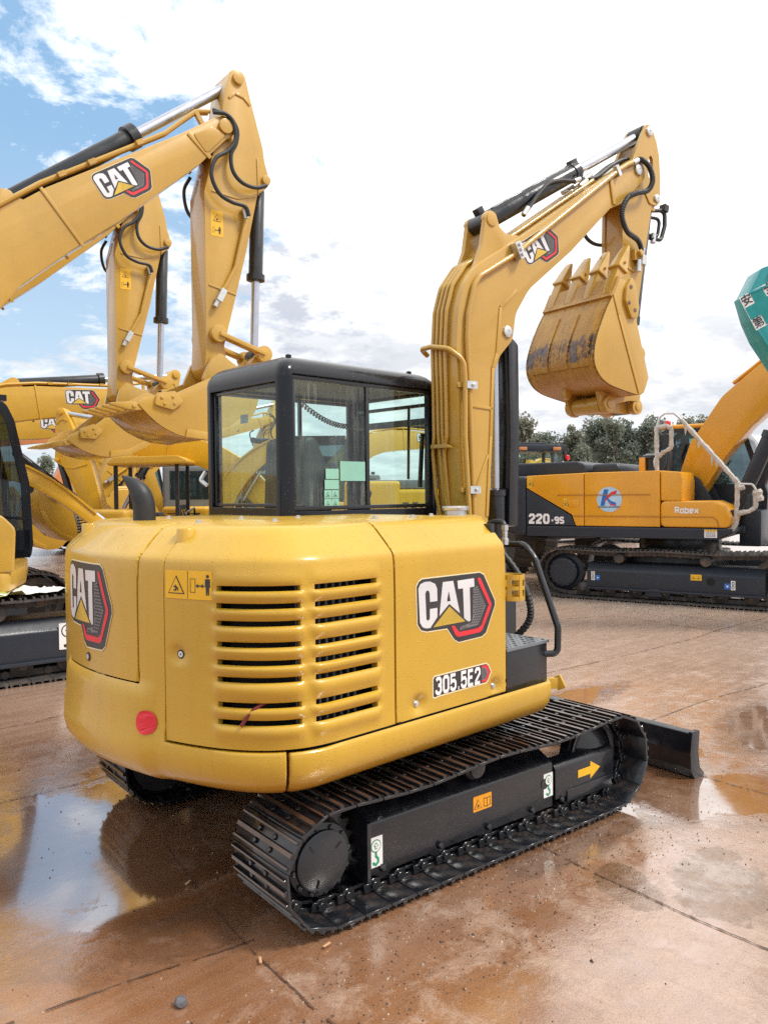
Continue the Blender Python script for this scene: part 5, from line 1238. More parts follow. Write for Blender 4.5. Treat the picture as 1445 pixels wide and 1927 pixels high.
B_TOP = [(-.98, 1.95), (-1.0, 2.5), (-.80, 3.35), (-.45, 3.98), (.06, 4.48), (.5, 4.82), (1.93, 5.73), (2.36, 6.03)]
B_LOW = [(2.50, 5.80), (2.18, 5.45), (1.24, 4.62), (.75, 4.23), (.24, 3.78), (.0, 3.47), (-.22, 3.05), (-.42, 2.45), (-.56, 1.75)]
def gen_boom(root, mat, boom_ang=51.65, arm_ang=-92.3, buck=0, F=(-.75, 1.85), sc=1.0, detail=True, emblem=True, stickers=True, bucket=True, half=.27, cyl_mat='black_dry', bsc=.80):
    a0 = math.atan2(4.12, 3.26); aa0 = math.atan2(-2.78, -.11); da = R(boom_ang) - a0
    tip = V(F) + V(rot2((3.26, 4.12), da)) * sc; db = R(arm_ang) - aa0; pin = tip + V(rot2((-.11, -2.78), db)) * sc
    fb = lambda p: tuple(V(F) + V(rot2((p[0] + .75, p[1] - 1.85), da)) * sc)
    fa = lambda p: tuple(tip + V(rot2((p[0] - 2.51, p[1] - 5.97), db)) * sc)
    dc = db + R(buck); fk = lambda p: tuple(pin + V(rot2((p[0] - 2.40, p[1] - 3.19), dc)) * sc * bsc)
    O = V((0, 0, 0)); hb = half * sc
    ol = fillet([V(p) for p in B_TOP], [0, .3, .6, .6, .6, .3, .1, 0], 4) + [V((2.51 + .13 * math.cos(R(a)), 5.97 + .13 * math.sin(R(a)))) for a in range(100, -80, -25)] + fillet([V(p) for p in B_LOW], [0, .1, .3, .5, .6, .5, .5, .3, 0], 4) + [V((-.76 + .22 * math.cos(R(a)), 1.80 + .22 * math.sin(R(a)))) for a in (-20, -60, -100, -140, -170)]
    mb = MB(); mb.prism([fb(p) for p in ol], XZ, -hb, hb); bm_ = mb.build('boom', M[mat], root, bevel=.015 * sc)
    d = MB(); P3 = lambda q, l: V((q[0], l, q[1]))
    for sg in (-1, 1):
        ribs([fb((.44, 4.80)), fb((.86, 4.28))], hb * sg, .035 * sc, .012 * sg, d, XZ); ribs([fb((2.05, 5.78)), fb((2.32, 5.56))], hb * sg, .05 * sc, .012 * sg, d, XZ)
        d.prism([fb(p) for p in rpoly([(2.10, 5.78), (2.33, 5.92), (2.52, 5.88), (2.27, 5.60)], .04)], XZ, hb * sg, (hb + .02) * sg); d.prism([fb(p) for p in circ(2.51, 5.97, .085, 20)], XZ, hb * sg, (hb + .04) * sg)
        ear = [(-.10, 4.30), (-.02, 4.60)] + [(.12 + .11 * math.cos(R(a)), 4.63 + .11 * math.sin(R(a))) for a in range(150, 10, -30)] + [(.30, 4.66), (.40, 4.74)]
        d.prism([fb(p) for p in ear], XZ, .13 * sg * sc, .21 * sg * sc)
    d.build('boom_bracket', M[mat], bm_, bevel=.004)
    if detail:
        pp = MB(); lt = -hb + .05
        for dl in (0, .06): pp.tube(fillet([P3(fb(p), lt + dl) for p in [(-.72, 3.60), (-.42, 4.08), (.02, 4.53), (.46, 4.87), (1.80, 5.73), (1.98, 5.90), (2.18, 6.08), (2.34, 6.12)]], .15, 4), .026 * sc, 8)
        for q in ((.62, 4.97), (.93, 5.17), (1.45, 5.51)): pp.bar(P3(fb(q), lt - .03), P3(fb((q[0] + .07, q[1] + .045)), lt - .03), .05, .06, (0, 1, 0))
        pp.bar(P3(fb((2.16, 6.07)), lt), P3(fb((2.28, 5.90)), lt), .05, .05); pp.build('hydraulic_pipe', M[mat], bm_)
        h = MB()
        h.tube(spline([P3(fb((2.36, 6.10)), -hb)] + [P3(fa(p), -hb - .04) for p in [(2.52, 6.10), (2.61, 6.0), (2.62, 5.83), (2.52, 5.68), (2.37, 5.56), (2.31, 5.36), (2.40, 5.17), (2.56, 5.10), (2.74, 5.08), (2.79, 4.98)]], 8), .024 * sc, 8)
        h.tube(spline([P3(fb((2.36, 6.13)), -hb)] + [P3(fa(p), -hb - .01) for p in [(2.55, 6.11), (2.66, 5.98), (2.65, 5.82), (2.58, 5.66), (2.60, 5.48), (2.72, 5.37), (2.90, 5.35), (3.05, 5.41)]], 8), .024 * sc, 8)
        h.tube(spline([P3(fb((2.30, 5.50)), hb * .9), P3(fb((2.24, 5.34)), hb * 1.1), P3(fa((2.28, 5.10)), hb * 1.1), P3(fa((2.40, 4.96)), hb * .9)], 8), .022 * sc, 8)
        h.build('hydraulic_hose', M['rubber'], bm_)
    foot, top = fb((.12, 4.63)), fa((2.72, 6.62))
    cylinder('arm_cylinder', P3(foot, 0), P3(top, 0), .545, .105 * sc, .060 * sc, root, M[cyl_mat], 1.32, True, V((0, 1, 0)), 20)
    ao_ = [(2.56, 6.45)] + [(2.72 + .115 * math.cos(R(a)), 6.62 + .115 * math.sin(R(a))) for a in range(150, 0, -25)] + [(2.88, 6.46), (3.05, 5.88), (3.075, 5.72), (3.15, 5.48), (3.10, 5.42), (2.97, 5.30), (2.80, 4.55), (2.50, 3.43)] + [(2.40 + .15 * math.cos(R(a)), 3.19 + .15 * math.sin(R(a))) for a in range(-20, -180, -30)] + [(2.27, 3.45), (2.27, 5.19), (2.36, 5.55), (2.50, 6.10)]
    ha = .20 * sc; mb = MB(); mb.prism([fa(p) for p in ao_], XZ, -ha, ha); arm_ = mb.build('arm', M[mat], root, bevel=.012 * sc)
    d = MB()
    for sg in (-1, 1):
        ribs([fa(p) for p in [(2.60, 6.36), (2.68, 6.44), (2.80, 6.42), (2.88, 6.35)]], ha * sg, .03 * sc, .012 * sg, d, XZ); ribs([fa(p) for p in [(2.36, 5.22), (2.70, 5.20), (2.95, 5.28)]], ha * sg, .02 * sc, .01 * sg, d, XZ); ribs([fa((2.31, 4.12)), fa((2.66, 4.05))], ha * sg, .02 * sc, .01 * sg, d, XZ)
        ribs([fa((2.97, 5.74)), fa((2.98, 5.30))], ha * sg, .02 * sc, .01 * sg, d, XZ)
        for q, r in (((2.72, 6.62), .07), ((3.08, 5.50), .055), ((2.40, 3.55), .09), ((2.40, 3.19), .12)): d.prism([fa(p) for p in circ(*q, r, 18)], XZ, ha * sg, (ha + .035) * sg)
        for k in range(6): d.prism([fa(p) for p in circ(2.40 + .09 * math.cos(R(60 * k)), 3.19 + .09 * math.sin(R(60 * k)), .018, 8)], XZ, (ha + .035) * sg, (ha + .05) * sg)
    if detail: d.tube(fillet([P3(fa(p), -ha - .035) for p in [(2.79, 4.98), (2.75, 4.80), (2.64, 4.36), (2.52, 4.14), (2.45, 4.03)]], .1, 4), .026 * sc, 8)
    d.build('arm_bracket', M[mat], arm_, bevel=.003)
    if detail:
        z = MB(); z.bar(P3(fa((2.47, 4.07)), -ha - .05), P3(fa((2.40, 3.93)), -ha - .05), .07, .10, (0, 1, 0)); z.cyl(P3(fa((2.40, 3.94)), -ha - .05), P3(fa((2.36, 3.86)), -ha - .05), .03, n=10); z.cyl(P3(fa((2.76, 5.09)), -ha - .04), P3(fa((2.79, 4.97)), -ha - .04), .03, n=10); z.build('hose_fitting', M['zinc'], arm_)
    cylinder('bucket_cylinder', P3(fa((3.08, 5.50)), 0), P3(fa((3.0, 3.37)), 0), .56, .088 * sc, .050 * sc, root, M[cyl_mat], 1.30, True, V((0, 1, 0)), 20)
    lk = MB()
    for sg in (-1, 1):
        l = (.20 + .05) * sc * sg; lk.bar(P3(fa((2.40, 3.55)), l), P3(fa((3.0, 3.37)), l), .05 * sc, .13 * sc, (0, 1, 0))
        for q in ((2.40, 3.55), (3.0, 3.37)): lk.prism([fa(p) for p in circ(*q, .10, 18)], XZ, l - .035, l + .035)
    lk.build('side_link', M[mat], root, bevel=.006)
    lk = MB(); bk2 = fk((2.74, 2.98)); q0 = fa((3.0, 3.37)); lk.bar(P3(q0, -.10 * sc), P3(bk2, -.10 * sc), .07 * sc, .16 * sc, (0, 1, 0)); lk.bar(P3(q0, .10 * sc), P3(bk2, .10 * sc), .07 * sc, .16 * sc, (0, 1, 0)); lk.prism(circ(*bk2, .10 * sc, 16), XZ, -.18 * sc, .18 * sc); lk.build('power_link', M[mat], root, bevel=.006)
    if bucket:
        w = .53 * sc; flo = [(1.05, 2.50), (1.22, 2.33), (1.40, 2.20), (1.68, 2.09), (2.05, 2.06), (2.45, 2.17), (2.75, 2.42), (2.86, 2.75), (2.74, 3.05)]
        fl_ = [tuple(p) for p in spline([V(p) for p in flo], 4)]; mb = MB(); inn_ = inset(fl_ + [(2.0, 2.9)], .035)[:len(fl_)]
        mb.prism([fk(p) for p in fl_ + inn_[::-1]], XZ, -w, w)
        bk_o = mb.build('bucket', M[mat], root, bevel=.004)
        mb = MB(); sd = fl_ + [(2.60, 3.10), (2.30, 3.02), (1.95, 2.86), (1.55, 2.66), (1.28, 2.62), (1.10, 2.58)]
        for sg in (-1, 1):
            mb.prism([fk(p) for p in sd], XZ, (w + .002) * sg, (w - .035) * sg)
            mb.prism([fk(p) for p in rpoly([(1.26, 2.50), (1.30, 2.66), (1.55, 2.70), (1.68, 2.56), (1.52, 2.44)], .04)], XZ, (w + .003) * sg, (w + .04) * sg)
            for q in ((1.36, 2.60), (1.52, 2.62), (1.40, 2.52), (1.54, 2.53)): mb.prism([fk(p) for p in circ(*q, .022, 8)], XZ, (w + .04) * sg, (w + .052) * sg)
            wr_ = [(1.70, 2.08), (2.05, 2.05), (2.45, 2.155), (2.72, 2.38), (2.62, 2.44), (2.38, 2.26), (2.05, 2.16), (1.73, 2.19)]; mb.prism([fk(p) for p in wr_], XZ, (w + .003) * sg, (w + .022) * sg)
            mb.prism([fk(p) for p in rpoly([(2.10, 2.92), (2.25, 3.24), (2.40, 3.36), (2.55, 3.25), (2.86, 3.06), (2.86, 2.75), (2.5, 2.8)], .08)], XZ, .24 * sc * sg, .30 * sc * sg)
        mb.build('side_plate', M[mat], bk_o, bevel=.005)
        for k in range(5):
            y = -w + .07 + (2 * w - .14) * k / 4; t = MB(); vs = []
            for x, hh, ww in ((1.20, .02, .055), (1.03, .055, .06), (.92, .05, .055), (.70, .012, .035)):
                zc = 2.46 + .03 * (1.2 - x) / .5; c = lambda dz: fk((x, zc + dz)); vs += [P3(c(-hh), y - ww), P3(c(-hh), y + ww), P3(c(hh), y + ww), P3(c(hh), y - ww)]
            fs = [(3, 2, 1, 0), (12, 13, 14, 15)] + [(4 * j + i, 4 * j + (i + 1) % 4, 4 * j + 4 + (i + 1) % 4, 4 * j + 4 + i) for j in range(3) for i in range(4)]
            t.add(vs, fs); t.cyl(P3(fk((1.0, 2.47)), y - .075), P3(fk((1.0, 2.47)), y + .075), .02, n=8); t.build('tooth', M[mat], bk_o, bevel=.006)
    if emblem:
        c = fb((1.315, 5.065)); decal('brand_emblem', emblem_layers(), EMM(), bm_, planemap((V((c[0], -hb, c[1])), V((1, 0, 0)), V((0, 0, 1)), V((0, -1, 0))), 1.30 * sc, 1.30 * sc, R(33.8) + da, .0022))
    if stickers:
        q = fa((2.345, 4.70)); decal('warning_sticker', warn_layers(.16, .30, False)[:1] + [(p, mm, l) for p, mm, l in [( [(a * .62 + .02, b * .62 + .15) for a, b in p], mm, l) for p, mm, l in warn_layers(.19, .21, False)[1:]]] + [([(a * .72 - .125, b * .62 + .01) for a, b in p], mm, l) for p, mm, l in warn_layers(.36, .20, True)[1:] if min(a for a, b in p) > .19], [M['sign_yellow'], M['ink']], arm_, planemap((V((q[0], -ha, q[1])), V((1, 0, 0)), V((0, 0, 1)), V((0, -1, 0))), 1, 1, db, .002))
    return bm_
def gen_body(root, mat, cab=1, low='navy', x0=-3.7, cabmat='cabblack', hood=True, frame=True, hz=1.92):
    """upper works: cab on side `cab` (+1 left), tool box, hood, counterweight"""
    b = MB(); b.prism(rpoly([(-.15, -1.28), (.15, -.6), (.42, .45), (.42, 1.28), (x0 + .7, 1.28), (x0 + .7, -1.28)] if cab > 0 else [(.60, -1.28), (.60, -.45), (.15, .6), (-.15, 1.28), (x0 + .7, 1.28), (x0 + .7, -1.28)], .12), DF, .82, .99); b.build('revolving_frame', M[low if not frame else mat], root, bevel=.03)
    s = cab
    b = MB(); b.prism(rpoly([(-1.05, .99), (-.10, .99), (-.08, 1.38), (-.20, 1.51), (-1.05, 1.51)], [.0, .03, .12, .12, .0]), XZ, -1.26 * s, -.55 * s); b.prism(rpoly([(-.50, 1.512), (-.44, 1.30), (-.44, 1.0), (-.455, 1.0), (-.455, 1.30), (-.52, 1.512)], 0), XZ, -1.263 * s, -1.25 * s) if 0 else None; b.build('tool_box', M[mat], root, bevel=.05, seg=3)
    b = MB(); b.box(-2.0, -1.06, min(-1.26 * s, -.5 * s), max(-1.26 * s, -.5 * s), .99, 1.86); b.build('fuel_tank', M[mat], root, bevel=.06, seg=3)
    b = MB(); b.box(x0 + .75, -1.2, -1.25, 1.25, .99, hz); h = b.build('engine_hood', M[mat], root, bevel=.07, seg=3)
    b = MB(); b.prism([(x0 + .74, -1.25)] + [(x0 + .45 - .45 * math.cos(R(a)), 1.26 * math.sin(R(a))) for a in range(-80, 81, 10)] + [(x0 + .74, 1.25)], DF, .84, 1.90); b.build('counterweight', M[mat], root, bevel=.10, seg=4)
    b = MB(); b.cyl((x0 + 1.2, .5, 1.85), (x0 + 1.2, .5, 2.35), .05, n=12); b.build('exhaust_pipe', M['black_dry'], root)
    y0, y1 = (.36, 1.30) if s > 0 else (-1.30, -.36)
    cp = rpoly([(-1.06, 1.0), (.43, 1.0), (.455, 1.15), (.430, 1.80), (.29, 2.48), (.20, 2.68), (-.98, 2.72), (-1.06, 2.62)], [.05, .05, .1, .3, .3, .12, .12, .1])
    c = MB(); c.prism(cp, XZ, y0 + .005, y1 - .005); sh_ = c.build('cab', M['glass_dark'], root, bevel=.02)
    f = MB(); ip = inset(cp, .085)
    for yy in (y0, y1):
        n = len(cp)
        for i in range(n): f.add([V((cp[i][0], yy + e, cp[i][1])) for e in (-.012, .012)] + [V((cp[(i + 1) % n][0], yy + e, cp[(i + 1) % n][1])) for e in (-.012, .012)] + [V((ip[i][0], yy + e, ip[i][1])) for e in (-.012, .012)] + [V((ip[(i + 1) % n][0], yy + e, ip[(i + 1) % n][1])) for e in (-.012, .012)], [(0, 2, 6, 4), (1, 5, 7, 3), (0, 1, 3, 2), (4, 6, 7, 5)])
        f.bar((-.32, yy, 1.0), (-.36, yy, 2.70), .03, .08, (0, 1, 0)); f.bar((-1.0, yy, 1.55), (.40, yy, 1.42), .03, .08, (0, 1, 0)); f.box(-1.05, .42, yy - .012, yy + .012, 1.0, 1.30)
    f.box(-1.0, .22, y0, y1, 2.685, 2.75); f.box(-1.07, -1.03, y0, y1, 1.0, 1.9); f.build('cab_frame', M[cabmat], sh_)
    st_ = MB(); st_.box(-.75, -.25, (y0 + y1) / 2 - .27, (y0 + y1) / 2 + .27, 1.0, 1.5); st_.box(-.82, -.66, (y0 + y1) / 2 - .26, (y0 + y1) / 2 + .26, 1.45, 2.25); st_.build('seat', M['grey_paint'], sh_, bevel=.05)
    t = MB(); t.lathe([(.62, .62), (.62, .82)], (-.9, 0, 0), (0, 0, 1), 32); t.box(-1.7, -.1, -.95, .95, .35, .66); t.build('center_frame', M['black_dry'], root, bevel=.03)
    return sh_
def bg_machine(name, label, loc, psi, mat, tracks=True, group=None, **k):
    bk = {a: k.pop(a) for a in list(k) if a in ('cab', 'low', 'x0', 'cabmat', 'frame')}
    t = thing(name, label, 'excavator', (*loc, 0), R(psi), group)
    gen_boom(t, mat, **k); gen_body(t, mat, **bk)
    if tracks:
        for y in (-1.15, 1.15): crawler_bg(t, y, -2.75, 1.02, .80, .55, detail=y < 0)
    return t
O1 = (-.2, 5.42)
GA = 'large yellow excavators raising their booms on the left'
m1 = bg_machine('excavator', 'large yellow excavator at the left edge, tallest raised boom in the yard', O1, -6, 'yellow_dry', group=GA)
decal('hook_sticker', hook_layers(.16, .24), [M['white'], M['ink']], m1, planemap((V((.24, -1.352, .27)), V((1, 0, 0)), V((0, 0, 1)), V((0, -1, 0))), 1, 1, 0, .002))
m2 = bg_machine('excavator', 'large yellow excavator with the second tallest upright arm, half hidden under the tallest boom', (.10, 8.40), -6, 'yellow_dry', group=GA, buck=12)
GB = 'yellow excavators in the back row on the left'
bg_machine('excavator', 'yellow excavator in the back row with level boom, nearest of three slanted arms', (1.04, 12.84), -6, 'yellow_far', group=GB, boom_ang=21, arm_ang=-119, buck=-35, cyl_mat='black_dry')
bg_machine('excavator', 'yellow excavator in the back row, middle one of the three slanted arms', (1.70, 16.26), -6, 'yellow_far', group=GB, boom_ang=17, arm_ang=-119, buck=-35)
bg_machine('excavator', 'faded orange excavator behind the yellow row, arm just right of the left cab', (2.48, 19.69), -6, 'salmon', group=GB, boom_ang=18, arm_ang=-119, buck=-35, emblem=False, stickers=False)
GG = 'yellow excavators standing behind the front cab'
bg_machine('excavator', 'yellow excavator behind the front cab, its boom and arm seen through the rear pane', (8.96, 19.5), -6, 'yellow_far', group=GG, boom_ang=26, arm_ang=-105, buck=-30)
bg_machine('excavator', 'yellow excavator behind the front cab, its low boom seen through the right-hand side pane', (12.49, 14.49), -6, 'yellow_far', group=GG, boom_ang=17, arm_ang=-112, buck=-30)
# things lying on the tracks of the nearest left machine
def sheet(name, label, cat, mat, pts, z, h, seed, rz=-6, loc=O1):
    rnd = random.Random(seed); n = 14; vs = []; fs = []
    (x0, y0), (x1, y1) = pts
    for i in range(n + 1):
        for j in range(5):
            t, q = i / n, j / 4; e = rnd.uniform(-.03, .03) if j in (0, 4) else 0
            vs.append(V((x0 + (x1 - x0) * t + rnd.uniform(-.008, .008), y0 + (y1 - y0) * q + e * (1 if t < .9 else .3), z + h * rnd.random() * (.4 + math.sin(t * 9 + j)) ** 2 * .5 + .004)))
    fs = [(5 * i + j, 5 * i + 5 + j, 5 * i + 6 + j, 5 * i + 1 + j) for i in range(n) for j in range(4)]
    mb = MB(); mb.add(vs, fs); mx = Matrix.Translation((*loc, 0)) @ Matrix.Rotation(R(rz), 4, 'Z')
    return tag(mb.build(name, M[mat], None, M=mx), label, cat)
sheet('cloth', 'crumpled white sheet lying on the near track of the left-hand machine', 'cloth', 'cloth_white', ((-.30, -1.40), (.36, -.98)), .80, .07, 1)
sheet('cloth', 'olive rag under the white sheet on the left-hand track', 'cloth', 'cloth_olive', ((-.62, -1.43), (-.05, -1.20)), .803, .05, 2)
sheet('glove', 'white and blue work glove lying on the far track at left', 'glove', 'cloth_white', ((-.1, .95), (.22, 1.15)), .80, .05, 3)
sheet('glove', 'blue plastic wrapper beside the white glove on the far track at left', 'wrapper', 'cloth_blue', ((.22, .98), (.55, 1.12)), .80, .06, 4)

# small machines between the rows
def gen_mini(label, loc, psi, mat, top='cab', boom=None, group=None, sc=1.0, dark='black_dry', louvre=True, bw=1.0):
    t = thing('mini_excavator', label, 'excavator', (*loc, 0), R(psi), group)
    for y in (-.72, .72): crawler_bg(t, y, -1.15, 1.15, .56, .40, detail=False, n=34)
    b = MB(); b.prism(rpoly([(.75, -.75), (.75, .8), (-.7, .85), (-1.15, .55), (-1.25, 0), (-1.15, -.55), (-.7, -.85)], .15), DF, .62, .86); b.build('revolving_frame', M[dark], t, bevel=.03)
    b = MB(); b.prism(rpoly([(-.35, -.82), (-.35, .82), (-.8, .82), (-1.15, .5), (-1.22, 0), (-1.15, -.5), (-.8, -.82)], .12), DF, .86, 1.42); h = b.build('engine_hood', M[mat], t, bevel=.09, seg=4)
    if louvre:
        l = MB()
        for i in range(2):
            for k in range(7): l.box(-1.235, -1.205, .10 + .34 * i, .38 + .34 * i, .98 + .05 * k, 1.0 + .05 * k)
            for k in range(7): l.box(-1.235, -1.205, -.38 + -.34 * i * 0 - .30 * i, -.10 - .30 * i, .98 + .05 * k, 1.0 + .05 * k)
        l.build('louvre', M['inside'], h)
    if top == 'cab':
        c = MB(); c.prism(rpoly([(-.36, 1.40), (-.36, 2.30), (.62, 2.30), (.80, 1.7), (.80, .86), (-.34, .86)], .1), XZ, -.35, .80); cb_ = c.build('cab', M['grey_paint'], t, bevel=.05, seg=3)
        g = MB(); g.add([(-.366, -.22, 1.56), (-.366, .66, 1.56), (-.366, .66, 2.16), (-.366, -.22, 2.16)], [(0, 1, 2, 3)]); g.add([(-.2, -.356, 1.35), (.55, -.356, 1.35), (.50, -.356, 2.16), (-.2, -.356, 2.16)], [(0, 1, 2, 3)]); g.add([(-.2, .806, 1.35), (.55, .806, 1.35), (.50, .806, 2.16), (-.2, .806, 2.16)], [(0, 1, 2, 3)]); g.build('window', M['glass_dark'], cb_, smooth=False)
        w_ = MB(); w_.box(-.28, -.16, .12, .30, 2.32, 2.42); w_.build('work_lamp', M['black_dry'], cb_, bevel=.02)
    else:
        c = MB(); c.prism(rpoly([(-.75, 2.22), (-.62, 2.32), (.45, 2.34), (.62, 2.26), (.60, 2.20), (-.72, 2.17)], .04), XZ, -.62, .62); c.build('canopy', M['salmon'] if mat == 'salmon' else M[mat], t, bevel=.03)
        for x, y in ((-.62, -.50), (-.62, .50), (.42, -.50), (.42, .50)): p_ = MB(); p_.bar((x, y, 1.35 if x < 0 else .86), (x, y, 2.2), .06, .06, (0, 1, 0)); p_.build('canopy_post', M['black_dry'], t)
        s_ = MB(); s_.box(-.40, .05, -.25, .25, .9, 1.35); s_.box(-.45, -.32, -.25, .25, 1.3, 1.75); s_.build('seat', M['seat'], t, bevel=.04)
        for y in (-.25, -.1, .1, .3): l_ = MB(); l_.tube(spline([(.42, y, .9), (.44, y, 1.2), (.40, y, 1.4)], 4), .014, 6); l_.tube([(.40, y, 1.40), (.39, y, 1.48)], .028, 8); l_.build('lever', M['rubber'], t)
        r_ = MB(); r_.tube(fillet([(.55, -.45, .9), (.55, -.45, 1.35), (.62, .0, 1.42), (.55, .45, 1.35), (.55, .45, .9)], .08), .02, 8); r_.build('grab_rail', M['black_dry'], t)
    P = boom or [(.95, .95), (1.35, 1.9), (2.1, 2.5), (2.75, 2.35)]
    w0 = [.16 * bw, .19 * bw, .15 * bw, .10 * bw]; b = MB(); Pv = spline([V(p) for p in P], 5); up_, lo_ = [], []
    for i, p in enumerate(Pv):
        d_ = (Pv[min(i + 1, len(Pv) - 1)] - Pv[max(i - 1, 0)]).normalized(); f = i / (len(Pv) - 1) * 3; k = min(int(f), 2); ww = w0[k] + (w0[k + 1] - w0[k]) * (f - k); n_ = V((-d_.y, d_.x)) * ww; up_.append(tuple(p + n_)); lo_.append(tuple(p - n_))
    b.prism(up_ + lo_[::-1], XZ, -.11, .11); bo_ = b.build('boom', M[mat], t, bevel=.012)
    f_ = MB(); 
    for sg in (-1, 1): ribs(up_[2:-2], .11 * sg, .03, .02 * sg, f_, XZ)
    f_.build('boom_flange', M[mat], bo_)
    e = Pv[-1]; a2 = (e.x - .55, e.y - 1.25)
    q = MB(); q.prism([(e.x - .18, e.y + .22), (e.x + .08, e.y + .26), (e.x + .12, e.y - .1), (a2[0] + .08, a2[1]), (a2[0] - .06, a2[1])], XZ, -.09, .09); q.build('arm', M[mat], t, bevel=.01)
    m_ = Pv[len(Pv) // 2]
    cylinder('boom_cylinder', V((.98, 0, .72)), V((m_.x + .05, 0, m_.y - .2)), .6, .055, .035, t, M[mat if top == 'none' else dark], 1.1, True, V((0, 1, 0)), 14)
    cylinder('arm_cylinder', V((m_.x - .1, 0, m_.y + .30)), V((e.x - .12, 0, e.y + .22)), .6, .055, .035, t, M[dark], 1.1, True, V((0, 1, 0)), 14)
    u = MB(); cx, cz = a2; u.prism(rpoly([(cx - .05, cz + .08), (cx + .12, cz - .05), (cx + .12, cz - .35), (cx - .15, cz - .52), (cx - .48, cz - .36), (cx - .40, cz - .32), (cx - .15, cz - .44), (cx + .05, cz - .30), (cx + .02, cz - .1), (cx - .12, cz)], .03), XZ, -.3, .3)
    u.build('bucket', M[mat], t, bevel=.01); return t
gen_mini('small excavator with a tan open canopy on dark posts, behind the exhaust pipe', (4.0, 9.9), -40, 'yellow_far', 'canopy')
gen_mini('small yellow excavator with grey cab and slatted hood, left of the front cab', (6.0, 11.8), 62, 'yellow_bright', 'cab')
gen_mini('small bright yellow excavator with its boom lowered beside the left-hand cab', (-.30, 8.65), -14, 'yellow_bright', 'cab', boom=[(.95, 1.0), (1.15, 1.95), (1.75, 1.80), (2.75, .98)], louvre=False, bw=.72)
# yellow machine seen through the front cab glass
m5 = thing('excavator', 'yellow excavator with grey top, seen through the front cab glass', 'excavator', (5.95, 8.60, 0), R(136))
gen_boom(m5, 'yellow_bright', boom_ang=22, arm_ang=-105, buck=-40, sc=.74, F=(.30, 1.30), emblem=False, stickers=False, detail=False); gen_body(m5, 'yellow_bright', cab=-1, hz=1.72)
for y in (-1.15, 1.15): crawler_bg(m5, y, -2.75, 1.02, .80, .55, detail=False)
ST['T'] = [[(0, 1), (.62, 1)], [(.31, 1), (.31, 0)]]; ST['U'] = [[(0, 1), (0, .12), (.12, 0), (.5, 0), (.62, .12), (.62, 1)]]
nf = (V((-1.35, 1.252, 1.30)), V((-1, 0, 0)), V((0, 0, 1)), V((0, 1, 0)))
Lk, wd = text_layers('KOMATSU', .175, 0, 1, 0, 0, w=.24, asp=.95, gap=.36)
def k_disc(name, fr, r, parent, step=.002):
    L = [(circ(0, 0, r, 36), 0, 0), ([(a * r, b * r) for a, b in [(-.72, -.50), (-.40, -.52), (-.28, -.10), (-.05, .80), (-.42, .82)]], 1, 1),
         ([(a * r, b * r) for a, b in [(-.42, -.20), (-.20, .22), (.10, .55), (.58, .74), (.58, .48), (.20, .34), (-.10, .08)]], 2, 2),
         ([(a * r, b * r) for a, b in [(-.25, .06), (-.12, .14), (.10, -.10), (.54, -.26), (.54, -.44), (.15, -.36)]], 1, 2), ([(a * r, b * r) for a, b in [(-.2, -.06), (.12, -.36), (.54, -.44), (.54, -.52), (.1, -.46)]], 2, 2)]
    o = decal(name, L, [M['sky_blue'], M['blue'], M['red']], parent, planemap(fr, step=step)); return o
def font_text(txt, size, fr, mat, parent, name='lettering', off=0, bold=0):
    cu_ = bpy.data.curves.new('t', 'FONT'); cu_.body = txt; cu_.size = size; cu_.align_x = 'CENTER'; cu_.align_y = 'CENTER'; cu_.offset = bold; cu_.resolution_u = 3
    ob = bpy.data.objects.new('t', cu_); COL.objects.link(ob); dg = bpy.context.evaluated_depsgraph_get(); me = bpy.data.meshes.new_from_object(ob.evaluated_get(dg)); bpy.data.objects.remove(ob); bpy.data.curves.remove(cu_)
    O, U, W, N = fr; me.name = name
    for v in me.vertices: v.co = O + U * v.co.x + W * v.co.y + N * off
    me.materials.clear(); me.materials.append(M[mat]); return link(name, me, parent)
decal('lettering', Lk, [M['navy']], m5, planemap(nf, step=.003)); k_disc('round_logo', (V((-1.75, 1.252, 1.585)), V((-1, 0, 0)), V((0, 0, 1)), V((0, 1, 0))), .12, m5)
tb = MB(); tb.box(-2.95, -1.1, -1.2, 1.2, 1.725, 1.88); tb.build('hood_top', M['grey_paint'], m5, bevel=.03)

# ------------------------------------------------------------------ orange excavator on the right
PS = -77; RO = (8.916, 4.191)
rx = thing('excavator', 'orange and dark navy excavator with a 220-9S badge, parked on the right', 'excavator', (*RO, 0), R(PS))
NF = lambda s, z, n=-1.3: (V((s, n, z)), V((1, 0, 0)), V((0, 0, 1)), V((0, -1, 0)))
def pr(name, poly, l0, l1, mat, par=rx, bev=.02, rad=0):
    m = MB(); m.prism(rpoly(poly, rad) if rad else poly, XZ, l0, l1); return m.build(name, M[mat], par, bevel=bev, seg=3)
b = MB(); b.prism([(-.575, -1.30), (-.78, -1.28)] + [(-.78 - .50 * math.cos(R(a)), 1.22 * math.sin(R(a))) for a in range(-75, 76, 15)] + [(-.78, 1.28), (-.575, 1.30)], DF, .96, 1.91); b.build('counterweight', M['navy'], rx, bevel=.07, seg=4)
gm = MB(); gm.box(-.84, -.59, -1.32, -1.29, 1.125, 1.135)
pr('side_skirt', [(-.565, .95), (2.30, .95), (2.50, 1.06), (2.50, 1.115), (-.565, 1.115)], -1.30, 1.28, 'navy', rad=.03)
pr('rear_door', [(-.568, 1.72), (.185, 1.295), (.245, 1.125), (.375, 1.125), (.375, 1.94), (-.568, 1.91)], -1.29, -.2, 'orange', bev=.012)
pr('lower_door', [(-.568, 1.705), (-.568, 1.125), (.235, 1.125), (.175, 1.28)], -1.29, -.2, 'navy', bev=.008)
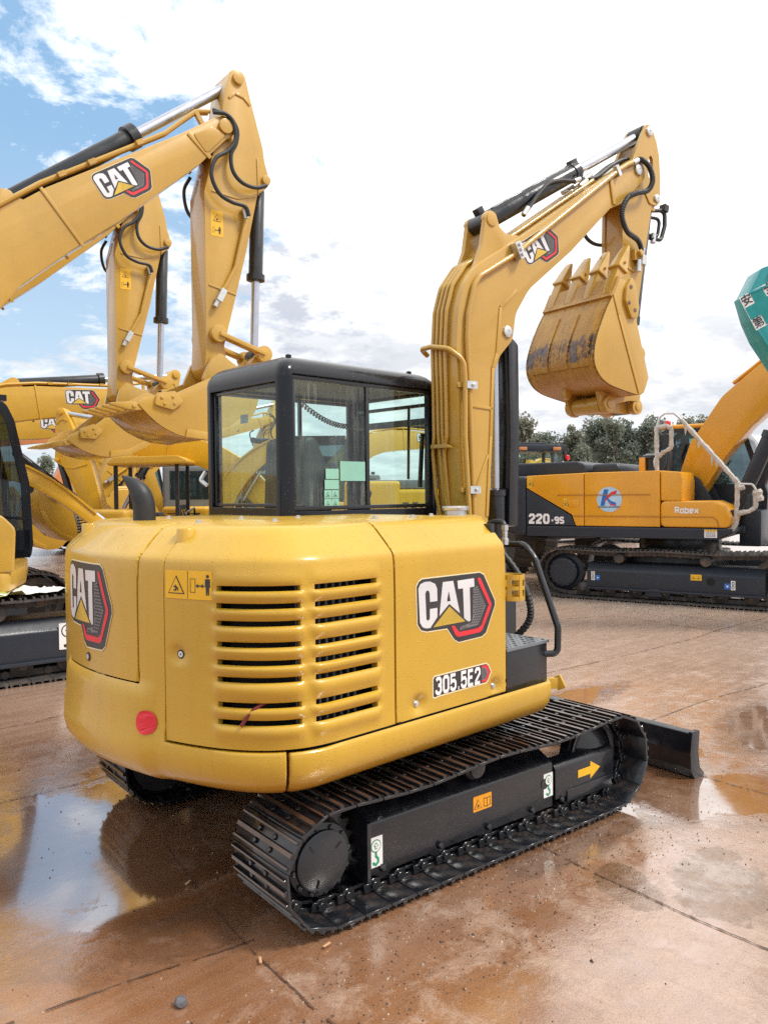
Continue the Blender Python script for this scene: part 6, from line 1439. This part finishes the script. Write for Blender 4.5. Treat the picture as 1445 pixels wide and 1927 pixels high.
d2 = pr('middle_door', [(.385, 1.125), (1.515, 1.125), (1.515, 1.952), (.385, 1.942)], -1.29, -.2, 'orange', bev=.014)
pr('front_tank', [(1.525, 1.51), (1.825, 1.50), (1.825, 1.80), (1.80, 1.925), (1.525, 1.952)], -1.29, -.45, 'orange', bev=.025)
tbx = pr('tool_box', [(1.525, 1.125), (2.46, 1.125), (2.49, 1.28), (2.40, 1.44), (2.25, 1.505), (1.525, 1.505)], -1.295, -.55, 'orange', bev=.03, rad=.08)
gr = MB()
for P in ([(-.05, 1.60), (.375, 1.60)], [(.385, 1.60), (1.38, 1.60)], [(.385, 1.275), (1.515, 1.275)], [(.21, 1.275), (.375, 1.275)], [(1.53, 1.275), (2.24, 1.275), (2.30, 1.23), (2.32, 1.13)]): ribs(P, -1.2985, .012, -.004, gr, XZ)
gr.build('panel_groove', plain('orange_groove', (.42, .17, .01), .5), rx)
lt_ = MB(); lt_.box(.13, .30, -1.30, -1.288, 1.42, 1.53); lt_.box(.19, .26, -1.306, -1.29, 1.44, 1.51); lt_.build('door_latch', M['orange'], rx, bevel=.006)
decal('warning_sticker', warn_layers(.06, .14, False), [M['sign_yellow'], M['ink']], rx, planemap(NF(.05, 1.41, -1.291), step=.002)); decal('warning_sticker', warn_layers(.08, .17, False), [M['sign_yellow'], M['ink']], rx, planemap(NF(-.545, 1.72, -1.291), step=.002))
Lp = [(rpoly([(0, 0), (.17, 0), (.17, .115), (0, .115)], .005), 0, 0), ([(0, .085), (.17, .085), (.17, .113), (0, .113)], 1, 1)] + [([(x, .094), (x + .02, .094), (x + .01, .108)], 2, 2) for x in (.04, .08, .12)] + [([(.02, y), (.15, y), (.15, y + .006), (.02, y + .006)], 2, 1) for y in (.015, .032, .049, .066)]
decal('info_plate', Lp, [M['white'], M['sign_yellow'], M['ink']], rx, planemap(NF(2.13, .985, -1.301), step=.002))
k_disc('round_logo', NF(.77, 1.53, -1.291), .19, d2); font_text('KAIQUAN MACHINERY', .032, NF(.77, 1.415, -1.291), 'ink', d2, 'lettering', .010, .0006)
La, w1 = text_layers('220', .125, 0, 1, 0, 0, w=.30, asp=.98, gap=.36); Lb2, w2 = text_layers('-9S', .085, 0, 1, w1 + .0, 0, w=.32, asp=1.0, gap=.38)
decal('model_badge', La + Lb2, [M['white']], rx, planemap(NF(-.51, 1.165, -1.291), step=.002))
ST['R'] = ST['R']; Lr, w3 = text_layers('Robex', .078, 0, 1, 0, 0, w=.26, asp=.95, gap=.34); decal('lettering', Lr, [M['white']], tbx, planemap(NF(1.735, 1.335, -1.297), step=.002))
fl2 = MB(); fl2.box(2.34, 2.44, -1.16, -.70, 1.22, 1.36) if 0 else None
lamp = MB(); lamp.bar((2.475, -1.16, 1.33), (2.475, -.98, 1.33), .05, .09, (0, 0, 1)); lamp.build('work_lamp', M['black_dry'], tbx, bevel=.01)
hd = pr('hood_top', [(-.98, 1.90), (-1.0, 2.02), (-.90, 2.13), (.10, 2.14), (.24, 2.09), (.27, 1.94)], -.85, .85, 'navy', bev=.05, rad=.05); pr('hood_top', [(.32, 1.94), (.33, 2.09), (.72, 2.10), (.77, 2.02), (.78, 1.94)], -.75, .75, 'navy', bev=.05)
b = MB(); b.box(-.55, 1.5, -.2, 1.27, 1.12, 1.93); b.build('engine_hood', M['orange'], rx, bevel=.05)
pc = MB(); pc.lathe([(.09, 1.94), (.09, 2.14), (.13, 2.15), (.12, 2.19), (.06, 2.215), (.01, 2.22)], (1.27, -.85, 0), (0, 0, 1), 20); pc.build('air_precleaner', M['black_dry'], rx)
pc = MB(); pc.box(1.13, 1.22, -.99, -.93, 1.95, 2.16); pc.build('bracket', M['orange'], rx, bevel=.008)
gen_boom(rx, 'orange', boom_ang=31.5, arm_ang=-84, buck=0, F=(1.72, 1.72), sc=.95, emblem=False, stickers=False, cyl_mat='navy')
pv = MB(); pv.cyl((1.72, -.40, 1.70), (1.72, .40, 1.70), .19, n=24); pv.prism([(1.45, 1.10), (2.25, 1.10), (1.95, 1.70), (1.72, 1.92), (1.52, 1.75)], XZ, -.38, -.30); pv.prism([(1.45, 1.10), (2.25, 1.10), (1.95, 1.70), (1.72, 1.92), (1.52, 1.75)], XZ, .30, .38); pv.build('boom_foot', M['navy'], rx, bevel=.01)
for sy in (-1, 1): cylinder('boom_cylinder', V((2.32, .52 * sy, 1.10)), V((3.25, .46 * sy, 3.35)), .62, .105, .06, rx, M['navy'], 1.15, True, V((0, 1, 0)), 20)
fr_ = MB(); fr_.box(1.83, 2.55, -.52, 1.25, 1.0, 1.13); fr_.box(2.45, 2.75, -.45, .45, .82, 1.35); fr_.build('front_frame', M['navy'], rx, bevel=.03)
cpoly = rpoly([(1.02, 1.15), (2.70, 1.15), (2.72, 1.6), (2.45, 2.45), (2.25, 2.68), (1.22, 2.70), (1.06, 2.55)], .1)
c = MB(); c.prism(cpoly, XZ, .42, 1.27); cbn = c.build('cab', M['glass_dark'], rx, bevel=.03)
c = MB(); c.box(1.10, 2.25, .40, 1.29, 2.66, 2.74); c.build('roof', M['orange'], cbn, bevel=.04, seg=3)
c = MB(); ip = inset(cpoly, .08); n = len(cpoly)
for yy in (.41, 1.28):
    for i in range(n): c.add([V((cpoly[i][0], yy, cpoly[i][1])), V((cpoly[(i + 1) % n][0], yy, cpoly[(i + 1) % n][1])), V((ip[(i + 1) % n][0], yy, ip[(i + 1) % n][1])), V((ip[i][0], yy, ip[i][1]))], [(0, 1, 2, 3)])
    c.bar((1.8, yy, 1.2), (1.75, yy, 2.66), .03, .07, (0, 1, 0)); c.box(1.05, 2.65, yy - .01, yy + .01, 1.15, 1.75)
c.build('cab_frame', M['navy'], cbn); plate('sticker', 'y', .395, 1.56, 1.72, 2.42, 2.50, M['mint'], cbn)
for x in (1.5, 1.64): hh = MB(); hh.tube(spline([(1.80, .36, 1.75), (x - .05, .36, 2.1), (x, .36, 2.42)], 8), .025, 8); hh.build('hydraulic_hose', M['rubber'], rx)
hh = MB(); hh.tube(spline([(1.48, -.8, 1.93), (1.52, -.78, 2.1), (1.50, -.72, 2.3), (1.45, -.6, 2.4)], 10), .045, 10); hh.build('hydraulic_hose', M['rubber'], rx)
L = -1.22
def wrap(pts, r, rad=.06, seed=1):
    rnd = random.Random(seed); P = fillet([V((s, L, z)) for s, z in pts], rad, 5); Q = []
    for a, b in zip(P, P[1:]):
        k = max(1, int((b - a).length / .035)); Q += [a.lerp(b, i / k) for i in range(k)]
    Q.append(P[-1]); rr_ = [r * rnd.uniform(.85, 1.25) for _ in Q]; m = MB(); m.tube(Q, lambda i: rr_[i], 9); return m
bare = MB(); bare.tube(fillet([V((s, L, z)) for s, z in [(1.455, 2.60), (1.50, 2.74), (1.57, 2.785), (1.70, 2.78), (1.78, 2.70), (1.86, 2.60)]], .06), .017, 8); bare.tube(fillet([V((s, L, z)) for s, z in [(2.56, 1.745), (2.74, 1.735), (2.785, 1.66), (2.785, 1.55)]], .04), .014, 8); bare.build('grab_rail', M['zinc'], rx)
for i, (pts, r) in enumerate((([(1.455, 1.95), (1.45, 2.60)], .030), ([(1.80, 2.68), (2.555, 1.76), (2.535, 1.18), (2.48, 1.095), (2.36, 1.09)], .032), ([(1.46, 2.58), (1.60, 2.60), (1.66, 2.55), (1.66, 2.28), (1.55, 2.22), (1.44, 2.13), (1.44, 2.0)], .030), ([(2.56, 1.68), (2.64, 1.70)], .035), ([(2.785, 1.60), (2.79, 1.42), (2.70, 1.36), (2.56, 1.33)], .032), ([(2.80, 1.66), (2.84, 1.50)], .055))):
    o = wrap(pts, r, seed=i + 3).build('wrapped_rail', M['wrap'], rx)
sh_ = MB(); rnd = random.Random(8)
for s, z in ((2.02, 2.38), (2.20, 2.16), (2.26, 2.10), (1.84, 2.60)):
    sh_.prism([(s, z), (s + .05, z - .02), (s + .035, z - .09), (s + .012, z - .13 - .03 * rnd.random())], XZ, L - .012, L + .008)
sh_.build('torn_wrap', M['wrap'], rx)
mr = MB(); mr.prism(rpoly([(1.48, 2.22), (1.60, 2.24), (1.61, 2.50), (1.49, 2.48)], .03), XZ, L + .05, L + .12); mr.build('mirror', M['black_dry'], rx, bevel=.015)
mr = MB(); mr.prism(rpoly([(2.66, 1.36), (2.745, 1.37), (2.745, 1.60), (2.66, 1.60)], .03), XZ, L + .03, L + .09); mr.build('mirror', M['black_dry'], rx, bevel=.015)
be = MB(); be.lathe([(.055, 2.58), (.055, 2.60), (.048, 2.605), (.048, 2.68), (.035, 2.70), (.01, 2.705)], (1.53, -.9, 0), (0, 0, 1), 18); be.build('beacon', M['red_lens'], rx); bs = MB(); bs.cyl((1.53, -.9, 1.93), (1.53, -.9, 2.585), .018, n=8); bs.build('beacon_post', M['black_dry'], rx)
fro2 = crawler_bg(rx, -1.12, -.33, 3.42, .80, .56); crawler_bg(rx, 1.12, -.33, 3.42, .80, .56, detail=False, near=1)
fy = -1.12 - .56 * .36 - .001
def st2(lay, mats, s, z): decal('sticker', lay, mats, fro2, planemap(NF(s, z, fy), step=.002))
ring_l = lambda w, h: [(rpoly([(0, 0), (w, 0), (w, h), (0, h)], .004), 0, 0)] + [(x, 1, 1) for q in ([(w * .5 + w * .25 * math.cos(R(a)), h * .30 + h * .17 * math.sin(R(a))) for a in range(0, 361, 30)], [(w * .5 + w * .25 * math.cos(R(a)), h * .70 + h * .17 * math.sin(R(a))) for a in range(0, 361, 30)]) for x in stroke(q, w * .14)]
st2(ring_l(.055, .13), [M['white'], M['ink']], .50, .30); st2([(rpoly([(0, 0), (.07, 0), (.07, .08), (0, .08)], .004), 0, 0), ([(.02, .05), (.05, .05), (.035, .02)], 1, 1)], [M['blue'], M['white']], .565, .30)
st2([(rpoly([(0, 0), (.08, 0), (.08, .08), (0, .08)], .004), 0, 0), ([(.02, .05), (.06, .05), (.04, .02)], 1, 1)], [M['blue'], M['white']], 2.40, .27); st2(ring_l(.058, .13), [M['white'], M['ink']], 2.485, .26)
wl2 = warn_layers(.08, .085, False); st2([(rpoly([(0, 0), (.15, 0), (.15, .085), (0, .085)], .004), 0, 0)] + [([(a * .8 + x, b * .8 + .008) for a, b in p], m_, l) for x in (.005, .075) for p, m_, l in wl2[1:]], [M['sign_yellow'], M['ink']], 1.95, .37)
sl = MB(); sl.prism(circ(2.22, .36, .055, 16), XZ, fy - .004, fy); sl.build('slot', M['inside'], fro2)
cf2 = MB(); cf2.lathe([(.62, .70), (.62, .95)], (1.5, 0, 0), (0, 0, 1), 32); cf2.box(.9, 2.1, -.95, .95, .30, .70); cf2.build('center_frame', M['black_dry'], rx, bevel=.03)
gd = MB(); gd.prism([(1.30, .10), (1.56, .10), (1.52, .22), (1.34, .22)], XZ, fy - .012, fy + .03); gd.build('track_guard', M['navy'], fro2, bevel=.006)

# ------------------------------------------------------------------ teal machine at the right edge: only the top of its arm is in the picture
tl = thing('excavator', 'teal excavator arm at the right edge with a white safety-first cross sticker', 'excavator', (10.165, -3.205, -.06), R(136))
# machine plane: a forward (left in the picture), b up; arm end is about 5.1 m ahead of the house
Tq = lambda px, z: (5.16 - px, z)
arm_o = [(-.01, 4.22), (.11, 4.18), (.24, 3.92), (.27, 3.89), (.19, 3.62), (.09, 3.40), (-.12, 3.08), (-.34, 2.62), (-1.05, 1.35), (-1.25, 1.30), (-1.30, 1.45), (-.95, 2.30), (-.62, 3.10), (-.55, 3.75), (-.42, 4.0), (-.16, 4.20), (-.08, 4.235)]
tp_ = lambda P: [(a + 5.16, b) for a, b in P]
am_ = MB(); am_.prism(rpoly(tp_(arm_o), [.05, .05, .02, .01, .05, .05, .1, .1, .1, .1, .1, .2, .2, .1, .1, .05, .05]), XZ, -.17, .17); ta = am_.build('arm', M['teal'], tl, bevel=.012)
rb = MB(); ribs(tp_([(.25, 3.90), (.12, 3.955), (-.02, 4.015), (-.16, 4.01), (-.40, 3.90)]), .17, .022, .012, rb, XZ); ribs(tp_([(.15, 3.50), (.04, 3.33), (-.22, 3.10)]), .17, .02, .012, rb, XZ); rb.prism([(a, b) for a, b in circ(5.16 - .02, 4.08 + .03, .055, 20)], XZ, .17, .185); rb.build('arm_bracket', M['teal'], ta, bevel=.003)
ft_ = (V((5.16 + .085, .172, 3.765)), V((-math.cos(R(28)), 0, math.sin(R(28)))), V((math.sin(R(28)), 0, math.cos(R(28)))), V((0, 1, 0)))
S = .205; q = S * .36
Lc = [([(-S, -S), (S, -S), (S, S), (-S, S)], 0, 0), ([(-q, -S * .97), (q, -S * .97), (q, -q), (S * .97, -q), (S * .97, q), (q, q), (q, S * .97), (-q, S * .97), (-q, q), (-S * .97, q), (-S * .97, -q), (-q, -q)], 1, 1)]
decal('safety_sticker', Lc, [M['white'], plain('green_cross', (.0, .24, .24), .4)], ta, planemap(ft_, step=.002))
for chx, a, b in (('安', -1, 1), ('全', 1, 1), ('第', -1, -1), ('一', 1, -1)):
    f2 = (ft_[0] + ft_[1] * (a * S * .68) + ft_[2] * (b * S * .68), ft_[1], ft_[2], ft_[3]); font_text(chx, .125, f2, 'ink', ta, 'lettering', .008, .002)
bmx = MB(); bmx.prism([(4.85, 3.55), (4.75, 3.80), (3.0, 3.95), (1.6, 3.2), (.7, 1.9), (.75, 1.6), (1.1, 1.6), (1.95, 2.75), (3.1, 3.40), (4.7, 3.38)], XZ, -.24, .24); bmx.build('boom', M['teal'], tl, bevel=.015)
cylinder('arm_cylinder', V((2.9, 0, 4.1)), V((5.12, 0, 4.10)), .6, .08, .05, tl, M['black_dry'], 1.2, True, V((0, 1, 0)), 16)
gen_body(tl, 'teal', cab=1)
for y in (-1.15, 1.15): crawler_bg(tl, y, -2.75, 1.02, .80, .55, detail=False, near=1 if y > 0 else -1)

# ------------------------------------------------------------------ wheel loader behind the orange excavator
wl_o = thing('wheel_loader', 'dark wheel loader with a boxy cab and yellow wheel rims, behind the orange excavator', 'loader', (11.9, 7.55, 0), R(58)); wl_o.scale = (.88, .88, .94)
b = MB(); b.prism(rpoly([(-2.6, .95), (-2.7, 1.25), (-2.6, 1.95), (-.7, 2.05), (-.6, .95)], .1), XZ, -.95, .95); b.build('engine_hood', M['navy'], wl_o, bevel=.06)
b = MB(); b.prism([(-2.715, 1.30), (-.6, 1.30), (-.6, 1.40), (-2.71, 1.40)], XZ, -.97, .97); b.build('yellow_stripe', M['yellow_bright'], wl_o)
b = MB(); b.box(-2.5, .2, -.6, .6, .75, 1.0); b.box(.2, 2.0, -.55, .55, .7, 1.3); b.build('chassis', M['navy'], wl_o, bevel=.05)
c = MB(); c.prism([(-.60, 1.55), (.85, 1.55), (.75, 2.72), (-.60, 2.72)], XZ, -.70, .70); cc = c.build('cab', M['glass_clear'], wl_o)
f = MB()
for x, y in ((-.60, -.70), (-.60, .70), (.82, -.70), (.82, .70), (.15, -.70), (.15, .70)): f.bar((x, y, 1.2), (x - (.08 if x > .5 else 0), y, 2.75), .08, .08, (0, 1, 0))
f.box(-.64, .82, -.74, .74, 2.70, 2.86); f.box(-.64, .86, -.72, .72, 1.15, 1.58); f.box(-.3, .3, -.35, .35, 2.86, 2.93); f.build('cab_frame', M['navy'], cc, bevel=.02)
for y in (-.74, .74): l_ = MB(); l_.lathe([(.06, 0), (.07, .03), (.05, .07)], (-.63, y, 2.55), (-1, 0, 0), 12); l_.build('tail_lamp', M['red_lens'], cc)
for y in (-.45, .45): l_ = MB(); l_.box(-.72, -.62, y - .1, y + .1, 2.72, 2.80); l_.build('work_lamp', M['salmon'], cc, bevel=.015)
e_ = MB(); e_.tube(spline([(-1.1, -.3, 2.0), (-1.12, -.3, 2.25), (-1.2, -.42, 2.42)], 6), .06, 12); e_.build('exhaust_pipe', M['zinc'], wl_o)
for x in (-1.6, 1.55):
    for y in (-1.0, 1.0):
        s_ = 1 if y > 0 else -1; w_ = MB(); ax = V((0, s_, 0)); o_ = V((x, y, .66))
        w_.lathe([(.36, -.22), (.58, -.24), (.655, -.16), (.66, 0), (.655, .16), (.58, .24), (.38, .22)], o_, ax, 36)
        for k in range(22):
            a = R(360 / 22 * k); cN = o_ + V((.668 * math.cos(a), 0, .668 * math.sin(a))); w_.bar(cN - V((0, .2, 0)) , cN + V((.06 * math.sin(a), .2, -.06 * math.cos(a))), .05, .05, (math.cos(a), 0, math.sin(a)))
        wh = w_.build('wheel', M['tyre'], wl_o); r_ = MB(); r_.lathe([(.37, -.20), (.38, .20), (.34, .18), (.30, .02), (.14, .0), (.12, .12), (.02, .13)], o_, ax, 28); r_.build('rim', M['yellow_bright'], wh)
ar_ = MB()
for sy in (-1, 1): ar_.prism([(.6, 1.35), (1.5, 1.55), (2.7, .75), (2.75, .5), (2.5, .6), (1.4, 1.25), (.6, 1.1)], XZ, .5 * sy - .06, .5 * sy + .06)
ar_.build('lift_arm', M['yellow_bright'], wl_o, bevel=.02); bu = MB(); bu.prism([(2.7, .9), (2.75, .2), (3.6, .15), (3.6, .2), (2.85, .3), (2.85, 1.0)], XZ, -1.3, 1.3); bu.build('bucket', M['yellow_bright'], wl_o, bevel=.02)
# yellow machines far back, seen in the gaps
GF = 'small yellow excavators at the far end of the yard'
gen_mini('yellow excavator far back, seen low through the rear pane of the front cab', (8.6, 13.6), 160, 'yellow_far', 'cab', group=GF)
gen_mini('yellow excavator far back, seen through the middle of the front cab glass', (16.6, 18.2), 150, 'yellow_bright', 'cab', group=GF)
gen_mini('yellow excavator far back, showing under the orange machine between its tracks', (19.5, 10.6), 170, 'yellow_bright', 'canopy', group=GF)

# ------------------------------------------------------------------ trees along the edge of the yard
def tree_mesh(seed, h, w, kind):
    rnd = random.Random(seed); tr = MB(); P = [V((rnd.uniform(-.05, .05) * i, rnd.uniform(-.05, .05) * i, h * .82 * i / 5)) for i in range(6)]
    tr.tube(P, lambda i: .14 * (1 - i / 6.5) * h / 6, 8); ends = []
    for k in range(17):
        t = rnd.uniform(.22, .95); z = h * .82 * t; b0 = V((0, 0, z)); a = rnd.uniform(0, 6.28); ln = w * (.5 + .6 * rnd.random()) * (1.15 - t * .75 if kind != 'round' else math.sin(math.pi * (t * .8 + .12)))
        e = b0 + V((math.cos(a) * ln, math.sin(a) * ln, h * rnd.uniform(.04, .16))); tr.tube([b0, b0.lerp(e, .5) + V((0, 0, .05)), e], lambda i: .05 - .02 * i, 5); ends += [e, b0.lerp(e, .6), b0.lerp(e, .35)]
    ends += [V((0, 0, h * .88)), V((0, 0, h * .8))]; lf = MB()
    for e in ends:
        rad = w * rnd.uniform(.22, .42)
        for _ in range(115):
            d = V((rnd.gauss(0, 1), rnd.gauss(0, 1), rnd.gauss(0, .8))).normalized() * rad * rnd.random() ** .5; c = e + d; s = rnd.uniform(.05, .13) * (h / 6)
            n_ = V((rnd.gauss(0, 1), rnd.gauss(0, 1), rnd.gauss(.6, 1))).normalized(); u_ = n_.orthogonal().normalized(); v_ = n_.cross(u_); r_ = rnd.uniform(0, 3.1); u2 = u_ * math.cos(r_) + v_ * math.sin(r_); v2 = n_.cross(u2)
            lf.add([c - u2 * s, c - v2 * s * .6, c + u2 * s, c + v2 * s * .6], [(0, 1, 2, 3)])
    return tr, lf
TV = []
for i, (h, w, kd) in enumerate(((5.8, 1.5, 'round'), (5.6, 1.0, 'tall'), (5.2, 1.35, 'round'), (5.9, 1.15, 'tall'))):
    tr, lf = tree_mesh(40 + i, h, w, kd); TV.append((tr, lf, h))
made = {}
def tree(x, y, v, mat, rz, s, label):
    t = thing('tree', label, 'tree', (x, y, 0), rz, 'trees along the edge of the yard' if 'crowns filling' not in label else 'back row of trees beyond the yard'); s *= 1.09; t.scale = (s, s, s * 1.03)
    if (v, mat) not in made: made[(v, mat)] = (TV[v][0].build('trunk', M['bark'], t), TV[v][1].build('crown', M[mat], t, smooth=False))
    else:
        for o in made[(v, mat)]: c = o.copy(); COL.objects.link(c); c.parent = t
    return t
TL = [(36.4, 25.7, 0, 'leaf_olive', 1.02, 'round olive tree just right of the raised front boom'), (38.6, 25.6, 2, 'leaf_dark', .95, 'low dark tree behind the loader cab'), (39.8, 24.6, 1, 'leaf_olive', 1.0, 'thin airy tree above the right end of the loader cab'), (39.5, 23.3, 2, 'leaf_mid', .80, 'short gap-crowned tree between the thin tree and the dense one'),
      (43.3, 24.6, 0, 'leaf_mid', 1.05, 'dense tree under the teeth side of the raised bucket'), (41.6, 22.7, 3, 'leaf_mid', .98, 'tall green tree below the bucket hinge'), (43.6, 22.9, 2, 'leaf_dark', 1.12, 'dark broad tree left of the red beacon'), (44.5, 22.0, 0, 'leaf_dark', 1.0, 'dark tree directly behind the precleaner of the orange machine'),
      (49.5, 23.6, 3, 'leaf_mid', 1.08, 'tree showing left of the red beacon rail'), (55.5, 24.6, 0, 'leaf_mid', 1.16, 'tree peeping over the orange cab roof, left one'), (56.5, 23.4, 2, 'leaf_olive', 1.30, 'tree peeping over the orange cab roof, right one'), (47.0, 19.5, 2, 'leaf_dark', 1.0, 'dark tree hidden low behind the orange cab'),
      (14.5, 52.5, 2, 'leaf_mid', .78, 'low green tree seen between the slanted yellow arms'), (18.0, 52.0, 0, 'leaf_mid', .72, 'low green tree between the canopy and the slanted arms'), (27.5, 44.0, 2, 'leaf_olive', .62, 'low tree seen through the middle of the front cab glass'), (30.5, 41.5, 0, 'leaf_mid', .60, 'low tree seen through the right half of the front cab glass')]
rnd = random.Random(77)
C0 = V((-2.9065, -3.1579, 0))
for k in range(16):
    px = 966 + 25 * k; dp = rnd.uniform(56, 66); dd = V((.6907, .7227, 0)) + V((.7228, -.6910, 0)) * ((px - 722.5) / 1490); p = C0 + dd * dp
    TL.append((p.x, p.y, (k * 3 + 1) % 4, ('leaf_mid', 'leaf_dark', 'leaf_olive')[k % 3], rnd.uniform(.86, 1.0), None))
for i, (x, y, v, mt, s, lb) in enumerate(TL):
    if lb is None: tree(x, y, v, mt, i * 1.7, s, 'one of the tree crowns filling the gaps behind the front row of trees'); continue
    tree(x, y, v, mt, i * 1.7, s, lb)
for i, (x, y, v, mt, s, lb) in []: tree(x, y, v, mt, i * 1.7, s, lb)

# ------------------------------------------------------------------ power line far behind
def pylon(x, y, h, label):
    m = MB(); w0 = h * .11; w1 = h * .022; n = 7
    P = lambda k, i, j: V(((w0 + (w1 - w0) * k / n) * i, (w0 + (w1 - w0) * k / n) * j, h * k / n))
    cs = ((-1, -1), (1, -1), (1, 1), (-1, 1))
    for a in range(4):
        c0, c1 = cs[a], cs[(a + 1) % 4]; m.bar(P(0, *c0), P(n, *c0), .16, .16, (1, .3, 0))
        for k in range(n): m.bar(P(k, *c0), P(k + 1, *c1), .09, .09, (1, .3, 0)); m.bar(P(k, *c1), P(k + 1, *c0), .09, .09, (1, .3, 0))
    for z, l in ((.72, .24), (.84, .20), (.95, .15)): m.bar((-h * l, 0, h * z), (h * l, 0, h * z), .16, .2, (0, 0, 1)); m.bar((-h * l, 0, h * z), (0, 0, h * (z + .07)), .08, .08, (0, 1, 0)); m.bar((h * l, 0, h * z), (0, 0, h * (z + .07)), .08, .08, (0, 1, 0))
    o = m.build('power_pylon', M['grey_paint'], smooth=False); o.location = (x, y, 0); o.rotation_euler = (0, 0, R(30)); tag(o, label, 'pylon', 'pylons of the far power line')
pylon(95, 210, 17, 'grey lattice pylon far behind, seen in the gap beside the exhaust pipe')
pylon(165, 150, 17, 'grey lattice pylon far behind, seen through the glass of the front cab')
